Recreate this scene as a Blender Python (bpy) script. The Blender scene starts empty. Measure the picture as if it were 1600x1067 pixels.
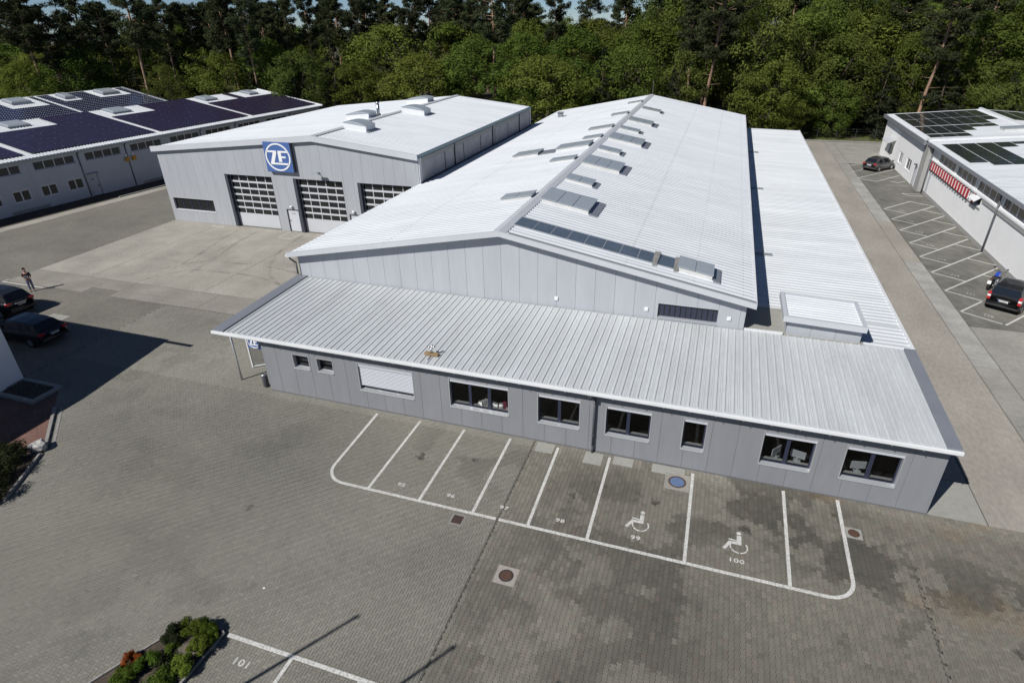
import bpy, math, random
import numpy as np
from mathutils import Vector, Matrix, Euler

scene = bpy.context.scene
R = math.radians
random.seed(7)
rng = np.random.default_rng(11)

# ------------------------------------------------------------------ camera
cam_d = bpy.data.cameras.new('camera')
cam = bpy.data.objects.new('camera', cam_d)
scene.collection.objects.link(cam)
scene.camera = cam
cam_d.sensor_fit = 'HORIZONTAL'
cam_d.sensor_width = 36.0
cam_d.lens = 934.02 / 1600 * 36
cam_d.clip_start = 0.1
cam_d.clip_end = 3000
YAW, PITCH, ROLL = -0.3322, 0.4925, 0.0202
_f = Vector((math.sin(YAW) * math.cos(PITCH), math.cos(YAW) * math.cos(PITCH), -math.sin(PITCH)))
_r = Vector((math.cos(YAW), -math.sin(YAW), 0))
_d = _f.cross(_r)
_r2 = math.cos(ROLL) * _r + math.sin(ROLL) * _d
_d2 = -math.sin(ROLL) * _r + math.cos(ROLL) * _d
cam.matrix_world = Matrix(((_r2.x, -_d2.x, -_f.x, 20.784), (_r2.y, -_d2.y, -_f.y, -20.956),
                           (_r2.z, -_d2.z, -_f.z, 16.81), (0, 0, 0, 1)))

# ------------------------------------------------------------------ sky, sun, exposure
SUN_AZ, SUN_EL = R(33.0), R(43.0)          # light travels towards +X +Y
w = bpy.data.worlds.new('World')
scene.world = w
w.use_nodes = True
nt = w.node_tree
nt.nodes.clear()
sky = nt.nodes.new('ShaderNodeTexSky')
sky.sky_type = 'NISHITA'
sky.sun_disc = False
sky.sun_elevation = SUN_EL
sky.sun_rotation = math.pi + SUN_AZ
sky.air_density = 0.55
sky.dust_density = 0.0
sky.ozone_density = 5.0
bg = nt.nodes.new('ShaderNodeBackground')
bg.inputs['Strength'].default_value = 0.062
wo = nt.nodes.new('ShaderNodeOutputWorld')
nt.links.new(sky.outputs[0], bg.inputs[0])
nt.links.new(bg.outputs[0], wo.inputs[0])
sun_d = bpy.data.lights.new('sun', 'SUN')
sun_d.energy = 4.9
sun_d.angle = R(0.53)
sun_d.color = (1.0, 0.965, 0.92)
sun = bpy.data.objects.new('sun', sun_d)
scene.collection.objects.link(sun)
_ld = Vector((math.sin(SUN_AZ) * math.cos(SUN_EL), math.cos(SUN_AZ) * math.cos(SUN_EL), -math.sin(SUN_EL)))
sun.rotation_euler = _ld.to_track_quat('-Z', 'Y').to_euler()
sun.location = (-40, -60, 80)

vs = scene.view_settings
vs.view_transform = 'Standard'
vs.look = 'None'
vs.gamma = 1
vs.use_curve_mapping = False
vs.exposure = 0.0
scene.render.engine = 'CYCLES'
scene.cycles.max_bounces = 6
scene.cycles.diffuse_bounces = 3
scene.cycles.transparent_max_bounces = 12
scene.cycles.use_denoising = True

# ------------------------------------------------------------------ helpers
COL = scene.collection
ORG = {}


def link(o, parent=None):
    COL.objects.link(o)
    if parent is not None:
        o.parent = parent
        ORG[o.name] = ORG.get(parent.name, Vector((0, 0, 0)))
    return o


def tag(o, label=None, cat=None, group=None, kind=None):
    if label: o['label'] = label
    if cat: o['category'] = cat
    if group: o['group'] = group
    if kind: o['kind'] = kind
    return o


def thing(name, label, cat, loc=(0, 0, 0), rz=0, group=None, local=False):
    """Empty at a thing's base. local=True: children are built in the Empty's own frame."""
    o = bpy.data.objects.new(name, None)
    o.empty_display_size = 0.3
    COL.objects.link(o)
    o.location = loc
    o.rotation_euler = (0, 0, rz)
    ORG[o.name] = Vector((0, 0, 0)) if local else Vector(loc)
    return tag(o, label, cat, group)


def copy_tree(o, parent=None):
    c = o.copy()
    COL.objects.link(c)
    c.parent = parent
    for ch in list(o.children):
        copy_tree(ch, c)
    return c


class MB:
    def __init__(s):
        s.v, s.f = [], []

    def add(s, pts, faces):
        b = len(s.v)
        s.v += [tuple(p) for p in pts]
        s.f += [tuple(b + i for i in f) for f in faces]
        return s

    def hexa(s, p):
        return s.add(p, [(0, 3, 2, 1), (4, 5, 6, 7), (0, 1, 5, 4), (1, 2, 6, 5), (2, 3, 7, 6), (3, 0, 4, 7)])

    def box(s, x0, x1, y0, y1, z0, z1):
        return s.hexa([(x0, y0, z0), (x1, y0, z0), (x1, y1, z0), (x0, y1, z0), (x0, y0, z1), (x1, y0, z1), (x1, y1, z1), (x0, y1, z1)])

    def quad(s, *p):
        return s.add(p, [tuple(range(len(p)))])

    def mbox(s, M, u0, u1, d0, d1, z0, z1):
        """box in a wall frame M(u, d, z)"""
        return s.hexa([M(u0, d0, z0), M(u1, d0, z0), M(u1, d1, z0), M(u0, d1, z0), M(u0, d0, z1), M(u1, d0, z1), M(u1, d1, z1), M(u0, d1, z1)])

    def prism(s, poly, fn, a, b):
        """polygon poly of 2d points, fn(p, t) -> 3d point, from t=a to t=b"""
        n = len(poly)
        return s.add([fn(p, a) for p in poly] + [fn(p, b) for p in poly],
                     [tuple(range(n))[::-1], tuple(range(n, 2 * n))] + [(i, (i + 1) % n, n + (i + 1) % n, n + i) for i in range(n)])

    def tube(s, p0, p1, r0, r1=None, n=10, caps=True):
        r1 = r0 if r1 is None else r1
        p0, p1 = Vector(p0), Vector(p1)
        d = (p1 - p0).normalized()
        a = d.orthogonal().normalized()
        c = d.cross(a)
        pts = []
        for p, r in ((p0, r0), (p1, r1)):
            for i in range(n):
                t = 2 * math.pi * i / n
                pts.append(p + (a * math.cos(t) + c * math.sin(t)) * r)
        fs = [(i, (i + 1) % n, n + (i + 1) % n, n + i) for i in range(n)]
        if caps: fs += [tuple(range(n))[::-1], tuple(range(n, 2 * n))]
        return s.add(pts, fs)

    def path(s, pts, r, n=8):
        for a, b in zip(pts[:-1], pts[1:]): s.tube(a, b, r, r, n)
        return s

    def lathe(s, prof, c, n=20, axis='z'):
        """prof: list of (r, h)"""
        pts = []
        for r, h in prof:
            for i in range(n):
                t = 2 * math.pi * i / n
                a, b = r * math.cos(t), r * math.sin(t)
                if axis == 'z': p = (c[0] + a, c[1] + b, c[2] + h)
                elif axis == 'y': p = (c[0] + a, c[1] + h, c[2] + b)
                else: p = (c[0] + h, c[1] + a, c[2] + b)
                pts.append(p)
        fs = []
        for k in range(len(prof) - 1):
            for i in range(n):
                fs.append((k * n + i, k * n + (i + 1) % n, (k + 1) * n + (i + 1) % n, (k + 1) * n + i))
        fs += [tuple(range(n))[::-1], tuple(range((len(prof) - 1) * n, len(prof) * n))]
        return s.add(pts, fs)

    def build(s, name, m, parent=None, smooth=False, kind=None, label=None, bevel=0):
        me = bpy.data.meshes.new(name)
        off = ORG.get(parent.name, Vector((0, 0, 0))) if parent is not None else Vector((0, 0, 0))
        if off.length > 1e-9:
            s.v = [(a - off.x, b - off.y, c - off.z) for a, b, c in s.v]
        me.from_pydata(s.v, [], s.f)
        me.update()
        if smooth:
            me.polygons.foreach_set('use_smooth', [True] * len(me.polygons))
        o = bpy.data.objects.new(name, me)
        me.materials.append(m)
        link(o, parent)
        if bevel:
            bm_ = o.modifiers.new('bevel', 'BEVEL')
            bm_.width = bevel
            bm_.segments = 2
            bm_.limit_method = 'ANGLE'
        if kind: o['kind'] = kind
        if label: o['label'] = label
        return o


def struct(o):
    o['kind'] = 'structure'
    return o


def inst(src, name, parent, loc=(0, 0, 0), rz=0):
    """another object sharing src's mesh"""
    o = bpy.data.objects.new(name, src.data)
    link(o, parent)
    o.location = loc
    o.rotation_euler = (0, 0, rz)
    return o


def np_mesh(name, verts, faces, m, parent=None, col=None, kind=None, smooth=False):
    """verts (N,3), faces (M,k) arrays of one size k"""
    me = bpy.data.meshes.new(name)
    verts = np.asarray(verts, np.float32)
    faces = np.asarray(faces, np.int32)
    k = faces.shape[1]
    me.vertices.add(len(verts))
    me.vertices.foreach_set('co', verts.ravel())
    me.loops.add(faces.size)
    me.loops.foreach_set('vertex_index', faces.ravel())
    me.polygons.add(len(faces))
    me.polygons.foreach_set('loop_start', np.arange(0, faces.size, k, dtype=np.int32))
    me.polygons.foreach_set('loop_total', np.full(len(faces), k, np.int32))
    me.update(calc_edges=True)
    if col is not None:
        at = me.color_attributes.new('Col', 'FLOAT_COLOR', 'POINT')
        at.data.foreach_set('color', np.asarray(col, np.float32).ravel())
    me.polygons.foreach_set('use_smooth', [bool(smooth)] * len(me.polygons))
    me.materials.append(m)
    o = bpy.data.objects.new(name, me)
    link(o, parent)
    if kind: o['kind'] = kind
    return o


def _h(ix, iy, s):
    n = (ix * 374761393 + iy * 668265263 + s * 982451653) & 0xffffffff
    n = ((n ^ (n >> 13)) * 1274126177) & 0xffffffff
    return ((n ^ (n >> 16)) & 0xffff) / 65535.0


def vnoise(x, y, sc, s=0):
    x = np.asarray(x, float) / sc + 500
    y = np.asarray(y, float) / sc + 500
    ix, iy = np.floor(x).astype(np.int64), np.floor(y).astype(np.int64)
    fx, fy = x - ix, y - iy
    fx, fy = fx * fx * (3 - 2 * fx), fy * fy * (3 - 2 * fy)
    a, b, c, d = _h(ix, iy, s), _h(ix + 1, iy, s), _h(ix, iy + 1, s), _h(ix + 1, iy + 1, s)
    return (a * (1 - fx) + b * fx) * (1 - fy) + (c * (1 - fx) + d * fx) * fy


def fbm(x, y, sc, s=0, o=3):
    t, a, n = 0, 1.0, 0
    for i in range(o):
        t = t + a * vnoise(x, y, sc / 2 ** i, s + i * 17)
        n += a
        a *= 0.55
    return t / n


# ------------------------------------------------------------------ materials
def mat(name, col, rough=0.6, metal=0.0, spec=0.5, var=0.0, vscale=1.0, stretch=(1, 1, 1), bump=0.0, bscale=20.0,
        fine=0.0, fscale=30.0, tint=None, coat=0.0, emit=None, stripe=None, objvar=0.0):
    """Principled surface with two scales of procedural colour variation (world position) and a fine bump."""
    m = bpy.data.materials.new(name)
    m.use_nodes = True
    n = m.node_tree.nodes
    l = m.node_tree.links
    b = n['Principled BSDF']
    b.inputs['Roughness'].default_value = rough
    b.inputs['Metallic'].default_value = metal
    b.inputs['Specular IOR Level'].default_value = spec
    b.inputs['Coat Weight'].default_value = coat
    b.inputs['Base Color'].default_value = (*col, 1)
    if emit:
        b.inputs['Emission Color'].default_value = (*emit[:3], 1)
        b.inputs['Emission Strength'].default_value = emit[3]
    if var or fine or bump:
        geo = n.new('ShaderNodeNewGeometry')
        mp = n.new('ShaderNodeMapping')
        mp.inputs['Scale'].default_value = stretch
        l.new(geo.outputs['Position'], mp.inputs['Vector'])
    last = None
    if var:
        t = n.new('ShaderNodeTexNoise')
        t.inputs['Scale'].default_value = vscale
        t.inputs['Detail'].default_value = 5
        t.inputs['Roughness'].default_value = 0.62
        l.new(mp.outputs[0], t.inputs['Vector'])
        r = n.new('ShaderNodeMapRange')
        r.inputs['From Min'].default_value = 0.28
        r.inputs['From Max'].default_value = 0.72
        l.new(t.outputs['Fac'], r.inputs['Value'])
        mx = n.new('ShaderNodeMix')
        mx.data_type = 'RGBA'
        dk = tint if tint else tuple(c * (1 - var) for c in col)
        lt = tuple(min(1, c * (1 + var * 0.6)) for c in col)
        mx.inputs[6].default_value = (*dk, 1)
        mx.inputs[7].default_value = (*lt, 1)
        l.new(r.outputs[0], mx.inputs[0])
        last = mx.outputs[2]
    if fine:
        t2 = n.new('ShaderNodeTexNoise')
        t2.inputs['Scale'].default_value = fscale
        t2.inputs['Detail'].default_value = 4
        l.new(mp.outputs[0], t2.inputs['Vector'])
        r2 = n.new('ShaderNodeMapRange')
        r2.inputs['From Min'].default_value = 0.3
        r2.inputs['From Max'].default_value = 0.7
        r2.inputs['To Min'].default_value = 1 - fine
        r2.inputs['To Max'].default_value = 1 + fine * 0.7
        l.new(t2.outputs['Fac'], r2.inputs['Value'])
        mu = n.new('ShaderNodeVectorMath')
        mu.operation = 'SCALE'
        if last: l.new(last, mu.inputs[0])
        else: mu.inputs[0].default_value = col
        l.new(r2.outputs[0], mu.inputs['Scale'])
        last = mu.outputs[0]
    def scaled(last, fac):
        mu = n.new('ShaderNodeVectorMath')
        mu.operation = 'SCALE'
        if last: l.new(last, mu.inputs[0])
        else: mu.inputs[0].default_value = col
        l.new(fac, mu.inputs['Scale'])
        return mu.outputs[0]
    def ranged(val, amt):
        r3 = n.new('ShaderNodeMapRange')
        r3.inputs['To Min'].default_value = 1 - amt
        r3.inputs['To Max'].default_value = 1 + amt
        l.new(val, r3.inputs['Value'])
        return r3.outputs[0]
    if stripe:            # each roof sheet has its own slight tone
        g2 = n.new('ShaderNodeNewGeometry')
        sx = n.new('ShaderNodeSeparateXYZ')
        l.new(g2.outputs['Position'], sx.inputs[0])
        dv_ = n.new('ShaderNodeMath')
        dv_.operation = 'DIVIDE'
        dv_.inputs[1].default_value = stripe[1]
        l.new(sx.outputs[stripe[0]], dv_.inputs[0])
        fl = n.new('ShaderNodeMath')
        fl.operation = 'FLOOR'
        l.new(dv_.outputs[0], fl.inputs[0])
        wn = n.new('ShaderNodeTexWhiteNoise')
        wn.noise_dimensions = '1D'
        l.new(fl.outputs[0], wn.inputs['W'])
        last = scaled(last, ranged(wn.outputs['Value'], stripe[2]))
    if objvar:
        oi = n.new('ShaderNodeObjectInfo')
        last = scaled(last, ranged(oi.outputs['Random'], objvar))
    if last: l.new(last, b.inputs['Base Color'])
    if bump:
        t3 = n.new('ShaderNodeTexNoise')
        t3.inputs['Scale'].default_value = bscale
        t3.inputs['Detail'].default_value = 4
        l.new(mp.outputs[0], t3.inputs['Vector'])
        bp = n.new('ShaderNodeBump')
        bp.inputs['Strength'].default_value = bump
        bp.inputs['Distance'].default_value = 0.02
        l.new(t3.outputs['Fac'], bp.inputs['Height'])
        l.new(bp.outputs[0], b.inputs['Normal'])
    return m


def attr_mat(name, rough, src, fine=0.18, fscale=40):
    """colour from a per-piece attribute ('Col') or from the object's own colour"""
    m = bpy.data.materials.new(name)
    m.use_nodes = True
    n = m.node_tree.nodes
    l = m.node_tree.links
    b = n['Principled BSDF']
    b.inputs['Roughness'].default_value = rough
    b.inputs['Specular IOR Level'].default_value = 0.25
    if src == 'Col':
        a = n.new('ShaderNodeAttribute')
        a.attribute_name = 'Col'
        c = a.outputs['Color']
    else:
        a = n.new('ShaderNodeObjectInfo')
        c = a.outputs['Color']
    geo = n.new('ShaderNodeNewGeometry')
    t2 = n.new('ShaderNodeTexNoise')
    t2.inputs['Scale'].default_value = fscale
    t2.inputs['Detail'].default_value = 5
    l.new(geo.outputs['Position'], t2.inputs['Vector'])
    r2 = n.new('ShaderNodeMapRange')
    r2.inputs['From Min'].default_value = 0.3
    r2.inputs['From Max'].default_value = 0.7
    r2.inputs['To Min'].default_value = 1 - fine
    r2.inputs['To Max'].default_value = 1 + fine
    l.new(t2.outputs['Fac'], r2.inputs['Value'])
    mu = n.new('ShaderNodeVectorMath')
    mu.operation = 'SCALE'
    l.new(c, mu.inputs[0])
    l.new(r2.outputs[0], mu.inputs['Scale'])
    l.new(mu.outputs[0], b.inputs['Base Color'])
    return m


def brick_mat(name, c1, c2, mortar, bw, bh, rot=0.0, var=0.25, vscale=0.25, offset=0.5, msize=0.006, c3=None):
    """far paving: coursed blocks with patchy weathering"""
    m = bpy.data.materials.new(name)
    m.use_nodes = True
    n = m.node_tree.nodes
    l = m.node_tree.links
    b = n['Principled BSDF']
    b.inputs['Roughness'].default_value = 0.85
    b.inputs['Specular IOR Level'].default_value = 0.25
    geo = n.new('ShaderNodeNewGeometry')
    mp = n.new('ShaderNodeMapping')
    mp.inputs['Rotation'].default_value = (0, 0, rot)
    l.new(geo.outputs['Position'], mp.inputs['Vector'])
    br = n.new('ShaderNodeTexBrick')
    br.offset = offset
    br.inputs['Color1'].default_value = (*c1, 1)
    br.inputs['Color2'].default_value = (*c2, 1)
    br.inputs['Mortar'].default_value = (*mortar, 1)
    br.inputs['Scale'].default_value = 1
    br.inputs['Mortar Size'].default_value = msize
    br.inputs['Mortar Smooth'].default_value = 0.3
    br.inputs['Brick Width'].default_value = bw
    br.inputs['Row Height'].default_value = bh
    l.new(mp.outputs[0], br.inputs['Vector'])
    t = n.new('ShaderNodeTexNoise')
    t.inputs['Scale'].default_value = vscale
    t.inputs['Detail'].default_value = 7
    t.inputs['Roughness'].default_value = 0.65
    l.new(geo.outputs['Position'], t.inputs['Vector'])
    r = n.new('ShaderNodeMapRange')
    r.inputs['From Min'].default_value = 0.3
    r.inputs['From Max'].default_value = 0.7
    r.inputs['To Min'].default_value = 1 - var
    r.inputs['To Max'].default_value = 1 + var * 0.7
    l.new(t.outputs['Fac'], r.inputs['Value'])
    mu = n.new('ShaderNodeVectorMath')
    mu.operation = 'SCALE'
    l.new(br.outputs['Color'], mu.inputs[0])
    l.new(r.outputs[0], mu.inputs['Scale'])
    l.new(mu.outputs[0], b.inputs['Base Color'])
    bp = n.new('ShaderNodeBump')
    bp.inputs['Strength'].default_value = 0.5
    bp.inputs['Distance'].default_value = 0.008
    bp.invert = True
    l.new(br.outputs['Fac'], bp.inputs['Height'])
    l.new(bp.outputs[0], b.inputs['Normal'])
    return m


def glass_mat(name, tint=(0.8, 0.85, 0.85), refl=0.12, rough=0.02):
    m = bpy.data.materials.new(name)
    m.use_nodes = True
    n = m.node_tree.nodes
    l = m.node_tree.links
    n.clear()
    out = n.new('ShaderNodeOutputMaterial')
    tr = n.new('ShaderNodeBsdfTransparent')
    tr.inputs[0].default_value = (*tint, 1)
    gl = n.new('ShaderNodeBsdfGlossy')
    gl.inputs['Roughness'].default_value = rough
    fr = n.new('ShaderNodeLayerWeight')
    pw = n.new('ShaderNodeMath')
    pw.operation = 'POWER'
    pw.inputs[1].default_value = 4.0
    l.new(fr.outputs['Facing'], pw.inputs[0])
    ad = n.new('ShaderNodeMath')
    ad.operation = 'MULTIPLY_ADD'
    ad.use_clamp = True
    ad.inputs[1].default_value = 0.6
    ad.inputs[2].default_value = refl - 0.03
    l.new(pw.outputs[0], ad.inputs[0])
    mx = n.new('ShaderNodeMixShader')
    l.new(ad.outputs[0], mx.inputs[0])
    l.new(tr.outputs[0], mx.inputs[1])
    l.new(gl.outputs[0], mx.inputs[2])
    l.new(mx.outputs[0], out.inputs[0])
    return m


def mark_mat(name, col, amount, scale):
    """thin rubber or oil mark: patchy, the slab shows through"""
    m = mat(name, col, 0.8)
    n = m.node_tree.nodes
    l = m.node_tree.links
    geo = n.new('ShaderNodeNewGeometry')
    t = n.new('ShaderNodeTexNoise')
    t.inputs['Scale'].default_value = scale
    t.inputs['Detail'].default_value = 5
    l.new(geo.outputs['Position'], t.inputs['Vector'])
    r = n.new('ShaderNodeMapRange')
    r.inputs['From Min'].default_value = 0.38
    r.inputs['From Max'].default_value = 0.75
    r.inputs['To Max'].default_value = amount
    l.new(t.outputs['Fac'], r.inputs['Value'])
    l.new(r.outputs[0], n['Principled BSDF'].inputs['Alpha'])
    return m


def leaf_mat(name, col, col2, trans=0.3, hue=0.03):
    m = bpy.data.materials.new(name)
    m.use_nodes = True
    n = m.node_tree.nodes
    l = m.node_tree.links
    n.clear()
    out = n.new('ShaderNodeOutputMaterial')
    geo = n.new('ShaderNodeNewGeometry')
    oi = n.new('ShaderNodeObjectInfo')
    mx = n.new('ShaderNodeMix')
    mx.data_type = 'RGBA'
    mx.inputs[6].default_value = (*col, 1)
    mx.inputs[7].default_value = (*col2, 1)
    l.new(geo.outputs['Random Per Island'], mx.inputs[0])
    hs = n.new('ShaderNodeHueSaturation')
    mr = n.new('ShaderNodeMapRange')
    mr.inputs['To Min'].default_value = 0.5 - hue
    mr.inputs['To Max'].default_value = 0.5 + hue * 0.5
    l.new(oi.outputs['Random'], mr.inputs['Value'])
    l.new(mr.outputs[0], hs.inputs['Hue'])
    ml = n.new('ShaderNodeMath')
    ml.operation = 'MULTIPLY'
    ml.inputs[1].default_value = 7.31
    fr = n.new('ShaderNodeMath')
    fr.operation = 'FRACT'
    l.new(oi.outputs['Random'], ml.inputs[0])
    l.new(ml.outputs[0], fr.inputs[0])
    mv = n.new('ShaderNodeMapRange')
    mv.inputs['To Min'].default_value = 0.7
    mv.inputs['To Max'].default_value = 1.25
    l.new(fr.outputs[0], mv.inputs['Value'])
    l.new(mv.outputs[0], hs.inputs['Value'])
    l.new(mx.outputs[2], hs.inputs['Color'])
    df = n.new('ShaderNodeBsdfDiffuse')
    tl = n.new('ShaderNodeBsdfTranslucent')
    l.new(hs.outputs[0], df.inputs[0])
    l.new(hs.outputs[0], tl.inputs[0])
    ms = n.new('ShaderNodeMixShader')
    ms.inputs[0].default_value = trans
    l.new(df.outputs[0], ms.inputs[1])
    l.new(tl.outputs[0], ms.inputs[2])
    l.new(ms.outputs[0], out.inputs[0])
    return m


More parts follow.
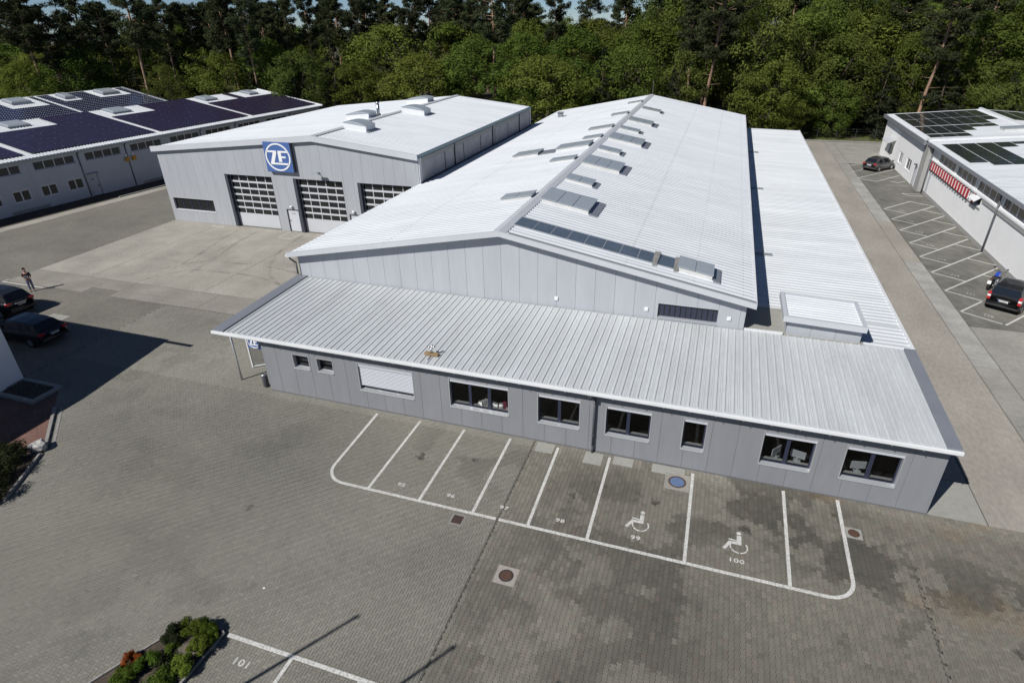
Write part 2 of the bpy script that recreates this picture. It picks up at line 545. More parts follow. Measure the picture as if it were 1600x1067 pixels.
M = dict(
    joint=mat('panel_joint', (0.13, 0.135, 0.145), 0.7),
    annex=mat('annex_panel', (0.232, 0.24, 0.257), 0.45, var=0.07, vscale=1.2, stretch=(1, 1, 0.2), fine=0.03, fscale=4, spec=0.4, objvar=0.02),
    hall=mat('hall_panel', (0.41, 0.428, 0.457), 0.45, var=0.06, vscale=1.0, stretch=(1, 1, 0.2), fine=0.03, fscale=3, spec=0.4, objvar=0.018),
    zf=mat('signed_hall_panel', (0.37, 0.387, 0.412), 0.45, var=0.06, vscale=1.0, stretch=(1, 1, 0.2), fine=0.03, fscale=3, spec=0.4, objvar=0.018),
    trim=mat('light_grey_trim', (0.52, 0.54, 0.57), 0.4, var=0.06, vscale=0.6, fine=0.03),
    verge=mat('dark_grey_flashing', (0.20, 0.215, 0.245), 0.42, var=0.08, vscale=0.8, fine=0.05),
    white_trim=mat('white_gutter', (0.72, 0.74, 0.75), 0.4, var=0.08, vscale=0.9, fine=0.04),
    annex_roof=mat('weathered_roof_sheet', (0.53, 0.555, 0.565), 0.5, var=0.12, vscale=0.9, stretch=(1.0, 0.2, 1), fine=0.06, fscale=9, stripe=('X', 1.0, 0.03)),
    roof=mat('white_roof_sheet', (0.63, 0.66, 0.69), 0.5, var=0.09, vscale=0.6, stretch=(0.16, 1.0, 1), fine=0.05, fscale=2.5, stripe=('Y', 1.2, 0.02)),
    low_roof=mat('white_low_roof_sheet', (0.60, 0.63, 0.65), 0.5, var=0.14, vscale=0.6, stretch=(0.16, 1.0, 1), fine=0.05, fscale=3.5),
    deck=mat('roof_deck', (0.25, 0.26, 0.28), 0.7),
    alu=mat('aluminium', (0.60, 0.62, 0.64), 0.35, metal=0.55, fine=0.05),
    blind=mat('blind_slat', (0.50, 0.52, 0.56), 0.4),
    frame_dark=mat('navy_window_frame', (0.025, 0.03, 0.055), 0.35),
    reveal=mat('dark_reveal', (0.045, 0.05, 0.065), 0.6),
    glass=glass_mat('window_glass', (0.66, 0.67, 0.68), 0.055),
    dark_glass=mat('dark_glass', (0.012, 0.014, 0.016), 0.06, spec=0.5),
    shade_glass=mat('dusty_glass', (0.035, 0.036, 0.034), 0.12, spec=0.5),
    sky_glass=mat('rooflight_sheet', (0.33, 0.37, 0.40), 0.25, fine=0.06, fscale=5),
    sky_dark=mat('rooflight_dark_sheet', (0.10, 0.13, 0.165), 0.22, fine=0.08, fscale=4, var=0.15, vscale=0.9),
    curb=mat('rooflight_kerb', (0.62, 0.62, 0.60), 0.6, var=0.15, vscale=1.5, fine=0.08),
    zinc=mat('zinc', (0.30, 0.32, 0.35), 0.4, metal=0.4, fine=0.1),
    steel=mat('stainless_steel', (0.55, 0.56, 0.57), 0.25, metal=0.9),
    pipe=mat('dark_downpipe', (0.07, 0.075, 0.085), 0.45),
    teal=mat('teal_gutter', (0.13, 0.20, 0.23), 0.45, fine=0.1),
    precast=mat('precast_concrete', (0.40, 0.40, 0.41), 0.8, var=0.22, vscale=0.9, fine=0.12, fscale=7),
    precast_d=mat('dark_concrete_pier', (0.15, 0.15, 0.155), 0.8, fine=0.15),
    white_wall=mat('white_render', (0.84, 0.85, 0.85), 0.8, var=0.06, vscale=0.5, fine=0.03),
    grey_wall=mat('grey_render', (0.33, 0.33, 0.32), 0.8, var=0.1, vscale=0.6, fine=0.05),
    cool_wall=mat('pale_painted_wall', (0.52, 0.54, 0.58), 0.8, var=0.08, vscale=0.4, fine=0.05),
    pv_purple=mat('purple_solar_film', (0.030, 0.022, 0.048), 0.3, fine=0.2, fscale=2.5, spec=0.5),
    pv_blue=mat('blue_solar_cells', (0.022, 0.027, 0.062), 0.12, fine=0.15, spec=0.5),
    pv_dark=mat('black_solar_glass', (0.030, 0.034, 0.036), 0.10, fine=0.2, fscale=1.2, spec=0.5),
    pv_frame=mat('solar_frame', (0.33, 0.34, 0.35), 0.4),
    concrete=mat('yard_concrete', (0.345, 0.325, 0.280), 0.85, var=0.24, vscale=0.35, fine=0.14, fscale=6, bump=0.3, bscale=25),
    lane=mat('lane_concrete', (0.330, 0.308, 0.268), 0.85, var=0.2, vscale=0.4, stretch=(1, 0.45, 1), fine=0.14, fscale=7, bump=0.3, bscale=25),
    strip=mat('pale_concrete', (0.30, 0.292, 0.262), 0.85, var=0.2, vscale=0.6, fine=0.12, fscale=5, bump=0.3),
    fore_strip=mat('forecourt_edge_concrete', (0.270, 0.254, 0.220), 0.85, var=0.22, vscale=0.5, fine=0.14, fscale=6, bump=0.3),
    pale=mat('pale_cement', (0.36, 0.356, 0.33), 0.85, var=0.25, vscale=0.7, fine=0.12, fscale=5, bump=0.3),
    slab=mat('apron_concrete', (0.315, 0.315, 0.285), 0.85, var=0.1, vscale=0.8, fine=0.08, fscale=6),
    edge=mat('edge_stone', (0.095, 0.09, 0.078), 0.9, fine=0.3, fscale=20),
    kerb=mat('kerb_stone', (0.27, 0.265, 0.25), 0.85, var=0.15, vscale=1.4, fine=0.15, fscale=12),
    sand=mat('joint_sand', (0.060, 0.055, 0.045), 0.95, fine=0.3, fscale=15),
    sand_dark=mat('mossy_joint', (0.030, 0.029, 0.022), 0.95, fine=0.3, fscale=15),
    soil=mat('bed_soil', (0.075, 0.058, 0.043), 0.95, var=0.4, vscale=2.5, fine=0.35, fscale=18, bump=0.8, bscale=12),
    dry=mat('dry_litter', (0.14, 0.12, 0.095), 0.95, var=0.3, vscale=3, fine=0.4, fscale=22, bump=0.8, bscale=18),
    forest_floor=mat('forest_floor', (0.055, 0.042, 0.026), 0.95, var=0.5, vscale=0.12, fine=0.45, fscale=1.1, tint=(0.03, 0.035, 0.014)),
    grass=mat('dry_grass_ground', (0.11, 0.10, 0.05), 0.95, var=0.45, vscale=0.3, fine=0.4, fscale=2.5, tint=(0.055, 0.075, 0.022)),
    paint=mat('white_road_paint', (0.58, 0.58, 0.55), 0.75, fine=0.3, fscale=14, var=0.16, vscale=2.2),
    rust=mat('rusty_iron', (0.095, 0.052, 0.036), 0.75, var=0.3, vscale=9, fine=0.3, fscale=40),
    iron=mat('cast_iron', (0.04, 0.037, 0.035), 0.6, fine=0.3, fscale=40),
    blue_lid=mat('blue_cover', (0.11, 0.17, 0.30), 0.6, fine=0.2, fscale=20),
    cover=mat('cover_concrete', (0.34, 0.31, 0.28), 0.85, fine=0.2, fscale=15),
    sign_blue=mat('sign_blue', (0.07, 0.135, 0.34), 0.35),
    sign_white=mat('sign_white', (0.78, 0.79, 0.80), 0.35),
    black=mat('black_plastic', (0.012, 0.012, 0.013), 0.5),
    car_black=mat('black_car_paint', (0.010, 0.010, 0.012), 0.32, coat=0.25),
    car_grey=mat('grey_car_paint', (0.075, 0.072, 0.072), 0.3, metal=0.4, coat=0.8),
    car_glass=mat('car_glass', (0.012, 0.015, 0.02), 0.05, spec=0.6),
    tyre=mat('tyre_rubber', (0.014, 0.014, 0.014), 0.85),
    rim=mat('alloy_rim', (0.42, 0.43, 0.44), 0.3, metal=0.7),
    red_lamp=mat('red_lamp', (0.42, 0.015, 0.02), 0.2, coat=0.5),
    clear_lamp=mat('clear_lamp', (0.75, 0.75, 0.75), 0.15, coat=0.5),
    plate=mat('number_plate', (0.72, 0.73, 0.74), 0.4),
    plate_blue=mat('plate_blue', (0.03, 0.08, 0.4), 0.4),
    chrome=mat('chrome', (0.7, 0.71, 0.72), 0.12, metal=1.0),
    bike_blue=mat('blue_tank_paint', (0.012, 0.06, 0.42), 0.2, coat=0.8),
    red=mat('red_board', (0.50, 0.035, 0.045), 0.5, fine=0.1),
    wood=mat('bare_wood', (0.27, 0.185, 0.095), 0.7, fine=0.3, fscale=14),
    bark=mat('bark', (0.075, 0.055, 0.04), 0.9, var=0.35, vscale=0.7, stretch=(1, 1, 0.3), fine=0.3, fscale=5),
    pine_bark=mat('pine_bark', (0.33, 0.20, 0.125), 0.9, var=0.35, vscale=0.35, stretch=(1, 1, 0.4), fine=0.3, fscale=4, tint=(0.17, 0.12, 0.09)),
    leaf_a=leaf_mat('spring_leaf', (0.088, 0.134, 0.024), (0.146, 0.198, 0.046), 0.48),
    leaf_b=leaf_mat('olive_leaf', (0.085, 0.114, 0.026), (0.138, 0.164, 0.044), 0.46),
    leaf_c=leaf_mat('fresh_leaf', (0.106, 0.152, 0.028), (0.172, 0.222, 0.054), 0.5),
    needle=leaf_mat('pine_needle', (0.032, 0.043, 0.020), (0.060, 0.072, 0.036), 0.12, 0.02),
    needle_d=leaf_mat('fir_needle', (0.020, 0.027, 0.015), (0.040, 0.048, 0.026), 0.1, 0.02),
    bush=leaf_mat('bush_leaf', (0.065, 0.115, 0.014), (0.13, 0.19, 0.036), 0.3),
    bush_dark=leaf_mat('dark_bush_leaf', (0.018, 0.024, 0.011), (0.036, 0.042, 0.020), 0.15),
    bush_red=leaf_mat('red_bush_leaf', (0.25, 0.055, 0.015), (0.34, 0.10, 0.03), 0.3),
    skin=mat('skin', (0.42, 0.24, 0.17), 0.6),
    hair=mat('dark_hair', (0.03, 0.018, 0.012), 0.6),
    shirt=mat('dark_red_shirt', (0.045, 0.016, 0.022), 0.85, fine=0.2),
    trousers=mat('grey_blue_trousers', (0.20, 0.21, 0.32), 0.85, fine=0.15),
    stone=mat('pale_boulder', (0.42, 0.41, 0.39), 0.85, var=0.2, vscale=3, fine=0.15, bump=0.6, bscale=6),
    orange=mat('yellow_box', (0.55, 0.26, 0.02), 0.5),
    monitor=mat('monitor_shell', (0.82, 0.84, 0.83), 0.5),
    paper=mat('paper', (0.75, 0.74, 0.70), 0.7, fine=0.1),
    pink=mat('pink_folder', (0.6, 0.12, 0.2), 0.6),
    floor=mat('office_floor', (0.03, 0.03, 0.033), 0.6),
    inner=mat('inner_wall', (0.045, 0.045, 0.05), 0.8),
)
M['red_paver'] = brick_mat('red_paver', (0.17, 0.095, 0.075), (0.22, 0.125, 0.10), (0.06, 0.05, 0.045), 0.2, 0.1, 0.2, 0.2, 0.9)
M['yard_far'] = brick_mat('grey_far_paving', (0.185, 0.175, 0.151), (0.225, 0.212, 0.183), (0.10, 0.094, 0.08), 0.2, 0.1, 0.0, 0.24, 0.16)
M['bone_far'] = brick_mat('grey_bone_paving', (0.155, 0.147, 0.125), (0.19, 0.181, 0.155), (0.075, 0.07, 0.058), 0.2, 0.165, math.pi / 2, 0.34, 0.3)
M['park_far'] = brick_mat('parking_paving', (0.155, 0.153, 0.132), (0.20, 0.196, 0.172), (0.095, 0.092, 0.08), 0.6, 0.3, R(50), 0.35, 0.3)
M['paver'] = attr_mat('block_paver', 0.85, 'Col')
M['paver_single'] = attr_mat('block_paver_single', 0.85, 'obj')

M['rubber'] = mark_mat('rubber_mark', (0.07, 0.066, 0.058), 0.24, 0.9)
M['oil'] = mark_mat('oil_stain', (0.03, 0.028, 0.025), 0.8, 3.0)
# ================================================================== the setting: ground, paving, concrete
g = MB()
g.quad((-900, -500, -0.06), (900, -500, -0.06), (900, 1200, -0.06), (-900, 1200, -0.06))
struct(g.build('ground', M['forest_floor']))


def rects(name, lst, z, m, parent=None):
    b = MB()
    for x0, x1, y0, y1 in lst:
        b.quad((x0, y0, z), (x1, y0, z), (x1, y1, z), (x0, y1, z))
    o = b.build(name, m, parent)
    return o


_cm = np.array(cam.matrix_world)
_ci = np.linalg.inv(_cm)


def in_frame(x, y, z=0.0, pad=0.0):
    p = _ci @ np.stack([x, y, np.full_like(x, z), np.ones_like(x)])
    px = 800 + 934.02 * p[0] / -p[2]
    py = 533.5 - 934.02 * p[1] / -p[2]
    return (p[2] < 0) & (px > -pad) & (px < 1600 + pad) & (py > -pad) & (py < 1067 + pad), -p[2]


def mass(name, left, right, cen, col, parent, m, rot=False, zr=0.0013):
    """many pavers as one mesh; outline given as matching left / right side points from bottom to top"""
    k = len(left)
    out = np.array(left + right, float)
    if rot: out = out[:, ::-1]
    N = len(cen)
    z = rng.normal(0, zr, N)
    tx, ty = rng.normal(0, 0.007, N), rng.normal(0, 0.007, N)
    ins = 1 - 0.0035 / np.maximum(np.abs(out), 0.02)
    top = out * ins
    a = np.zeros((N, 4 * k, 3), np.float32)
    a[:, :2 * k, :2] = cen[:, None, :] + top[None]
    a[:, :2 * k, 2] = z[:, None] + top[None, :, 0] * tx[:, None] + top[None, :, 1] * ty[:, None]
    a[:, 2 * k:, :2] = cen[:, None, :] + out[None]
    a[:, 2 * k:, 2] = -0.014
    fs = [(i, k + i, k + i + 1, i + 1) for i in range(k - 1)]
    ring = list(range(k)) + list(range(2 * k - 1, k - 1, -1))
    for i in range(2 * k):
        p, q = ring[i], ring[(i + 1) % (2 * k)]
        fs.append((p, q, 2 * k + q, 2 * k + p))
    fs = np.array(fs)
    F = (np.arange(N)[:, None, None] * 4 * k + fs[None]).reshape(-1, 4)
    C = np.ones((N, 4 * k, 4), np.float32)
    C[:, :, :3] = col[:, None, :]
    return np_mesh(name, a.reshape(-1, 3), F, m, parent, C.reshape(-1, 4), kind='stuff')


def yard_colour(x, y):
    n1 = fbm(x, y, 5.0, 3, 4)
    n2 = fbm(x, y, 1.4, 9, 3)
    v = 0.196 * (0.80 + 0.42 * n1)
    near = np.clip(1 - np.abs(y + 2.3) / 3.0, 0, 1) * np.clip((x - 2) / 2, 0, 1)
    n2 = n2 + rng.normal(0, 0.03, len(x))
    pat = np.clip((n2 - 0.57 + 0.06 * near) * 16, 0, 1) * np.clip((fbm(x, y, 7, 31, 2) - 0.42) * 4, 0, 1)
    v = v * (1 - pat * (0.13 + 0.2 * near))
    v = v * (0.94 + 0.12 * fbm(x * 0.25 + y * 0.12, y * 1.3 - x * 0.2, 2.2, 201, 3))
    v = v * np.where(y > -0.55, 1.18, 1.0) * rng.normal(1, 0.045, len(x))
    warm = 0.5 + 0.5 * fbm(x, y, 9, 55, 2)
    return np.stack([v * (0.985 + 0.03 * warm), v * 0.975, v * (0.875 - 0.05 * warm)], 1)


def bone_colour(x, y):
    n1 = fbm(x, y, 4.5, 71, 4)
    n2 = fbm(x, y, 1.7, 77, 4) + rng.normal(0, 0.025, len(x))
    v = 0.188 * (0.76 + 0.44 * n1)
    moss = np.clip((n2 - 0.475) * 16, 0, 1) * np.clip(0.5 + (x - 16) * 0.06, 0.4, 1)
    gate = np.clip((fbm(x, y, 6, 91, 2) - 0.30) * 5, 0, 1)
    v = v * (1 - 0.46 * moss * gate) * (0.9 + 0.1 * np.clip((20 - x) / 5, 0, 1)) * rng.normal(1, 0.07, len(x))
    wall = np.clip((y + 0.9) / 0.5, 0, 1)
    v = v * (1 + 0.25 * wall)
    red = rng.random(len(x)) < 0.035
    orange = np.clip((fbm(x, y, 2.2, 133, 3) - 0.62) * 6, 0, 1) * (x > 25)
    r, gg, b = v * 1.02, v * 0.965, v * 0.81
    gg = gg * np.where(moss * gate > 0.5, 1.01, 1)
    r = r * (1 + 0.16 * orange + 0.09 * red)
    b = b * (1 - 0.14 * orange)
    return np.stack([r, gg, b], 1)


yard = struct(rects('paved_yard', [(-260, -14.0, -80, 82), (-14.0, -0.0, 6.95, 60), (-14.0, 14.6, -80, -16.4)], -0.004, M['yard_far']))
bone_yard = struct(rects('block_paved_yard', [(14.6, 120, -80, -16.4), (46.0, 120, -16.4, -0.02)], -0.004, M['bone_far']))
rects('joint_sand', [(-14.0, 14.6, -16.4, 0.0), (-14.0, 0.3, 0.0, 6.95)], -0.011, M['sand'], yard)
rects('joint_sand', [(14.6, 46.0, -16.4, 0.0)], -0.011, M['sand_dark'], bone_yard)


def herring(x0, x1, y0, y1):
    w_ = 0.1
    ix = np.arange(int(x0 / w_), int(x1 / w_))
    iy = np.arange(int(y0 / w_), int(y1 / w_))
    X, Y = np.meshgrid(ix, iy)
    v = (X - Y) % 4
    h = v == 0
    ve = v == 3
    ch = np.stack([(X[h] + 1) * w_, (Y[h] + 0.5) * w_], 1)
    cv = np.stack([(X[ve] + 0.5) * w_, (Y[ve] + 1) * w_], 1)
    return ch, cv


LH, RH = [(-0.0975, -0.0475), (-0.0975, 0.0475)], [(0.0975, -0.0475), (0.0975, 0.0475)]
LV, RV = [(-0.0475, -0.0975), (-0.0475, 0.0975)], [(0.0475, -0.0975), (0.0475, 0.0975)]
single_h = MB().hexa([(-.0975, -.0475, -.014), (.0975, -.0475, -.014), (.0975, .0475, -.014), (-.0975, .0475, -.014),
                      (-.094, -.044, 0), (.094, -.044, 0), (.094, .044, 0), (-.094, .044, 0)])
first_single = None


def lay_singles(cen, col, mesh_mb, parent, extra_rot=None):
    src = None
    for i, (p, c) in enumerate(zip(cen, col)):
        if src is None:
            o = mesh_mb.build('paving_block', M['paver_single'], parent)
            src = o
        else:
            o = inst(src, 'paving_block', parent)
        o.location = (p[0], p[1], random.gauss(0, 0.0015))
        o.rotation_euler = (random.gauss(0, 0.004), random.gauss(0, 0.004), extra_rot[i] if extra_rot is not None else 0)
        o.color = (c[0], c[1], c[2], 1)


def nearest_split(cen, n):
    vis, depth = in_frame(cen[:, 0], cen[:, 1])
    order = np.argsort(np.where(vis, depth, 1e9))
    return order[:n], order[n:]


hA, vA = herring(-14.0, 14.6, -16.4, 0.0)
hB, vB = herring(-14.0, 0.2, 0.0, 6.95)
H = np.concatenate([hA, hB])
V = np.concatenate([vA, vB])
allc = np.concatenate([H, V])
ish = np.concatenate([np.ones(len(H), bool), np.zeros(len(V), bool)])
colr = yard_colour(allc[:, 0], allc[:, 1])
sel, rest = nearest_split(allc, 300)
lay_singles(allc[sel], colr[sel], single_h, yard, [0 if ish[i] else math.pi / 2 for i in sel])
rh, rv = rest[ish[rest]], rest[~ish[rest]]
mass('block_paving', LH, RH, allc[rh], colr[rh], yard, M['paver'])
mass('block_paving', LV, RV, allc[rv], colr[rv], yard, M['paver'])
hC, vC = herring(29.0, 46.0, -16.4, -2.8)
kc = bone_colour(hC[:, 0], hC[:, 1])
mass('fine_block_paving', LH, RH, hC, kc, bone_yard, M['paver'])
kc = bone_colour(vC[:, 0], vC[:, 1])
mass('fine_block_paving', LV, RV, vC, kc, bone_yard, M['paver'])

P_, A_ = 0.165, 0.013
ys = [-0.1, -0.062, -0.038, 0.038, 0.062, 0.1]
ss = [1, 1, -1, -1, 1, 1]
BL = [(-(P_ / 2 + A_ * s_ - 0.0034), y_ * 0.974) for s_, y_ in zip(ss, ys)]
BR = [((P_ / 2 + A_ * s_ - 0.0034), y_ * 0.974) for s_, y_ in zip(ss, ys)]


def bone(x0, x1, y0, y1):
    c = []
    k = 0
    x = x0 + P_ / 2 + 0.01
    while x < x1 - P_ / 2:
        y = y0 + (0.1 if k % 2 else 0.2)
        n = int((y1 - y - 0.1) / 0.2) + 1
        c += [(x, y + 0.2 * i) for i in range(n)]
        x += P_
        k += 1
    return np.array(c)


bc = bone(14.62, 46.0, -16.4, 0.12)
bc = bc[(bc[:, 0] < 29.0) | (bc[:, 1] > -2.72)]
bcol = bone_colour(bc[:, 0], bc[:, 1])
sel, rest = nearest_split(bc, 300)
sb = MB()
k = len(BL)
ring = BL + BR[::-1]
sb.add([(x * 0.965, y * 0.965, 0) for x, y in ring] + [(x, y, -0.014) for x, y in ring],
       [tuple((i, 2 * k - 1 - i, 2 * k - 2 - i, i + 1)) for i in range(k - 1)] +
       [(i, (i + 1) % (2 * k), 2 * k + (i + 1) % (2 * k), 2 * k + i) for i in range(2 * k)])
lay_singles(bc[sel], bcol[sel], sb, bone_yard)
mass('bone_block_paving', BL, BR, bc[rest], bcol[rest], bone_yard, M['paver'])
MB().box(28.985, 29.055, -16.4, -2.83, -0.02, -0.001).build('edge_strip', M['edge'], bone_yard)
# edge course between the two kinds of paving
eb = MB()
y = -16.4
while y < -0.2:
    eb.box(14.55, 14.615, y + 0.004, y + 0.105, -0.012, 0.003 + random.gauss(0, 0.001))
    y += 0.11
eb.build('edge_course', M['edge'], bone_yard, kind='stuff')


def slabs(parent, xs_, ys_, m, z=0.0, name='concrete_slab', gap=0.028, t=0.05):
    for a, b in zip(xs_[:-1], xs_[1:]):
        for c, d in zip(ys_[:-1], ys_[1:]):
            q = MB()
            e = random.uniform(-0.004, 0.004)
            q.box(a + gap / 2, b - gap / 2, c + gap / 2, d - gap / 2, z - t, z + e)
            q.build(name, m, parent)


# forecourt of the signed hall
fore = struct(rects('concrete_forecourt', [(-29.6, -2.0, 6.95, 23.5)], -0.03, M['sand']))
slabs(fore, [-29.5, -24.0, -18.6, -13.2, -7.8, -2.2], [9.42, 14.0, 18.6, 23.28], M['concrete'], 0.004)
slabs(fore, [-29.5, -21.8, -19.2, -11.5, -2.2], [7.86, 9.4], M['fore_strip'], 0.003)
slabs(fore, [-29.5, -21.8], [6.95, 7.84], M['fore_strip'], 0.003)
slabs(fore, [-19.2, -11.5, -2.2], [6.95, 7.84], M['fore_strip'], 0.003)
rects('paving_patch', [(-21.79, -19.21, 6.95, 7.85)], 0.001, M['yard_far'], fore)
# concrete lane and parking to the right
lane = struct(rects('concrete_lane', [(30.0, 120, -0.02, 82.5)], -0.03, M['sand']))
slabs(lane, [32.1, 35.25], [0.0, 5.1, 9.4, 13.1, 18.5, 24, 29.5, 35, 40.5, 46, 51.5, 57, 62.5, 68, 73.5, 82], M['lane'], 0.004)
slabs(lane, [30.1, 32.08], [2.4, 5.1, 9.4, 13.1, 18.5, 24, 29.5, 35, 40.5, 46, 51.5, 57, 62.5, 68, 73.5, 82], M['lane'], 0.005)
slabs(lane, [30.1, 32.08], [0.0, 2.38], M['slab'], 0.008, 'apron_slab')
slabs(lane, [35.27, 36.5], [0.0, 5.1, 9.4, 13.1], M['strip'], 0.003)
slabs(lane, [35.27, 36.5], [13.1, 18.5, 24, 29.5], M['pale'], 0.003)
slabs(lane, [35.27, 36.5], [29.5, 35, 40.5], M['lane'], 0.001)
slabs(lane, [35.27, 36.5], [40.5, 46, 51.5, 57], M['pale'], 0.001)
slabs(lane, [35.27, 36.5], [57, 62.5, 73.5, 82], M['strip'], 0.001)
slabs(lane, [36.52, 42.0, 60], [0.0, 5.1, 9.4, 13.1, 18.4], M['strip'], 0.004)
slabs(lane, [36.52, 41.7], [66.5, 74, 82], M['strip'], 0.002)
slabs(lane, [41.72, 60], [75.0, 82], M['strip'], 0.0025)
rects('parking_paving', [(36.52, 41.7, 18.42, 66.48)], 0.002, M['park_far'], lane)
# grass verge at the forest edge
grass = struct(rects('grass_verge', [(24, 90, 82.6, 95)], -0.01, M['grass']))
kb = MB().box(24, 70, 82.45, 82.62, -0.05, 0.12)
kb.build('kerb', M['kerb'], grass)


# ------------------------------------------------------------------ painted markings
def strip_poly(b, pts, wd, z):
    """mitred painted line through pts"""
    pts = [Vector(p) for p in pts]
    L, Rr = [], []
    for i, p in enumerate(pts):
        t = Vector((0, 0))
        if i > 0: t += (p - pts[i - 1]).normalized()
        if i < len(pts) - 1: t += (pts[i + 1] - p).normalized()
        t.normalize()
        nn = Vector((-t.y, t.x)) * wd / 2
        L.append(p + nn)
        Rr.append(p - nn)
    n = len(pts)
    vs_ = [(p.x, p.y, z) for p in L] + [(p.x, p.y, z) for p in Rr] + [(p.x, p.y, z - 0.008) for p in L] + [(p.x, p.y, z - 0.008) for p in Rr]
    fs = []
    for i in range(n - 1):
        fs += [(i, n + i, n + i + 1, i + 1), (i, i + 1, 2 * n + i + 1, 2 * n + i), (n + i + 1, n + i, 3 * n + i, 3 * n + i + 1)]
    fs += [(0, 2 * n, 3 * n, n), (n - 1, 2 * n - 1, 4 * n - 1, 3 * n - 1)]
    b.add(vs_, fs)


def line(pts, wd, parent, z=0.0065, name='painted_line', label=None):
    b = MB()
    strip_poly(b, pts, wd, z)
    return b.build(name, M['paint'], parent, label=label)


def segs(p, q, step=0.22, gap=0.008):
    """a line painted on pavers, broken by the joints"""
    p, q = Vector(p), Vector(q)
    n = max(1, int((q - p).length / step))
    return [(p.lerp(q, i / n) + (q - p).normalized() * gap / 2, p.lerp(q, (i + 1) / n) - (q - p).normalized() * gap / 2) for i in range(n)]


def broken_line(p, q, wd, parent):
    b = MB()
    for a, c in segs(p, q):
        strip_poly(b, [a, c], wd, 0.0065 + random.gauss(0, 0.0006))
    return b.build('painted_line', M['paint'], parent)


arcL = [(7.75 - 0.98 * math.cos(t), -4.16 - 0.98 * math.sin(t)) for t in [R(a) for a in range(0, 91, 9)]]
arcR = [(26.07 + 0.9 * math.sin(t), -4.24 - 0.9 * math.cos(t)) for t in [R(a) for a in range(0, 91, 9)]]
line([(6.62, -0.28)] + arcL, 0.13, yard)
broken_line((7.75, -5.14), (14.53, -5.14), 0.13, yard)
broken_line((14.63, -5.14), (26.07, -5.14), 0.13, bone_yard)
line(arcR + [(26.99, -0.17)], 0.13, bone_yard)
for xa, xb in ((8.92, 8.94), (11.2, 11.25), (13.47, 13.55)):
    broken_line((xa, -0.24), (xb, -5.07), 0.12, yard)
for xa, xb in ((15.72, 15.79), (18.03, 18.06), (21.52, 21.53), (25.02, 24.96)):
    broken_line((xa, -0.24), (xb, -5.07), 0.12, bone_yard)
broken_line((8.18, -12.32), (14.53, -12.32), 0.13, yard)
for xa in (10.6, 12.95):
    broken_line((xa, -12.39), (xa, -16.2), 0.12, yard)


def number(txt, x, y, size, parent, rz=0, z=0.0065, label=None):
    c = bpy.data.curves.new('painted_number', 'FONT')
    c.body = txt
    c.size = size * 0.86
    c.align_x = 'CENTER'
    c.align_y = 'CENTER'
    c.extrude = 0.002
    c.offset = 0.018 * size
    c.space_character = 1.12
    c.materials.append(M['paint'])
    o = bpy.data.objects.new('painted_number', c)
    link(o, parent)
    o.location = (x, y, z)
    o.rotation_euler = (0, 0, rz)
    o.scale = (1.28, 0.95, 1)
    if label: o['label'] = label
    return o


for t, x in (('95', 10.15), ('96', 12.36), ('97', 14.64), ('98', 16.9)):
    number(t, x, -4.5, 0.31, yard if x < 14.6 else bone_yard, label='painted bay number ' + t)
number('99', 19.75, -4.5, 0.31, bone_yard, label='painted bay number 99')
number('100', 23.25, -4.5, 0.31, bone_yard, label='painted bay number 100')
number('101', 9.25, -12.95, 0.36, yard, math.pi, label='painted bay number 101')


def wheelchair(x, y, s, parent):
    b = MB()
    z = 0.0065
    lift = [0.0]

    def disc(cx, cy, r, n=14):
        b.add([(x + s * (cx + r * math.cos(2 * math.pi * i / n)), y + s * (cy + r * math.sin(2 * math.pi * i / n)), z) for i in range(n)], [tuple(range(n))])

    def bar(p, q, wd):
        strip_poly(b, [(x + s * p[0], y + s * p[1]), (x + s * q[0], y + s * q[1])], s * wd, z + lift[0])
        lift[0] += 0.0004

    disc(0.12, 0.92, 0.085)
    bar((0.13, 0.80), (0.13, 0.37), 0.16)
    bar((0.21, 0.40), (-0.22, 0.40), 0.12)
    bar((-0.17, 0.44), (-0.40, 0.02), 0.12)
    bar((0.06, 0.52), (-0.24, 0.55), 0.055)
    for a0, a1 in ((150, 208), (216, 272), (280, 330), (338, 395)):
        pts = [(x + s * (0.12 + 0.30 * math.cos(R(a))), y + s * (0.24 + 0.30 * math.sin(R(a)))) for a in np.linspace(a0, a1, 8)]
        strip_poly(b, pts, s * 0.05, z)
    return b.build('wheelchair_symbol', M['paint'], parent)


wheelchair(19.72, -4.05, 0.98, bone_yard)
wheelchair(23.22, -4.05, 0.98, bone_yard)

# angled bays along the white hall
dv = Vector((0.642, 0.767))
nv = Vector((0.815, -0.58))
bays = [20.62, 24.1, 27.6, 31.0, 34.4, 37.95, 41.36, 44.86]
for i, y0 in enumerate(bays):
    a = Vector((36.66, y0))
    ln = 7.5 if 0 < i < 7 else (2.7 if i == 0 else 4.7)
    line([a, a + dv * ln], 0.12, lane, 0.009)
    line([a + nv * 0.07, a + nv * 2.25], 0.09, lane, 0.0085)
    if 0 < i < 7:
        e = a + dv * (ln - 2.35)
        line([e + nv * 0.06, e + nv * 2.0], 0.09, lane, 0.0085)
    number(str(110 + i), 38.1, y0 - 0.22, 0.32, lane, R(-33), 0.009, label='painted bay number on the angled parking')
line([Vector((38.64, 19.18)), Vector((38.64, 19.18)) + dv * 2.6], 0.12, lane, 0.009)
line([(39.58, 48.4), (41.3, 47.1)], 0.09, lane, 0.0085)
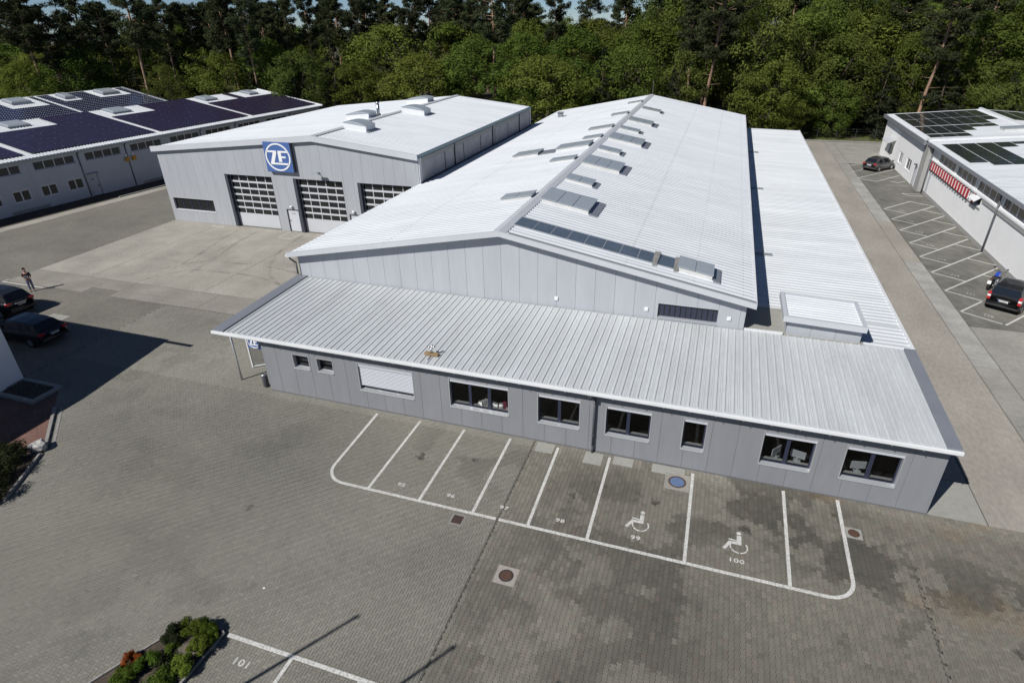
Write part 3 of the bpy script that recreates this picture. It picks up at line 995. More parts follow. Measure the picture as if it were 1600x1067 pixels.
for p, q in (((36.29, 58.03), (40.99, 63.6)), ((36.35, 57.95), (37.99, 56.73)), ((37.99, 56.73), (41.02, 60.41)), ((36.2, 61.39), (38.0, 63.4)), ((36.13, 64.69), (37.9, 66.4)), ((39.46, 57.38), (40.2, 56.7)), ((40.2, 56.7), (41.1, 57.6)), ((39.57, 51.69), (41.26, 51.72)), ((39.57, 51.6), (40.1, 50.8)), ((40.1, 50.8), (41.3, 50.9))):
    line([p, q], 0.1, lane, 0.0085)
# marks on the forecourt
line([(-29.69, 6.72), (-25.4, 6.74)], 0.1, yard, 0.002)
line([(-29.69, 6.76), (-29.69, 7.2)], 0.1, yard, 0.002)
line([(-15.75, 23.1), (-15.75, 21.3)], 0.08, fore, 0.015)
line([(-15.72, 21.3), (-14.45, 21.3)], 0.08, fore, 0.015)
line([(-14.42, 21.3), (-14.42, 23.1)], 0.08, fore, 0.015)
line([(-24.4, 22.6), (-22.9, 22.6)], 0.08, fore, 0.015)
line([(-29.4, 21.6), (-29.4, 23.2)], 0.06, fore, 0.015)
# three loose slabs let into the paving
for i in range(3):
    q = MB().box(-20.25 + i * 0.53, -19.74 + i * 0.53, 3.0, 3.6, -0.02, 0.014)
    q.build('concrete_slab', M['slab'], yard)
# rubber arcs left by turning lorries, and a few oil stains
def mark(pts, wd, parent, z, m='rubber'):
    q = MB()
    P2 = [Vector(p) for p in pts]
    fine_ = []
    for i in range(len(P2) - 1):
        p0, p1, p2, p3 = P2[max(0, i - 1)], P2[i], P2[i + 1], P2[min(len(P2) - 1, i + 2)]
        for k in range(8):
            t_ = k / 8
            fine_.append(0.5 * ((2 * p1) + (p2 - p0) * t_ + (2 * p0 - 5 * p1 + 4 * p2 - p3) * t_ ** 2 + (3 * p1 - p0 - 3 * p2 + p3) * t_ ** 3))
    fine_.append(P2[-1])
    strip_poly(q, fine_, wd, z)
    return q.build('tyre_mark' if m == 'rubber' else 'oil_stain', M[m], parent)


mark([(-19.4, 9.7), (-19.0, 12.0), (-19.4, 15.5), (-20.5, 19.6), (-20.8, 22.5)], 0.26, fore, 0.0165)
mark([(-17.4, 9.7), (-17.0, 12.0), (-17.5, 15.5), (-18.6, 19.6), (-18.9, 22.5)], 0.26, fore, 0.0165)
mark([(-19.2, 10.2), (-17.5, 12.6), (-15.3, 12.9), (-12.0, 13.0), (-8.4, 12.1), (-4.5, 10.2)], 0.24, fore, 0.0175)
mark([(-20.5, 11.5), (-18.0, 14.4), (-15.0, 14.9), (-11.5, 14.9), (-7.5, 14.0), (-3.5, 11.9)], 0.24, fore, 0.0175)
mark([(-14.0, 22.8), (-13.2, 18.0), (-10.5, 13.5), (-6.0, 10.5)], 0.25, fore, 0.0185)
mark([(-12.0, 22.8), (-11.2, 18.0), (-8.6, 14.2), (-4.5, 11.6)], 0.25, fore, 0.0185)
for x, y, r_, pr in ((10.1, -2.6, 0.28, yard), (12.5, -2.2, 0.2, yard), (17.0, -3.0, 0.25, bone_yard), (20.2, -2.4, 0.22, bone_yard), (23.6, -2.9, 0.3, bone_yard), (31.3, -5.6, 0.3, bone_yard), (5.0, -7.5, 0.2, yard)):
    q = MB()
    q.add([(x + r_ * (0.75 + 0.3 * math.sin(3 * a_ + x)) * math.cos(a_), y + r_ * (0.8 + 0.25 * math.sin(2 * a_ + y)) * math.sin(a_), 0.0068) for a_ in [2 * math.pi * i / 18 for i in range(18)]], [tuple(range(18))])
    q.build('oil_stain', M['oil'], pr)
# pale repair slabs along the annex wall
for x0, x1, y0, y1 in ((14.75, 15.55, -0.75, -0.1), (16.95, 17.75, -0.9, -0.12), (18.2, 19.05, -0.62, -0.08), (19.85, 21.2, -0.62, -0.08)):
    MB().box(x0, x1, y0, y1, -0.014, 0.0045).build('repair_slab', M['slab'], bone_yard)
# ================================================================== wall and roof builders
def pieces(u0, u1, zb, top, ops):
    """free rectangles (ua, ub, za, zb, slanted) of a wall strip with openings"""
    cuts = sorted({u0, u1} | {v for o in ops for v in (o[0], o[1]) if u0 < v < u1})
    res = []
    for a, b in zip(cuts[:-1], cuts[1:]):
        m_ = (a + b) / 2
        hs = sorted((o[2], o[3]) for o in ops if o[0] <= m_ <= o[1])
        z = zb
        for h0, h1 in hs:
            if h0 > z + 1e-4: res.append((a, b, z, h0, h0))
            z = max(z, h1)
        ta, tb = top(a), top(b)
        if min(ta, tb) > z + 1e-4: res.append((a, b, z, ta, tb))
    return res


def wall(parent, W, u0, u1, zb, top, ops, joints, m, core_m=None, t=0.14, proud=0.014, gap=0.012, name='wall_panel', core='wall'):
    cb = MB()
    peak = [u0, u1]
    cuts = sorted(set([u0] + [j for j in joints if u0 < j < u1] + [u1]))
    for a, b in zip(cuts[:-1], cuts[1:]):
        for (p, q, z0, za, zc) in pieces(a, b, zb, top, ops):
            cb.hexa([W(p, -t, z0), W(q, -t, z0), W(q, 0, z0), W(p, 0, z0), W(p, -t, za), W(q, -t, zc), W(q, 0, zc), W(p, 0, za)])
    cb.build(core, core_m or M['joint'], parent)
    for i, (a, b) in enumerate(zip(cuts[:-1], cuts[1:])):
        pb = MB()
        ga = gap / 2 if i else 0
        gb = gap / 2 if i < len(cuts) - 2 else 0
        comps = []
        for pc in pieces(a + ga, b - gb, zb, top, ops):
            hit = [c for c in comps if any((abs(d[1] - pc[0]) < 1e-6 or abs(d[0] - pc[1]) < 1e-6) and min(d[3], pc[3]) - max(d[2], pc[2]) > 1e-3 for d in c)]
            new = [pc] + [d for c in hit for d in c]
            comps = [c for c in comps if c not in hit] + [new]
        for cmp_ in comps:
            pb = MB()
            for (p, q, z0, za, zc) in cmp_:
                pb.hexa([W(p, 0.001, z0), W(q, 0.001, z0), W(q, proud, z0), W(p, proud, z0), W(p, 0.001, za), W(q, 0.001, zc), W(q, proud, zc), W(p, proud, za)])
            pb.build(name, m, parent)


def ribbed(W, u0, u1, v0, v1, pitch, h, wt=0.3, wb=0.5, minor=0.0, t=0.05, uphase=0.0):
    """trapezoidal sheet: ribs run along v, W(u, v, h) -> point"""
    prof = [(u0, 0.0)]
    n = int((u1 - u0) / pitch)
    for i in range(n):
        c = u0 + (i + 0.5) * pitch + uphase
        if minor:
            for k in (-0.36, 0.36):
                pass
        prof += [(c - pitch * wb / 2, 0), (c - pitch * wt / 2, h), (c + pitch * wt / 2, h), (c + pitch * wb / 2, 0)]
        if minor:
            d = c + pitch * 0.5
            if d + pitch * 0.12 < u1:
                prof += [(d - pitch * 0.16, 0), (d - pitch * 0.12, minor), (d - pitch * 0.06, minor), (d - pitch * 0.02, 0),
                         (d + pitch * 0.02, 0), (d + pitch * 0.06, minor), (d + pitch * 0.12, minor), (d + pitch * 0.16, 0)]
    prof.append((u1, 0.0))
    b = MB()
    k = len(prof)
    pts = [W(u, v0, z) for u, z in prof] + [W(u, v1, z) for u, z in prof] + [W(u, v0, -t) for u, z in prof] + [W(u, v1, -t) for u, z in prof]
    fs = []
    for i in range(k - 1):
        fs += [(i, i + 1, k + i + 1, k + i), (i, 2 * k + i, 2 * k + i + 1, i + 1), (k + i, k + i + 1, 3 * k + i + 1, 3 * k + i)]
    fs += [(2 * k, 3 * k, 4 * k - 1, 3 * k - 1), (0, k, 3 * k, 2 * k), (k - 1, 3 * k - 1, 4 * k - 1, 2 * k - 1)]
    b.add(pts, fs)
    return b


def window(parent, W, u0, u1, z0, z1, n, rec=0.16, fw=0.06, surround=None, frame=None, glass=None, sill=True, head=0.0, name='window', mull=0.07, label=None):
    surround = surround or M['alu']
    frame = frame or M['frame_dark']
    glass = glass or M['glass']
    b = MB()   # surround in the reveal, slightly proud of the panels
    s = 0.035
    b.mbox(W, u0, u1, -rec, 0.022, z1 - s, z1)
    b.mbox(W, u0, u0 + s, -rec, 0.022, z0, z1 - s)
    b.mbox(W, u1 - s, u1, -rec, 0.022, z0, z1 - s)
    o = b.build(name, surround, parent, label=label)
    if sill:
        q = MB()
        p = [(-rec, 0.085), (0.05, 0.045), (0.06, 0.0), (0.05, -0.004), (-rec, 0.03)]
        q.prism(p, lambda c, u: W(u, c[0], z0 + c[1]), u0 + s, u1 - s)
        q.build('sill', surround, o)
    a, c, e, f = u0 + s, u1 - s, z0 + (0.06 if sill else s), z1 - s - head
    fr = MB()
    d0, d1 = -rec - 0.03, -rec + 0.03
    fr.mbox(W, a, c, d0, d1, e, e + fw)
    fr.mbox(W, a, c, d0, d1, f - fw, f)
    fr.mbox(W, a, a + fw, d0, d1, e + fw, f - fw)
    fr.mbox(W, c - fw, c, d0, d1, e + fw, f - fw)
    for i in range(1, n):
        x = a + (c - a) * i / n
        fr.mbox(W, x - mull, x + mull, d0, d1, e + fw, f - fw)
    fr.build('frame', frame, o)
    for i in range(n):
        x0 = a + (c - a) * i / n + (fw if i == 0 else mull)
        x1 = a + (c - a) * (i + 1) / n - (fw if i == n - 1 else mull)
        g_ = MB().mbox(W, x0, x1, -rec - 0.008, -rec + 0.004, e + fw, f - fw)
        g_.build('pane', glass, o)
    if head:
        MB().mbox(W, a, c, -rec + 0.01, -0.02, f, z1 - s).build('blind_box', M['blind'], o)
    return o


def rooflight(parent, W, u0, u1, v0, v1, h, panes, m, kerb_m, name='rooflight', pitch=0.0, arch=0.0):
    """W(u, v, h): raised box with glazed lid split in panes along u"""
    b = MB()
    e = 0.05
    b.hexa([W(u0, v0, 0), W(u1, v0, 0), W(u1, v1, 0), W(u0, v1, 0), W(u0, v0, h), W(u1, v0, h), W(u1, v1, h), W(u0, v1, h)])
    o = b.build(name, kerb_m, parent)
    for i in range(panes):
        a = u0 + (u1 - u0) * i / panes + (0.02 if i else -e)
        c = u0 + (u1 - u0) * (i + 1) / panes - (0.02 if i < panes - 1 else -e)
        p = MB()
        if arch:
            k = 6
            pr = [(v0 - e + (v1 - v0 + 2 * e) * j / k, h + 0.01 + arch * (1 - (2 * j / k - 1) ** 2)) for j in range(k + 1)]
            pr = [(v0 - e, h + 0.004)] + pr[1:-1] + [(v1 + e, h + 0.004)]
            p.prism(pr, lambda q, t_: W(t_, q[0], q[1]), a, c)
        else:
            p.hexa([W(a, v0 - e, h + 0.004), W(c, v0 - e, h + 0.004), W(c, v1 + e, h + 0.004), W(a, v1 + e, h + 0.004),
                    W(a, v0 - e, h + 0.05), W(c, v0 - e, h + 0.05), W(c, v1 + e, h + 0.05), W(a, v1 + e, h + 0.05)])
        p.build('pane', m, o)
    return o


# ================================================================== office annex (grey, in front)
annex = thing('office_annex', 'low dark grey panelled office annex with ribbed roof behind the parking bays', 'building', (15, 3.3, 0))
WA = lambda u, d, z: (u, -d, z)
AX0, AX1, AY = 0.2, 30.05, 6.62
wins = [(1.98, 2.95, 1.64, 2.46, 1), (3.37, 4.32, 1.66, 2.45, 1), (5.67, 8.63, 1.02, 2.56, 3), (10.45, 13.35, 1.02, 2.58, 3),
        (14.67, 16.6, 1.0, 2.56, 2), (17.68, 19.6, 0.99, 2.54, 2), (20.85, 21.8, 0.98, 2.55, 1), (23.9, 25.83, 0.95, 2.54, 2), (26.82, 28.77, 0.95, 2.54, 2)]
ops = [(a, b, c, d) for a, b, c, d, n in wins]
wall(annex, WA, AX0, AX1, 0.0, lambda u: 3.22, ops, list(range(1, 30)), M['annex'])
wall(annex, lambda u, d, z: (AX1 + d, u, z), 0.0, AY, 0.0, lambda u: 3.22, [], [1, 2, 3, 4, 5, 6], M['annex'])
wall(annex, lambda u, d, z: (AX0 - d, u, z), 0.0, AY, 0.0, lambda u: 3.22, [(1.2, 3.4, 0.02, 2.5)], [1, 2, 3, 4, 5, 6], M['annex'])
MB().box(AX0 - 0.015, AX0 + 0.10, -0.016, 0.0, 0.0, 3.2).build('corner_trim', M['annex'], annex)
MB().box(AX1 - 0.1, AX1 + 0.016, -0.017, 0.0, 0.0, 3.2).build('corner_trim', M['annex'], annex)
MB().box(AX0 - 0.0, AX1, -0.03, -0.002, 0.0, 0.06).build('plinth', M['joint'], annex)
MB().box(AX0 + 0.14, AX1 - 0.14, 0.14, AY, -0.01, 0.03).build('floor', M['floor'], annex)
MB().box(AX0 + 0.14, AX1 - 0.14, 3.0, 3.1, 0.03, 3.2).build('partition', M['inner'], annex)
names_w = ['small left window in the grey annex', 'second small window in the grey annex', 'window with lowered slatted blind', 'window heaped with papers', 'two pane window left of the downpipe',
           'two pane window right of the downpipe', 'narrow single window', 'window with a monitor', 'rightmost window with a monitor']
for i, (a, b, c, d, n) in enumerate(wins):
    if i < 2:
        wo_ = window(annex, WA, a, b, c, d, n, rec=0.22, label=names_w[i])
        MB().mbox(WA, a + 0.06, b - 0.06, -0.34, -0.32, c + 0.3, d - 0.05).build('roller_blind', M['zinc'], wo_)
        continue
    wo_ = window(annex, WA, a, b, c, d, n, rec=0.17, head=0.16, label=names_w[i])
    MB().mbox(WA, a + 0.05, b - 0.05, -0.33, -0.21, c + 0.15, c + 0.18).build('inner_sill', M['paper'], wo_)
    if i == 2:
        for k in range(13):
            z = d - 0.22 - k * 0.078
            MB().hexa([WA(a + 0.08, -0.115, z), WA(b - 0.08, -0.115, z), WA(b - 0.08, -0.045, z - 0.038), WA(a + 0.08, -0.045, z - 0.038),
                       WA(a + 0.08, -0.115, z + 0.006), WA(b - 0.08, -0.115, z + 0.006), WA(b - 0.08, -0.045, z - 0.032), WA(a + 0.08, -0.045, z - 0.032)]).build('blind_slat', M['blind'], wo_)
        MB().mbox(WA, a + 0.08, b - 0.08, -0.11, -0.05, d - 1.26, d - 1.22).build('blind_rail', M['blind'], wo_)
# roof
zf_ = lambda y: 3.36 + (y + 0.37) * 0.030
WR = lambda u, v, h: (u, v, zf_(v) + h)
ribbed(WR, -1.55, 29.72, -0.40, AY - 0.05, 1 / 3, 0.037, 0.13, 0.24, 0.008).build('roof_sheet', M['annex_roof'], annex)
for nm, x0, x1 in (('verge', -2.2, -1.56), ('verge', 29.73, 30.18)):
    MB().hexa([WR(x0, -0.44, -0.2), WR(x1, -0.44, -0.2), WR(x1, AY, -0.2), WR(x0, AY, -0.2), WR(x0, -0.44, 0.075), WR(x1, -0.44, 0.075), WR(x1, AY, 0.075), WR(x0, AY, 0.075)]).build(nm, M['verge'], annex)
MB().hexa([WR(-1.55, -0.25, -0.16), WR(29.72, -0.25, -0.16), WR(29.72, AY, -0.16), WR(-1.55, AY, -0.16), WR(-1.55, -0.25, -0.055), WR(29.72, -0.25, -0.055), WR(29.72, AY, -0.055), WR(-1.55, AY, -0.055)]).build('roof_deck', M['deck'], annex)
gp = [(-0.40, 3.20), (-0.53, 3.20), (-0.56, 3.24), (-0.56, 3.36), (-0.50, 3.375), (-0.41, 3.34)]
MB().prism(gp, lambda p, t_: (t_, p[0], p[1]), -2.22, 30.2).build('gutter', M['white_trim'], annex)
MB().box(-2.18, 30.16, -0.40, -0.02, 3.16, 3.20).build('soffit', M['verge'], annex)
b = MB()
for k in range(33):
    x = -2.0 + k * 1.0
    b.box(x, x + 0.03, -0.58, -0.40, 3.185, 3.199)
b.build('gutter_bracket', M['zinc'], annex, kind='stuff')
pb = MB()
pb.path([(17.1, -0.48, 3.2), (17.1, -0.47, 3.02), (17.22, -0.14, 2.82), (17.22, -0.13, 0.35), (17.22, -0.13, 0.0)], 0.05, 10)
for z in (0.35, 0.9, 1.8, 2.6): pb.tube((17.22, -0.13, z), (17.22, -0.13, z + 0.06), 0.062, 0.062, 10)
pb.build('downpipe', M['pipe'], annex, smooth=True)
# porch on the left: posts, hanging sign, door leaf
for x, y in ((-2.02, 0.36), (-2.02, 5.9)):
    MB().tube((x, y, 0), (x, y, 3.2), 0.055, 0.05, 12).build('porch_post', M['alu'], annex, smooth=True)
dl = MB()
for p, q in (((-2.3, 1.6, 0.04), (-2.3, 1.6, 2.35)), ((-1.3, 2.35, 0.04), (-1.3, 2.35, 2.35)), ((-2.3, 1.6, 0.09), (-1.3, 2.35, 0.09)), ((-2.3, 1.6, 2.3), (-1.3, 2.35, 2.3))):
    dl.tube(p, q, 0.05, 0.05, 4)
dlo = dl.build('door_leaf', M['white_trim'], annex)
MB().quad((-2.28, 1.61, 0.14), (-1.32, 2.33, 0.14), (-1.32, 2.33, 2.26), (-2.28, 1.61, 2.26)).build('pane', M['glass'], dlo)
dfr = MB()
dfr.box(0.16, 0.22, 1.22, 1.32, 0.03, 2.5).box(0.16, 0.22, 2.25, 2.35, 0.03, 2.5).box(0.16, 0.22, 3.28, 3.38, 0.03, 2.5).box(0.16, 0.22, 1.32, 3.28, 2.4, 2.5)
dfo = dfr.build('entrance_door', M['alu'], annex)
MB().box(0.18, 0.19, 1.32, 2.25, 0.05, 2.4).build('pane', M['glass'], dfo)
MB().box(0.18, 0.19, 2.35, 3.28, 0.05, 2.4).build('pane', M['glass'], dfo)


def circle_sign(parent, W, u0, u1, z0, z1, d):
    """blue square with a white ring and two joined letters"""
    S = lambda a, c: (u0 + (u1 - u0) * a, z0 + (z1 - z0) * c)
    ring_ = MB()
    n = 40
    out_, inn = [], []
    for i in range(n):
        t_ = 2 * math.pi * i / n
        out_.append(S(0.5 + 0.465 * math.cos(t_), 0.5 + 0.465 * math.sin(t_)))
        inn.append(S(0.5 + 0.415 * math.cos(t_), 0.5 + 0.415 * math.sin(t_)))
    pts = [W(p[0], d, p[1]) for p in out_] + [W(p[0], d, p[1]) for p in inn] + [W(p[0], d + 0.03, p[1]) for p in out_] + [W(p[0], d + 0.03, p[1]) for p in inn]
    fs = []
    for i in range(n):
        j = (i + 1) % n
        fs += [(2 * n + i, 2 * n + j, 3 * n + j, 3 * n + i), (i, j, 2 * n + j, 2 * n + i), (n + i, 3 * n + i, 3 * n + j, n + j)]
    ring_.add(pts, fs)
    ring_.build('ring', M['sign_white'], parent)
    P1 = lambda lst: [S(*p) for p in lst]
    z_ = [(0.115, 0.655), (0.135, 0.715), (0.475, 0.715), (0.335, 0.31), (0.875, 0.31), (0.855, 0.25), (0.20, 0.25), (0.345, 0.655)]
    f_ = [(0.52, 0.715), (0.865, 0.715), (0.885, 0.655), (0.66, 0.655), (0.66, 0.545), (0.80, 0.545), (0.80, 0.475), (0.66, 0.475), (0.66, 0.345), (0.545, 0.345)]
    zl = MB()
    for q in ([(0.10, 0.655), (0.125, 0.715), (0.475, 0.715), (0.455, 0.655)], [(0.34, 0.655), (0.475, 0.655), (0.335, 0.31), (0.20, 0.31)], [(0.195, 0.25), (0.20, 0.31), (0.885, 0.31), (0.855, 0.25)]):
        zl.prism(P1(q), lambda p, t_: W(p[0], t_, p[1]), d, d + 0.03)
    zl.build('letter', M['sign_white'], parent, label='white letter Z')
    fl = MB()
    for q in ([(0.52, 0.655), (0.52, 0.715), (0.865, 0.715), (0.89, 0.655)], [(0.52, 0.345), (0.52, 0.655), (0.64, 0.655), (0.64, 0.345)], [(0.64, 0.475), (0.64, 0.535), (0.79, 0.535), (0.79, 0.475)]):
        fl.prism(P1(q), lambda p, t_: W(p[0], t_, p[1]), d, d + 0.03)
    fl.build('letter', M['sign_white'], parent, label='white letter F')


ps = MB().box(-2.07, -1.23, 1.42, 1.48, 1.42, 2.26)
pso = ps.build('porch_sign', M['sign_blue'])
tag(pso, 'small blue square sign with white ring hanging under the annex porch roof', 'sign')
MB().box(-1.97, -1.95, 1.44, 1.46, 2.26, 3.24).build('hanger', M['alu'], pso)
MB().box(-1.35, -1.33, 1.44, 1.46, 2.26, 3.24).build('hanger', M['alu'], pso)
circle_sign(pso, lambda u, d, z: (u, 1.42 - d, z), -2.07, -1.23, 1.42, 2.26, 0.0)

# ================================================================== long white hall
hall = thing('long_hall', 'long light grey gabled hall with white ribbed roof and ridge rooflights', 'building', (10.5, 38, 0))
HX0, HX1, HY0, HY1 = -2.0, 22.97, 6.66, 69.0
RX, RZ = 10.8, 7.47
EL, ER = 5.06, 5.10          # eave heights of the roof surface at x=-2.35 and x=23.3
zl_ = lambda x: RZ - (RX - x) * (RZ - EL) / (RX + 2.35) if x < RX else RZ - (x - RX) * (RZ - ER) / (23.3 - RX)
WG = lambda u, d, z: (u, HY0 - d, z)
gj = [-2.26 + i for i in range(1, 26)]
gtop = lambda u: zl_(u) - 0.12
wall(hall, WG, HX0, RX, 0.0, gtop, [], gj, M['hall'])
wall(hall, WG, RX, HX1, 0.0, gtop, [(18.88, 21.77, 3.66, 4.48)], gj, M['hall'])
gw = window(hall, WG, 18.88, 21.77, 3.66, 4.48, 1, rec=0.14, surround=M['alu'], glass=M['dark_glass'])
for k in range(11):
    x = 19.0 + k * 0.255
    MB().mbox(WG, x, x + 0.20, -0.13, -0.10, 3.76, 4.42).build('vertical_slat', M['frame_dark'], gw)
for x in (13.75, 18.36, 22.26):
    l_ = MB().mbox(WG, x - 0.09, x + 0.09, 0.0, 0.07, 3.98, 4.16).build('wall_light', M['sign_white'], hall)
    MB().mbox(WG, x - 0.05, x + 0.05, 0.07, 0.085, 4.02, 4.12).build('lens', M['clear_lamp'], l_)
# other walls
hw = MB()
hw.box(HX0, HX0 + 0.14, HY0, HY1, 0, 5.0).box(HX1 - 0.14, HX1, HY0 + 0.01, HY1, 0, 5.0)
hw.build('side_wall', M['hall'], hall)
hb = MB()
hb.add([(HX0, HY1, 0), (HX1, HY1, 0), (HX1, HY1, 5.0), (RX, HY1, 7.3), (HX0, HY1, 5.0)], [(0, 1, 2, 3, 4)])
hb.build('back_wall', M['hall'], hall)
# roof slopes
sl = (RZ - EL) / (RX + 2.35)
sr = (RZ - ER) / (23.3 - RX)
WL = lambda u, v, h: (RX - v, u, RZ - v * sl + h)
WRR = lambda u, v, h: (RX + v, u, RZ - v * sr + h)
ribbed(WL, 6.28, 69.1, 0.1, 13.15, 0.4, 0.032, 0.3, 0.6).build('roof_sheet', M['roof'], hall)
ribbed(WRR, 6.28, 69.1, 0.1, 12.5, 0.4, 0.034, 0.3, 0.6).build('roof_sheet', M['roof'], hall)
rc = MB()
rc.prism([(-0.36, -0.36 * sl + 0.05), (0, 0.075), (0.36, -0.36 * sr + 0.05), (0.36, -0.36 * sr - 0.0), (0, 0.0), (-0.36, -0.36 * sl - 0.0)], lambda p, t_: (RX + p[0], t_, RZ + p[1]), 6.22, 69.12)
rc.build('ridge_cap', M['trim'], hall)
vb = MB()
for sgn, s_, ln in ((-1, sl, 13.2), (1, sr, 12.55)):
    p = lambda v, h, y: (RX + sgn * v, y, RZ - v * s_ + h)
    v0, v1 = (0, ln)
    vb.hexa([p(v0, -0.2, 6.17), p(v1, -0.2, 6.17), p(v1, -0.2, 6.27), p(v0, -0.2, 6.27), p(v0, 0.075, 6.17), p(v1, 0.075, 6.17), p(v1, 0.075, 6.27), p(v0, 0.075, 6.27)])
vb.build('gable_fascia', M['trim'], hall)
vc = MB()
for sgn, s_, ln in ((1, sr, 12.5),):
    p = lambda v, h, y: (RX + sgn * v, y, RZ - v * s_ + h)
    vc.hexa([p(0.5, 0.04, 6.27), p(ln, 0.04, 6.27), p(ln, 0.04, 6.42), p(0.5, 0.04, 6.42), p(0.5, 0.085, 6.27), p(ln, 0.085, 6.27), p(ln, 0.085, 6.42), p(0.5, 0.085, 6.42)])
vc.build('verge', M['verge'], hall)
sf = MB()
for sgn, s_, ln in ((-1, sl, 13.1), (1, sr, 12.45)):
    p = lambda v, h, y: (RX + sgn * v, y, RZ - v * s_ + h)
    sf.hexa([p(0, -0.16, 6.27), p(ln, -0.16, 6.27), p(ln, -0.16, 69.0), p(0, -0.16, 69.0), p(0, -0.06, 6.27), p(ln, -0.06, 6.27), p(ln, -0.06, 69.0), p(0, -0.06, 69.0)])
sf.build('roof_deck', M['deck'], hall)
MB().box(23.25, 23.36, 6.2, 69.1, 4.93, 5.14).build('eave_trim', M['white_trim'], hall)
gl = MB()
gl.prism([(-2.34, 4.86), (-2.47, 4.86), (-2.5, 4.9), (-2.5, 5.0), (-2.36, 5.0)], lambda p, t_: (p[0], t_, p[1]), 6.2, 23.2)
gl.build('gutter', M['white_trim'], hall)
MB().path([(-2.42, 6.45, 4.9), (-2.42, 6.45, 4.7), (-2.08, 6.5, 4.45), (-2.08, 6.5, 3.75)], 0.05).build('downpipe', M['pipe'], hall, smooth=True)
# overlaps between the upper and lower roof sheets
for Wl_, v_ in ((WL, 6.6), (WRR, 6.2)):
    q = MB()
    y = 6.4
    q.hexa([Wl_(6.35, v_, 0.0), Wl_(69.0, v_, 0.0), Wl_(69.0, v_ + 0.12, 0.0), Wl_(6.35, v_ + 0.12, 0.0), Wl_(6.35, v_, 0.006), Wl_(69.0, v_, 0.006), Wl_(69.0, v_ + 0.12, 0.010), Wl_(6.35, v_ + 0.12, 0.010)])
    q.build('sheet_lap', M['roof'], hall)
q = MB()
for Wl_, vs__ in ((WL, (6.75, 12.6)), (WRR, (6.35, 9.6, 11.9))):
    for v_ in vs__:
        for i in range(156):
            y = 6.48 + i * 0.4
            q.hexa([Wl_(y - 0.022, v_, 0.03), Wl_(y + 0.022, v_, 0.03), Wl_(y + 0.022, v_ + 0.05, 0.03), Wl_(y - 0.022, v_ + 0.05, 0.03), Wl_(y - 0.022, v_, 0.048), Wl_(y + 0.022, v_, 0.048), Wl_(y + 0.022, v_ + 0.05, 0.048), Wl_(y - 0.022, v_ + 0.05, 0.048)])
q.build('roof_screws', M['zinc'], hall, kind='stuff')
# roof lights
for (x0, x1, y0, y1, n) in ((11.25, 14.05, 12.5, 14.95, 3), (11.35, 14.05, 23.1, 25.6, 3), (11.35, 14.2, 33.7, 36.2, 3), (11.4, 13.75, 44.6, 46.6, 3)):
    Wv = lambda u, v, h: WRR(v, u, h)
    o_ = rooflight(hall, Wv, x0 - RX, x1 - RX, y0, y1, 0.24, n, M['sky_glass'], M['curb'])
    MB().hexa([Wv(x1 - RX + 0.05, y0 - 0.15, 0.02), Wv(x1 - RX + 0.55, y0 - 0.15, 0.02), Wv(x1 - RX + 0.55, y1 + 0.15, 0.02), Wv(x1 - RX + 0.05, y1 + 0.15, 0.02),
               Wv(x1 - RX + 0.05, y0 - 0.15, 0.09), Wv(x1 - RX + 0.55, y0 - 0.15, 0.07), Wv(x1 - RX + 0.55, y1 + 0.15, 0.07), Wv(x1 - RX + 0.05, y1 + 0.15, 0.09)]).build('flashing', M['zinc'], o_)
for (x0, x1, y0, y1) in ((11.4, 13.1, 18.0, 19.2), (11.4, 13.1, 28.8, 30.0), (11.4, 13.15, 39.4, 40.6), (11.5, 13.55, 54.2, 55.8)):
    Wv = lambda u, v, h: WRR(v, u, h)
    o_ = rooflight(hall, Wv, x0 - RX, x1 - RX, y0, y1, 0.2, 2, M['sky_glass'], M['curb'])
    MB().hexa([Wv(x1 - RX + 0.05, y0 - 0.1, 0.02), Wv(x1 - RX + 0.35, y0 - 0.1, 0.02), Wv(x1 - RX + 0.35, y1 + 0.1, 0.02), Wv(x1 - RX + 0.05, y1 + 0.1, 0.02),
               Wv(x1 - RX + 0.05, y0 - 0.1, 0.09), Wv(x1 - RX + 0.35, y0 - 0.1, 0.07), Wv(x1 - RX + 0.35, y1 + 0.1, 0.07), Wv(x1 - RX + 0.05, y1 + 0.1, 0.09)]).build('flashing', M['zinc'], o_)
for (x0, x1, y0, y1, h_) in ((8.55, 10.45, 13.0, 14.1, 0.2), (8.5, 10.4, 24.4, 25.5, 0.19), (3.85, 6.1, 29.3, 31.2, 0.24), (7.5, 10.3, 30.0, 32.0, 0.24), (8.9, 10.5, 34.1, 35.3, 0.19), (8.2, 10.5, 39.8, 41.2, 0.2), (8.7, 10.5, 49.4, 50.8, 0.2), (8.9, 10.6, 60.0, 61.2, 0.2)):
    Wv = lambda u, v, h: WL(v, u, h)
    rooflight(hall, Wv, RX - x1, RX - x0, y0, y1, h_, 2, M['sky_glass'], M['curb'])
MB().hexa([WL(29.4, RX - 7.45, 0.02), WL(29.4, RX - 6.15, 0.02), WL(31.2, RX - 6.15, 0.02), WL(31.2, RX - 7.45, 0.02), WL(29.4, RX - 7.45, 0.1), WL(29.4, RX - 6.15, 0.1), WL(31.2, RX - 6.15, 0.1), WL(31.2, RX - 7.45, 0.1)]).build('flashing', M['zinc'], hall)
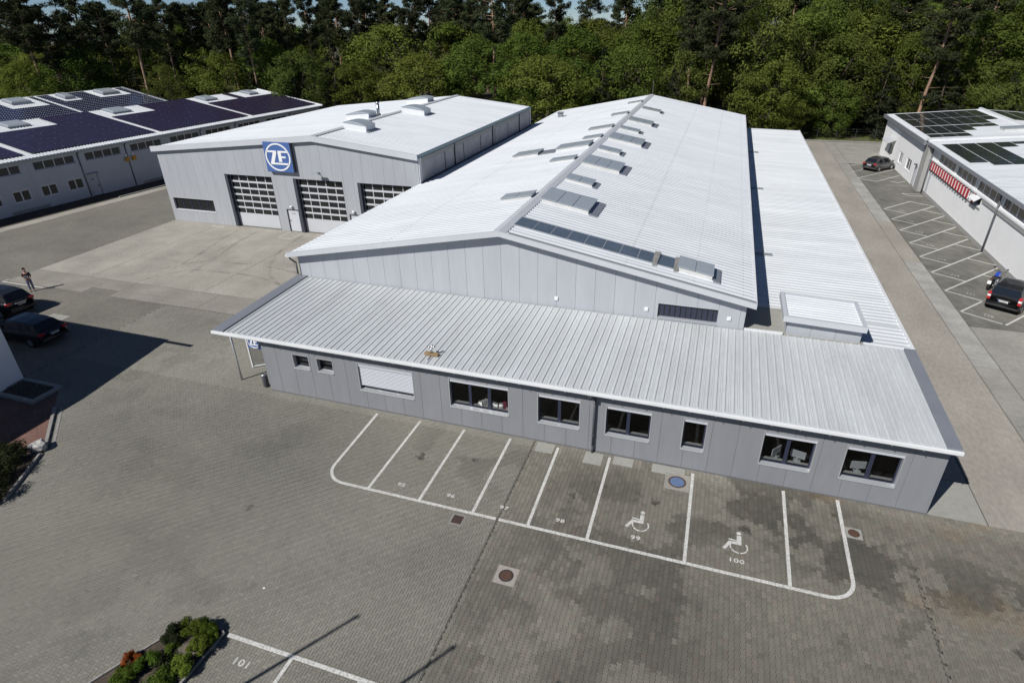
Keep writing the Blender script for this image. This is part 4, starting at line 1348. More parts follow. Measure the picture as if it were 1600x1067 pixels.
# long dark ribbon near the gable
Wv = lambda u, v, h: WRR(v, u, h)
rb = MB().hexa([Wv(0.33, 7.6, 0), Wv(8.6, 7.6, 0), Wv(8.6, 9.05, 0), Wv(0.33, 9.05, 0), Wv(0.33, 7.6, 0.1), Wv(8.6, 7.6, 0.1), Wv(8.6, 9.05, 0.1), Wv(0.33, 9.05, 0.1)]).build('ribbon_rooflight', M['alu'], hall)
ed = [0.36, 1.34, 2.28, 3.17, 4.06, 5.0, 5.87, 6.77, 7.55]
for a, c in zip(ed[:-1], ed[1:]):
    MB().hexa([Wv(a + 0.03, 7.68, 0.1), Wv(c - 0.03, 7.68, 0.1), Wv(c - 0.03, 9.0, 0.1), Wv(a + 0.03, 9.0, 0.1), Wv(a + 0.03, 7.68, 0.115), Wv(c - 0.03, 7.68, 0.115), Wv(c - 0.03, 9.0, 0.115), Wv(a + 0.03, 9.0, 0.115)]).build('pane', M['sky_dark'], rb)
MB().hexa([Wv(7.8, 7.63, 0.1), Wv(8.58, 7.63, 0.1), Wv(8.58, 9.02, 0.1), Wv(7.8, 9.02, 0.1), Wv(7.8, 7.63, 0.125), Wv(8.58, 7.63, 0.125), Wv(8.58, 9.02, 0.125), Wv(7.8, 9.02, 0.125)]).build('pane', M['sky_dark'], rb)
for a, c in ((7.55, 7.78), (8.6, 8.8)):
    MB().hexa([Wv(a, 7.5, 0.02), Wv(c, 7.56, 0.02), Wv(c + 0.05, 9.1, 0.02), Wv(a - 0.04, 9.12, 0.02), Wv(a, 7.5, 0.2), Wv(c, 7.56, 0.17), Wv(c + 0.05, 9.1, 0.22), Wv(a - 0.04, 9.12, 0.18)]).build('sealing_strip', M['kerb'], rb)
o_ = rooflight(hall, Wv, 8.82, 10.45, 7.65, 9.1, 0.26, 2, M['sky_glass'], M['curb'])
MB().hexa([Wv(10.5, 7.5, 0.02), Wv(10.85, 7.5, 0.02), Wv(10.85, 9.2, 0.02), Wv(10.5, 9.2, 0.02), Wv(10.5, 7.5, 0.1), Wv(10.85, 7.5, 0.08), Wv(10.85, 9.2, 0.08), Wv(10.5, 9.2, 0.1)]).build('flashing', M['zinc'], o_)
vt = MB().box(0.15, 0.75, 58.9, 59.5, 5.4, 6.05).box(0.05, 0.85, 58.8, 59.6, 6.12, 6.2).box(0.2, 0.25, 58.95, 59.0, 6.0, 6.15).box(0.65, 0.7, 59.4, 59.45, 6.0, 6.15)
vt.build('roof_vent', M['zinc'], hall)
MB().tube((10.9, 69.0, 7.4), (10.9, 69.0, 9.3), 0.02, 0.015, 6).build('lightning_rod', M['zinc'], hall)

# ================================================================== low side hall on the right
side = thing('side_hall', 'low flat white roofed side hall along the right of the long hall', 'building', (26.5, 38, 0))
zs = lambda x: 3.52 - (x - 23.0) * 0.022
WS = lambda u, v, h: (v, u, zs(v) + h)
ribbed(WS, 9.7, 69.1, 22.99, 30.22, 0.4, 0.042, 0.3, 0.55).build('roof_sheet', M['low_roof'], side)
ribbed(WS, 6.6, 9.7, 28.15, 30.22, 0.4, 0.042, 0.3, 0.55).build('roof_sheet', M['low_roof'], side)
MB().box(30.2, 30.33, 6.55, 69.1, 3.2, 3.43).build('gutter', M['white_trim'], side)
MB().box(30.05 - 0.14, 30.05, 6.65, 69, 0, 3.3).box(23.0, 30.05, 68.86, 69, 0, 3.3).build('wall', M['annex'], side)
for y in (17.8, 35.0, 51.6):
    MB().box(23.02, 24.75, y, y + 0.09, 3.54, 3.66).build('roof_joint_bar', M['zinc'], side)
MB().box(23.0, 28.14, 6.66, 9.69, 3.40, 3.545).build('terrace', M['slab'], side)
MB().box(23.0, 24.72, 6.62, 6.74, 3.55, 3.66).build('upstand', M['white_trim'], side)
# stair head with its own little roof
WSH = lambda u, d, z: (u, 6.80 - d, z)
wall(side, WSH, 24.85, 28.0, 3.5, lambda u: 4.32, [], [25.9, 26.95], M['hall'], name='stairhead_panel', core='stairhead_wall')
MB().box(24.85, 24.95, 6.95, 9.2, 3.5, 4.3).box(27.9, 28.0, 6.95, 9.2, 3.5, 4.3).box(24.96, 27.89, 9.1, 9.2, 3.5, 4.3).build('stairhead_wall', M['hall'], side)
WT = lambda u, v, h: (v, u, 4.50 - (v - 24.6) * 0.035 + h)
ribbed(WT, 6.6, 9.4, 24.75, 27.95, 0.28, 0.04, 0.3, 0.55).build('stairhead_roof', M['roof'], side)
tb = MB()
for (u0, u1, v0, v1) in ((6.5, 6.62, 24.6, 28.1), (9.38, 9.5, 24.6, 28.1), (6.62, 9.38, 24.6, 24.78), (6.62, 9.38, 27.93, 28.1)):
    tb.hexa([WT(u0, v0, -0.18), WT(u1, v0, -0.18), WT(u1, v1, -0.18), WT(u0, v1, -0.18), WT(u0, v0, 0.09), WT(u1, v0, 0.09), WT(u1, v1, 0.09), WT(u0, v1, 0.09)])
tb.build('stairhead_trim', M['trim'], side)

# ================================================================== signed hall behind the forecourt
zh = thing('signed_hall', 'light grey gabled workshop hall with three glazed sectional doors and blue sign', 'building', (-16, 38, 0))
ZX0, ZX1, ZY0, ZY1, ZR = -29.45, -2.2, 23.3, 54.2, -11.85
tl_, ta_, tr_ = 6.95, 8.5, 7.38
ztop = lambda x: tl_ + (ta_ - tl_) * (x - ZX0) / (ZR - ZX0) if x < ZR else ta_ + (tr_ - ta_) * (x - ZR) / (ZX1 - ZR)
WZ = lambda u, d, z: (u, ZY0 - d, z)
doors = [(-21.75, -16.9), (-14.3, -9.6), (-7.8, -3.0)]
zops = [(a, b, 0.0, 4.88) for a, b in doors] + [(-29.05, -24.1, 1.08, 2.32), (-15.92, -14.62, 0.0, 2.08), (-9.32, -8.3, 0.0, 2.08)]
zj = [-29.45 + 1.0 * i for i in range(1, 28)]
wall(zh, WZ, ZX0, ZR, 0.0, lambda u: ztop(u) - 0.1, zops, zj, M['zf'])
wall(zh, WZ, ZR, ZX1, 0.0, lambda u: ztop(u) - 0.1, zops, zj, M['zf'])
fb = MB()
for a, b in ((ZX0 - 0.3, ZR), (ZR, ZX1 + 0.12)):
    za, zb_ = ztop(max(a, ZX0)) + (0 if a > ZX0 else -0.03), ztop(min(b, ZX1))
    fb.hexa([(a, 22.98, za - 0.33), (b, 22.98, zb_ - 0.33), (b, 23.12, zb_ - 0.33), (a, 23.12, za - 0.33), (a, 22.98, za + 0.14), (b, 22.98, zb_ + 0.14), (b, 23.12, zb_ + 0.14), (a, 23.12, za + 0.14)])
fb.build('gable_fascia', M['trim'], zh)
sfz = MB()
for a, b in ((ZX0 - 0.3, ZR), (ZR, ZX1 + 0.12)):
    za, zb_ = ztop(max(a, ZX0)), ztop(min(b, ZX1))
    sfz.hexa([(a, 23.12, za - 0.14), (b, 23.12, zb_ - 0.14), (b, ZY1, zb_ - 0.14), (a, ZY1, za - 0.14), (a, 23.12, za - 0.03), (b, 23.12, zb_ - 0.03), (b, ZY1, zb_ - 0.03), (a, ZY1, za - 0.03)])
sfz.build('roof_deck', M['deck'], zh)
WZL = lambda u, v, h: (ZR - v, u, ztop(ZR - v) + 0.04 + h)
WZR = lambda u, v, h: (ZR + v, u, ztop(ZR + v) + 0.04 + h)
ribbed(WZL, 23.13, ZY1 + 0.05, 0.0, ZR - ZX0, 0.4, 0.035, 0.3, 0.55).build('roof_sheet', M['roof'], zh)
ribbed(WZR, 23.13, ZY1 + 0.05, 0.0, ZX1 - ZR, 0.4, 0.035, 0.3, 0.55).build('roof_sheet', M['roof'], zh)
rcz = MB()
rcz.prism([(-0.35, 0.05), (0, 0.10), (0.35, 0.05), (0, 0.075)], lambda p, t_: (ZR + p[0], t_, ta_ + 0.03 + p[1]), 23.0, ZY1)
rcz.build('ridge_cap', M['trim'], zh)
# solid side and back walls
MB().box(ZX0, ZX0 + 0.14, ZY0 + 0.01, ZY1, 0, 6.9).build('side_wall', M['zf'], zh)
MB().add([(ZX0, ZY1, 0), (ZX1, ZY1, 0), (ZX1, ZY1, tr_ - 0.1), (ZR, ZY1, ta_ - 0.1), (ZX0, ZY1, tl_ - 0.1)], [(0, 1, 2, 3, 4)]).build('back_wall', M['zf'], zh)
# precast right-hand wall with piers, gutter and downpipes
WC = lambda u, d, z: (ZX1 + d, u, z)
pj = [23.7, 28.4, 30.5, 32.7, 37.1, 40.5, 41.3, 45.6, 49.6, 53.9]
for a, b in zip(pj[:-1], pj[1:]):
    MB().mbox(WC, a + 0.12, b - 0.12, -0.12, 0.06, 4.4, 6.78).build('precast_panel', M['precast'], zh)
MB().mbox(WC, 23.32, ZY1, -0.14, 0.0, 0, 7.2).build('side_wall', M['precast_d'], zh)
MB().mbox(WC, 23.32, 23.7, 0.0, 0.10, 4.4, 7.15).mbox(WC, 53.9, ZY1, 0.0, 0.10, 4.4, 7.15).build('pier', M['trim'], zh)
MB().mbox(WC, 23.7, 53.9, 0.0, 0.09, 6.80, 7.12).build('top_band', M['grey_wall'], zh)
MB().mbox(WC, 23.1, ZY1 + 0.05, 0.02, 0.17, 7.2, 7.36).build('gutter', M['teal'], zh)
for y in (30.5, 40.5, 49.6):
    MB().path([WC(y, 0.11, 7.2), WC(y, 0.11, 5.2), WC(y + 0.1, 0.30, 5.02)], 0.06).build('downpipe', M['pipe'], zh, smooth=True)
MB().mbox(WC, 23.4, ZY1, 0.061, 0.13, 4.6, 5.25).build('base_flashing', M['reveal'], zh)
# ribbon window
zw = window(zh, WZ, -29.05, -24.1, 1.08, 2.32, 5, rec=0.2, fw=0.04, surround=M['trim'], glass=M['dark_glass'], mull=0.035)


def sectional(u0, u1):
    d = MB()
    rec = -0.28
    H_ = 4.88
    cols, rows = 5, 6
    zb0, zt0 = 1.22, 4.84
    cw, rh_ = (u1 - u0) / cols, (zt0 - zb0) / rows
    d.mbox(WZ, u0, u1, rec - 0.05, rec, 0.02, zb0)
    for r_ in range(rows + 1):
        z = zb0 + r_ * rh_
        t_ = 0.10 if r_ < rows else 0.04
        d.mbox(WZ, u0, u1, rec - 0.05, rec, z - (t_ if r_ else 0.0), z + (0.06 if r_ < rows else 0.04))
    dob = d.build('sectional_door', M['trim'], zh)
    mb_ = MB()
    for c_ in range(cols + 1):
        x = u0 + c_ * cw
        mb_.mbox(WZ, max(u0, x - 0.035), min(u1, x + 0.035), rec - 0.04, rec - 0.002, zb0 + 0.06, zt0 - 0.02)
    mb_.build('mullion', M['trim'], dob)
    for r_ in range(rows):
        for c_ in range(cols):
            MB().mbox(WZ, u0 + c_ * cw + 0.036, u0 + (c_ + 1) * cw - 0.036, rec - 0.045, rec - 0.03, zb0 + r_ * rh_ + 0.061, zb0 + (r_ + 1) * rh_ - 0.101).build('pane', M['dark_glass'], dob)
    rv_ = MB()
    rv_.mbox(WZ, u0 - 0.005, u0 + 0.02, rec - 0.05, 0.02, 0, H_).mbox(WZ, u1 - 0.02, u1 + 0.005, rec - 0.05, 0.02, 0, H_).mbox(WZ, u0, u1, rec - 0.05, 0.02, H_ - 0.02, H_ + 0.005)
    rv_.build('door_reveal', M['frame_dark'], dob)
    fr_ = MB().mbox(WZ, u0 - 0.30, u0 - 0.006, 0.015, 0.05, 0, H_ + 0.02)
    fr_.build('guide_rail', M['reveal'], dob)


for a, b in doors: sectional(a, b)
for a, b in ((-15.92, -14.62), (-9.32, -8.3)):
    d_ = MB().mbox(WZ, a + 0.05, b - 0.05, -0.12, -0.06, 0.02, 2.03).build('door', M['cool_wall'], zh)
    f_ = MB().mbox(WZ, a, a + 0.05, -0.13, 0.03, 0, 2.08).mbox(WZ, b - 0.05, b, -0.13, 0.03, 0, 2.08).mbox(WZ, a + 0.05, b - 0.05, -0.13, 0.03, 2.03, 2.08)
    f_.build('door_frame', M['reveal'], d_)
    MB().mbox(WZ, a + 0.12, a + 0.25, -0.06, 0.0, 1.0, 1.04).build('door_handle', M['black'], d_)
    MB().mbox(WZ, (a + b) / 2 - 0.2, (a + b) / 2 + 0.2, -0.06, -0.055, 1.62, 1.72).build('door_plate', M['grey_wall'], d_)
    c_ = (a + b) / 2
    MB().lathe([(0.02, -0.06), (0.13, -0.02), (0.15, 0.08), (0.05, 0.14)], (c_, ZY0 - 0.12, 2.3), 12).build('wall_lamp', M['sign_white'], zh, smooth=True)
fl_ = MB().tube((-11.9, ZY0, 5.5), (-11.6, ZY0 - 0.7, 5.7), 0.03)
fl_.hexa([(-11.95, ZY0 - 0.9, 5.6), (-11.25, ZY0 - 0.9, 5.6), (-11.25, ZY0 - 0.45, 5.5), (-11.95, ZY0 - 0.45, 5.5), (-11.9, ZY0 - 0.85, 5.78), (-11.3, ZY0 - 0.85, 5.78), (-11.3, ZY0 - 0.5, 5.7), (-11.9, ZY0 - 0.5, 5.7)])
fl_.build('floodlight', M['zinc'], zh)
# smoke vents and flue on the roof
for (x0, x1, y0, y1) in ((-11.6, -9.3, 27.7, 29.3), (-11.5, -8.9, 38.6, 40.2), (-15.2, -12.6, 33.8, 35.3), (-15.1, -12.3, 46.6, 48.2)):
    Wq = lambda u, v, h: (u, v, ztop(u) + 0.05 + h)
    b = MB()
    b.hexa([Wq(x0, y0, -0.05), Wq(x1, y0, -0.05), Wq(x1, y1, -0.05), Wq(x0, y1, -0.05), Wq(x0, y0, 0.52), Wq(x1, y0, 0.52), Wq(x1, y1, 0.52), Wq(x0, y1, 0.52)])
    o_ = b.build('smoke_vent', M['white_trim'], zh)
    pr = [(x0 - 0.05 + (x1 - x0 + 0.1) * j / 8, 0.525 + 0.22 * (1 - (2 * j / 8 - 1) ** 2)) for j in range(9)]
    q = MB().prism(pr, lambda p, t_: Wq(p[0], t_, p[1]), y0 - 0.05, y1 + 0.05)
    q.build('vent_dome', M['sky_glass'], o_)
    MB().hexa([Wq(x1 + 0.02, y0 - 0.1, 0.0), Wq(x1 + 0.3, y0 - 0.1, 0.0), Wq(x1 + 0.3, y1, 0.0), Wq(x1 + 0.02, y1, 0.0), Wq(x1 + 0.02, y0 - 0.1, 0.12), Wq(x1 + 0.3, y0 - 0.1, 0.08), Wq(x1 + 0.3, y1, 0.08), Wq(x1 + 0.02, y1, 0.12)]).build('flashing', M['zinc'], o_)
fo = MB().tube((-13.0, 36.4, 8.2), (-13.0, 36.4, 9.6), 0.17, 0.17, 14).tube((-13.0, 36.4, 9.6), (-13.0, 36.4, 9.75), 0.2, 0.2, 14).build('flue', M['steel'], zh, smooth=True)
MB().tube((-13.0, 36.4, 8.4), (-13.0, 36.4, 8.62), 0.32, 0.2, 14).build('flue_collar', M['black'], fo)

sg = MB().box(-16.80, -14.06, 22.94, 23.26, 5.48, 8.0)
sgo = sg.build('square_sign', M['sign_blue'])
tag(sgo, 'large blue square sign with white ring and letters on the grey gable', 'sign')
MB().box(-14.058, -14.03, 22.95, 23.27, 5.46, 8.02).box(-16.8, -14.06, 22.95, 23.27, 5.45, 5.478).build('sign_edge_shade', M['reveal'], sgo)  # dark colour paints the sign's shade along its right and lower edges
circle_sign(sgo, lambda u, d, z: (u, 22.94 - d, z), -16.80, -14.06, 5.48, 8.0, 0.0)
# ================================================================== solar roofed hall on the left (turned slightly)
LA = math.atan(0.113)
lh = thing('solar_hall', 'white walled hall with two dark solar covered roofs at the left forest edge', 'building', (-47.2, 20.0, 0), -LA, local=True)
# local frame: +Y along the facade, -X into the building
WLH = lambda u, d, z: (d, u, z)
up = [(-9.0, -5.2), (-4.2, -0.5), (0.0, 2.1), (3.33, 7.65), (8.75, 13.0), (14.2, 18.4), (19.6, 24.0), (25.0, 29.2), (30.5, 34.6), (35.8, 40.0), (41.2, 45.6)]
lops = [(a, b, 3.82, 4.74) for a, b in up] + [(a, b, 1.08, 2.26) for a, b in ((-5.2, -3.4), (-2.3, -0.55), (0.5, 2.2), (3.28, 4.95), (6.05, 7.75))] + [(8.35, 9.45, 0.0, 2.4)]
wall(lh, WLH, -16, 47.4, 0.0, lambda u: 5.22, lops, [-8.2, -2.6, 2.75, 8.2, 13.6, 19.0, 24.5, 29.8, 35.2, 40.6], M['cool_wall'], core_m=M['grey_wall'], proud=0.02, gap=0.02)
for a, b in up:
    window(lh, WLH, a, b, 3.82, 4.74, 4 if b - a > 3 else 2, rec=0.1, fw=0.05, surround=M['cool_wall'], frame=M['white_trim'], glass=M['shade_glass'], mull=0.04)
for a, b in ((-5.2, -3.4), (-2.3, -0.55), (0.5, 2.2), (3.28, 4.95), (6.05, 7.75)):
    window(lh, WLH, a, b, 1.08, 2.26, 2, rec=0.1, fw=0.07, surround=M['white_trim'], frame=M['white_trim'], glass=M['shade_glass'], mull=0.06)
dd = MB().mbox(WLH, 8.4, 9.4, -0.1, -0.04, 0.02, 2.36).build('door', M['cool_wall'], lh)
MB().mbox(WLH, 8.65, 8.95, -0.04, -0.03, 1.75, 1.85).build('door_plate', M['black'], dd)
MB().mbox(WLH, 9.2, 9.3, -0.04, 0.02, 0.95, 1.1).build('door_handle', M['black'], dd)
MB().mbox(WLH, 8.25, 9.55, 0.02, 0.3, 2.42, 2.47).build('door_canopy', M['grey_wall'], lh)
for y in (8.05, 13.6, 24.2, 30.0, 40.6):
    p = [(0.3, y, 5.1), (0.3, y, 4.95), (0.06, y - 0.05, 4.7), (0.06, y - 0.02, 0.1)]
    MB().path(p, 0.055, 8).build('downpipe', M['pipe'], lh, smooth=True)
for y in (13.35, 14.2):
    MB().mbox(WLH, y - 0.22, y + 0.22, 0.02, 0.28, 2.95, 3.4).build('alarm_box', M['orange'], lh)
    MB().mbox(WLH, y - 0.1, y + 0.1, 0.02, 0.16, 3.45, 3.75).build('lamp', M['sign_white'], lh)
for y0, y1 in ((-0.2, 3.6), (14.6, 18.8)):
    MB().mbox(WLH, y0, y1, 0.02, 0.05, 0.0, 0.35).build('plinth', M['grey_wall'], lh)
# first roof: slope towards the yard and hidden back slope
zn = lambda n: 5.27 + n * 0.156
WR1 = lambda u, v, h: (-v, u, zn(v) + h)
ribbed(WR1, -16, 47.7, -0.45, 13.0, 0.35, 0.035, 0.3, 0.55).build('roof_sheet', M['low_roof'], lh)
WR1b = lambda u, v, h: (-v, u, 7.3 - (v - 13) * 0.156 + h)
ribbed(WR1b, -16, 47.7, 13.0, 26.0, 0.7, 0.035, 0.3, 0.55).build('roof_sheet', M['low_roof'], lh)
WR2 = lambda u, v, h: (-v, u, 5.3 + (v - 26.05) * 0.178 + h)
ribbed(WR2, -16, 41.6, 26.05, 39.0, 0.35, 0.035, 0.3, 0.55).build('roof_sheet', M['low_roof'], lh)
MB().box(-39.4, -39.05, -16, 41.6, 0, 7.6).build('back_wall', M['cool_wall'], lh)
e1 = MB()
e1.add([(0.0, 47.4, 0), (-26, 47.4, 0), (-26, 47.4, 5.2), (-13, 47.4, 7.2), (0.0, 47.4, 5.2)], [(0, 1, 2, 3, 4)])
e1.add([(-26, 41.5, 0), (-39.05, 41.5, 0), (-39.05, 41.5, 7.5), (-26, 41.5, 5.2)], [(0, 1, 2, 3)])
e1.add([(0.0, -15.9, 0), (-39, -15.9, 0), (-39, -15.9, 7.5), (-26, -15.9, 5.2), (-13, -15.9, 7.2), (0, -15.9, 5.2)], [(0, 1, 2, 3, 4, 5)])
e1.build('end_wall', M['cool_wall'], lh)
MB().box(0.42, 0.58, -16, 47.75, 5.0, 5.14).build('gutter', M['zinc'], lh)
MB().hexa([WR1(47.6, -0.5, 0), WR1(47.85, -0.5, 0), WR1(47.85, 13.05, 0), WR1(47.6, 13.05, 0), WR1(47.6, -0.5, 0.14), WR1(47.85, -0.5, 0.14), WR1(47.85, 13.05, 0.14), WR1(47.6, 13.05, 0.14)]).build('verge', M['white_trim'], lh)
MB().hexa([WR2(41.5, 26.1, 0), WR2(41.75, 26.1, 0), WR2(41.75, 39.0, 0), WR2(41.5, 39.0, 0), WR2(41.5, 26.1, 0.1), WR2(41.75, 26.1, 0.1), WR2(41.75, 39.0, 0.1), WR2(41.5, 39.0, 0.1)]).build('verge', M['zinc'], lh)


def field(name, Wf, u0, u1, v0, v1, pu, pv, holes, m, gap=0.015, h=0.12, kind='stuff'):
    vs_, fs = [], []
    nu, nvv = int(round((u1 - u0) / pu)), int(round((v1 - v0) / pv))
    du, dvv = (u1 - u0) / nu, (v1 - v0) / nvv
    b = MB()
    dots = MB()
    for i in range(nu):
        for j in range(nvv):
            a, c = u0 + i * du, v0 + j * dvv
            if any(a + du > h0 and a < h1 and c + dvv > h2 and c < h3 for h0, h1, h2, h3 in holes): continue
            t_ = random.gauss(0, 0.004)
            b.hexa([Wf(a + gap, c + gap, h - 0.03), Wf(a + du - gap, c + gap, h - 0.03), Wf(a + du - gap, c + dvv - gap, h - 0.03), Wf(a + gap, c + dvv - gap, h - 0.03),
                    Wf(a + gap, c + gap, h + t_), Wf(a + du - gap, c + gap, h), Wf(a + du - gap, c + dvv - gap, h + t_), Wf(a + gap, c + dvv - gap, h)])
            if (i + j) % 2 == 0 and random.random() < 0.7:
                dots.hexa([Wf(a - 0.03, c - 0.03, h), Wf(a + 0.03, c - 0.03, h), Wf(a + 0.03, c + 0.03, h), Wf(a - 0.03, c + 0.03, h), Wf(a - 0.03, c - 0.03, h + 0.015), Wf(a + 0.03, c - 0.03, h + 0.015), Wf(a + 0.03, c + 0.03, h + 0.015), Wf(a - 0.03, c + 0.03, h + 0.015)])
    o = b.build(name, m, lh, kind=kind)
    if dots.v: dots.build('panel_clamp', M['pv_frame'], lh, kind='stuff')
    return o


H1 = [(6.3, 11.6, 9.6, 14), (18.4, 24.4, 9.2, 14), (33.4, 39.0, 9.4, 14), (42.4, 46.6, 9.6, 14)]
for u0, u1 in ((-15.5, 3.2), (3.95, 18.35), (19.0, 33.2), (33.95, 47.3)):
    field('solar_field', WR1, u0, u1, 0.55, 12.85, 1.25, 0.62, H1, M['pv_purple'])
for c in ((7.6, 10.0), (20.2, 22.8), (34.8, 37.0), (43.4, 45.2)):
    b = MB()
    v0, v1 = 10.4, 12.6
    b.hexa([WR1(c[0], v0, 0), WR1(c[1], v0, 0), WR1(c[1], v1, 0), WR1(c[0], v1, 0), WR1(c[0], v0, 0.22), WR1(c[1], v0, 0.22), WR1(c[1], v1, 0.22), WR1(c[0], v1, 0.22)])
    o_ = b.build('rooflight', M['zinc'], lh)
    MB().hexa([WR1(c[0] - 0.06, v0 - 0.06, 0.225), WR1(c[1] + 0.06, v0 - 0.06, 0.225), WR1(c[1] + 0.06, v1 + 0.06, 0.225), WR1(c[0] - 0.06, v1 + 0.06, 0.225),
               WR1(c[0] + 0.2, v0 + 0.2, 0.34), WR1(c[1] - 0.2, v0 + 0.2, 0.34), WR1(c[1] - 0.2, v1 - 0.2, 0.34), WR1(c[0] + 0.2, v1 - 0.2, 0.34)]).build('dome', M['sky_glass'], o_)
H2 = [(20.5, 25.8, 34.2, 39), (28.8, 31.6, 35, 39), (34.5, 40.0, 34.6, 39), (5.5, 8.0, 34, 39)]
for u0, u1 in ((-15.5, 12.0), (12.3, 26.6), (27.1, 41.3)):
    v = 26.6
    while v < 38.4:
        segs_ = [(u0, u1)]
        for h0, h1, h2, h3 in H2:
            if v + 0.72 > h2:
                ns = []
                for a, c in segs_:
                    if h1 <= a or h0 >= c: ns.append((a, c))
                    else:
                        if h0 > a: ns.append((a, h0))
                        if h1 < c: ns.append((h1, c))
                segs_ = ns
        for a, c in segs_:
            MB().hexa([WR2(a, v, 0.02), WR2(c, v, 0.02), WR2(c, v + 0.72, 0.02), WR2(a, v + 0.72, 0.02), WR2(a, v, 0.045), WR2(c, v, 0.045), WR2(c, v + 0.72, 0.05), WR2(a, v + 0.72, 0.05)]).build('solar_row', M['pv_blue'], lh)
        v += 0.88
for c in ((21.6, 24.4), (29.4, 31.0), (35.6, 38.6), (6.0, 7.6)):
    b = MB()
    v0, v1 = 35.4, 37.8
    b.hexa([WR2(c[0], v0, 0), WR2(c[1], v0, 0), WR2(c[1], v1, 0), WR2(c[0], v1, 0), WR2(c[0], v0, 0.36), WR2(c[1], v0, 0.36), WR2(c[1], v1, 0.36), WR2(c[0], v1, 0.36)])
    o_ = b.build('rooflight', M['zinc'], lh)
    MB().hexa([WR2(c[0], v0, 0.365), WR2(c[1], v0, 0.365), WR2(c[1], v1, 0.365), WR2(c[0], v1, 0.365), WR2(c[0] + 0.2, v0 + 0.2, 0.5), WR2(c[1] - 0.2, v0 + 0.2, 0.5), WR2(c[1] - 0.2, v1 - 0.2, 0.5), WR2(c[0] + 0.2, v1 - 0.2, 0.5)]).build('dome', M['sky_glass'], o_)
MB().tube((-38.4, 19.0, 7.3), (-38.4, 19.0, 9.0), 0.5, 0.5, 14).build('flue', M['steel'], lh, smooth=True)
MB().tube((-13.2, 27.0, 7.2), (-13.2, 27.0, 8.6), 0.03, 0.03, 6).build('lightning_rod', M['zinc'], lh)
# band of pale concrete and kerb along that hall
kbl = thing('concrete_band', 'pale concrete strip along the foot of the white solar hall', 'path', (-47.2, 20, 0), -LA, local=True)
for i in range(12):
    MB().box(3.6, 5.0, -14 + i * 3.6, -10.42 + i * 3.6, -0.05, 0.012).build('concrete_slab', M['concrete'], kbl)
kbl['kind'] = 'structure'
del kbl['category']
MB().box(3.3, 3.46, 9.0, 42, -0.05, 0.10).build('kerb', M['slab'], kbl)
MB().box(0.1, 3.28, -15, 47, -0.05, 0.006).build('dark_strip', M['soil'], kbl)

# ================================================================== white hall on the right
rh = thing('white_hall', 'white rendered hall with solar panels and window band beside the angled parking', 'building', (46, 40, 0))
RXW = 41.62
WRH = lambda u, d, z: (RXW - d, u, z)
up2 = []
y = 50.6
while y > 4:
    up2.append((y - 5.35, y))
    y -= 5.75
rops = [(a, b, 3.55, 4.55) for a, b in up2] + [(37.2, 38.6, 2.55, 3.35)]
wall(rh, WRH, 4.0, 52.9, 0.0, lambda u: 4.78, rops, [9.5, 20.0, 33.4, 40.2, 46.5], M['white_wall'], core_m=M['grey_wall'], proud=0.02, gap=0.03)
for a, b in up2:
    window(rh, WRH, a, b, 3.55, 4.55, 4, rec=0.12, fw=0.05, surround=M['white_wall'], frame=M['white_trim'], glass=M['shade_glass'], mull=0.06)
MB().mbox(WRH, 4, 52.9, 0.021, 0.16, 3.40, 3.53).build('window_ledge', M['white_trim'], rh)
MB().mbox(WRH, 4, 36.8, 0.021, 0.13, 3.12, 3.34).build('cable_trunk', M['grey_wall'], rh)
MB().mbox(WRH, 36.9, 52.4, 0.021, 0.10, 2.45, 2.56).build('cable_trunk', M['grey_wall'], rh)
for y in (8.6, 20.2, 33.4, 52.3):
    MB().path([WRH(y, 0.4, 4.7), WRH(y, 0.2, 4.45), WRH(y, 0.2, 0.0)], 0.06).build('downpipe', M['pipe'], rh, smooth=True)
hw_ = window(rh, WRH, 37.2, 38.6, 2.55, 3.35, 1, rec=0.14, fw=0.05, surround=M['white_trim'], frame=M['white_trim'], glass=M['dark_glass'])
MB().hexa([WRH(37.15, 0.03, 3.4), WRH(38.65, 0.03, 3.4), WRH(38.65, 0.55, 3.02), WRH(37.15, 0.55, 3.02), WRH(37.15, 0.03, 3.44), WRH(38.65, 0.03, 3.44), WRH(38.65, 0.57, 3.06), WRH(37.15, 0.57, 3.06)]).build('awning', M['sign_white'], hw_)
MB().mbox(WRH, 51.2, 52.0, -0.02, 0.04, 0.05, 2.2).build('door', M['cool_wall'], rh)
MB().mbox(WRH, 4, 53.0, 0.02, 0.09, 0.0, 0.32).build('plinth', M['grey_wall'], rh)
MB().box(RXW + 0.2, 62, 4.0, 4.2, 0, 5.5).box(61.8, 62, 4.2, 74, 0, 6).build('outer_wall', M['white_wall'], rh)
# roofs
WRF = lambda u, v, h: (v, u, 4.96 + (v - 41.0) * 0.085 + h)
ribbed(WRF, 4.0, 53.6, 41.15, 62.2, 0.45, 0.03, 0.3, 0.55).build('roof_sheet', M['low_roof'], rh)
MB().box(41.0, 41.16, 4.0, 53.4, 4.76, 5.0).build('gutter', M['zinc'], rh)
MB().hexa([WRF(53.5, 41.1, 0.02), WRF(54.4, 41.1, 0.02), WRF(54.4, 62, 0.02), WRF(53.5, 62, 0.02), WRF(53.5, 41.1, 0.25), WRF(54.4, 41.1, 0.25), WRF(54.4, 62, 0.25), WRF(53.5, 62, 0.25)]).build('fire_wall_cap', M['white_trim'], rh)
WRB = lambda u, v, h: (v, u, 5.0 + (v - 41.0) * 0.085 + h)
ribbed(WRB, 54.4, 74.2, 40.95, 51.2, 0.45, 0.03, 0.3, 0.55).build('roof_sheet', M['low_roof'], rh)
WRB2 = lambda u, v, h: (v, u, 5.87 - (v - 51.2) * 0.06 + h)
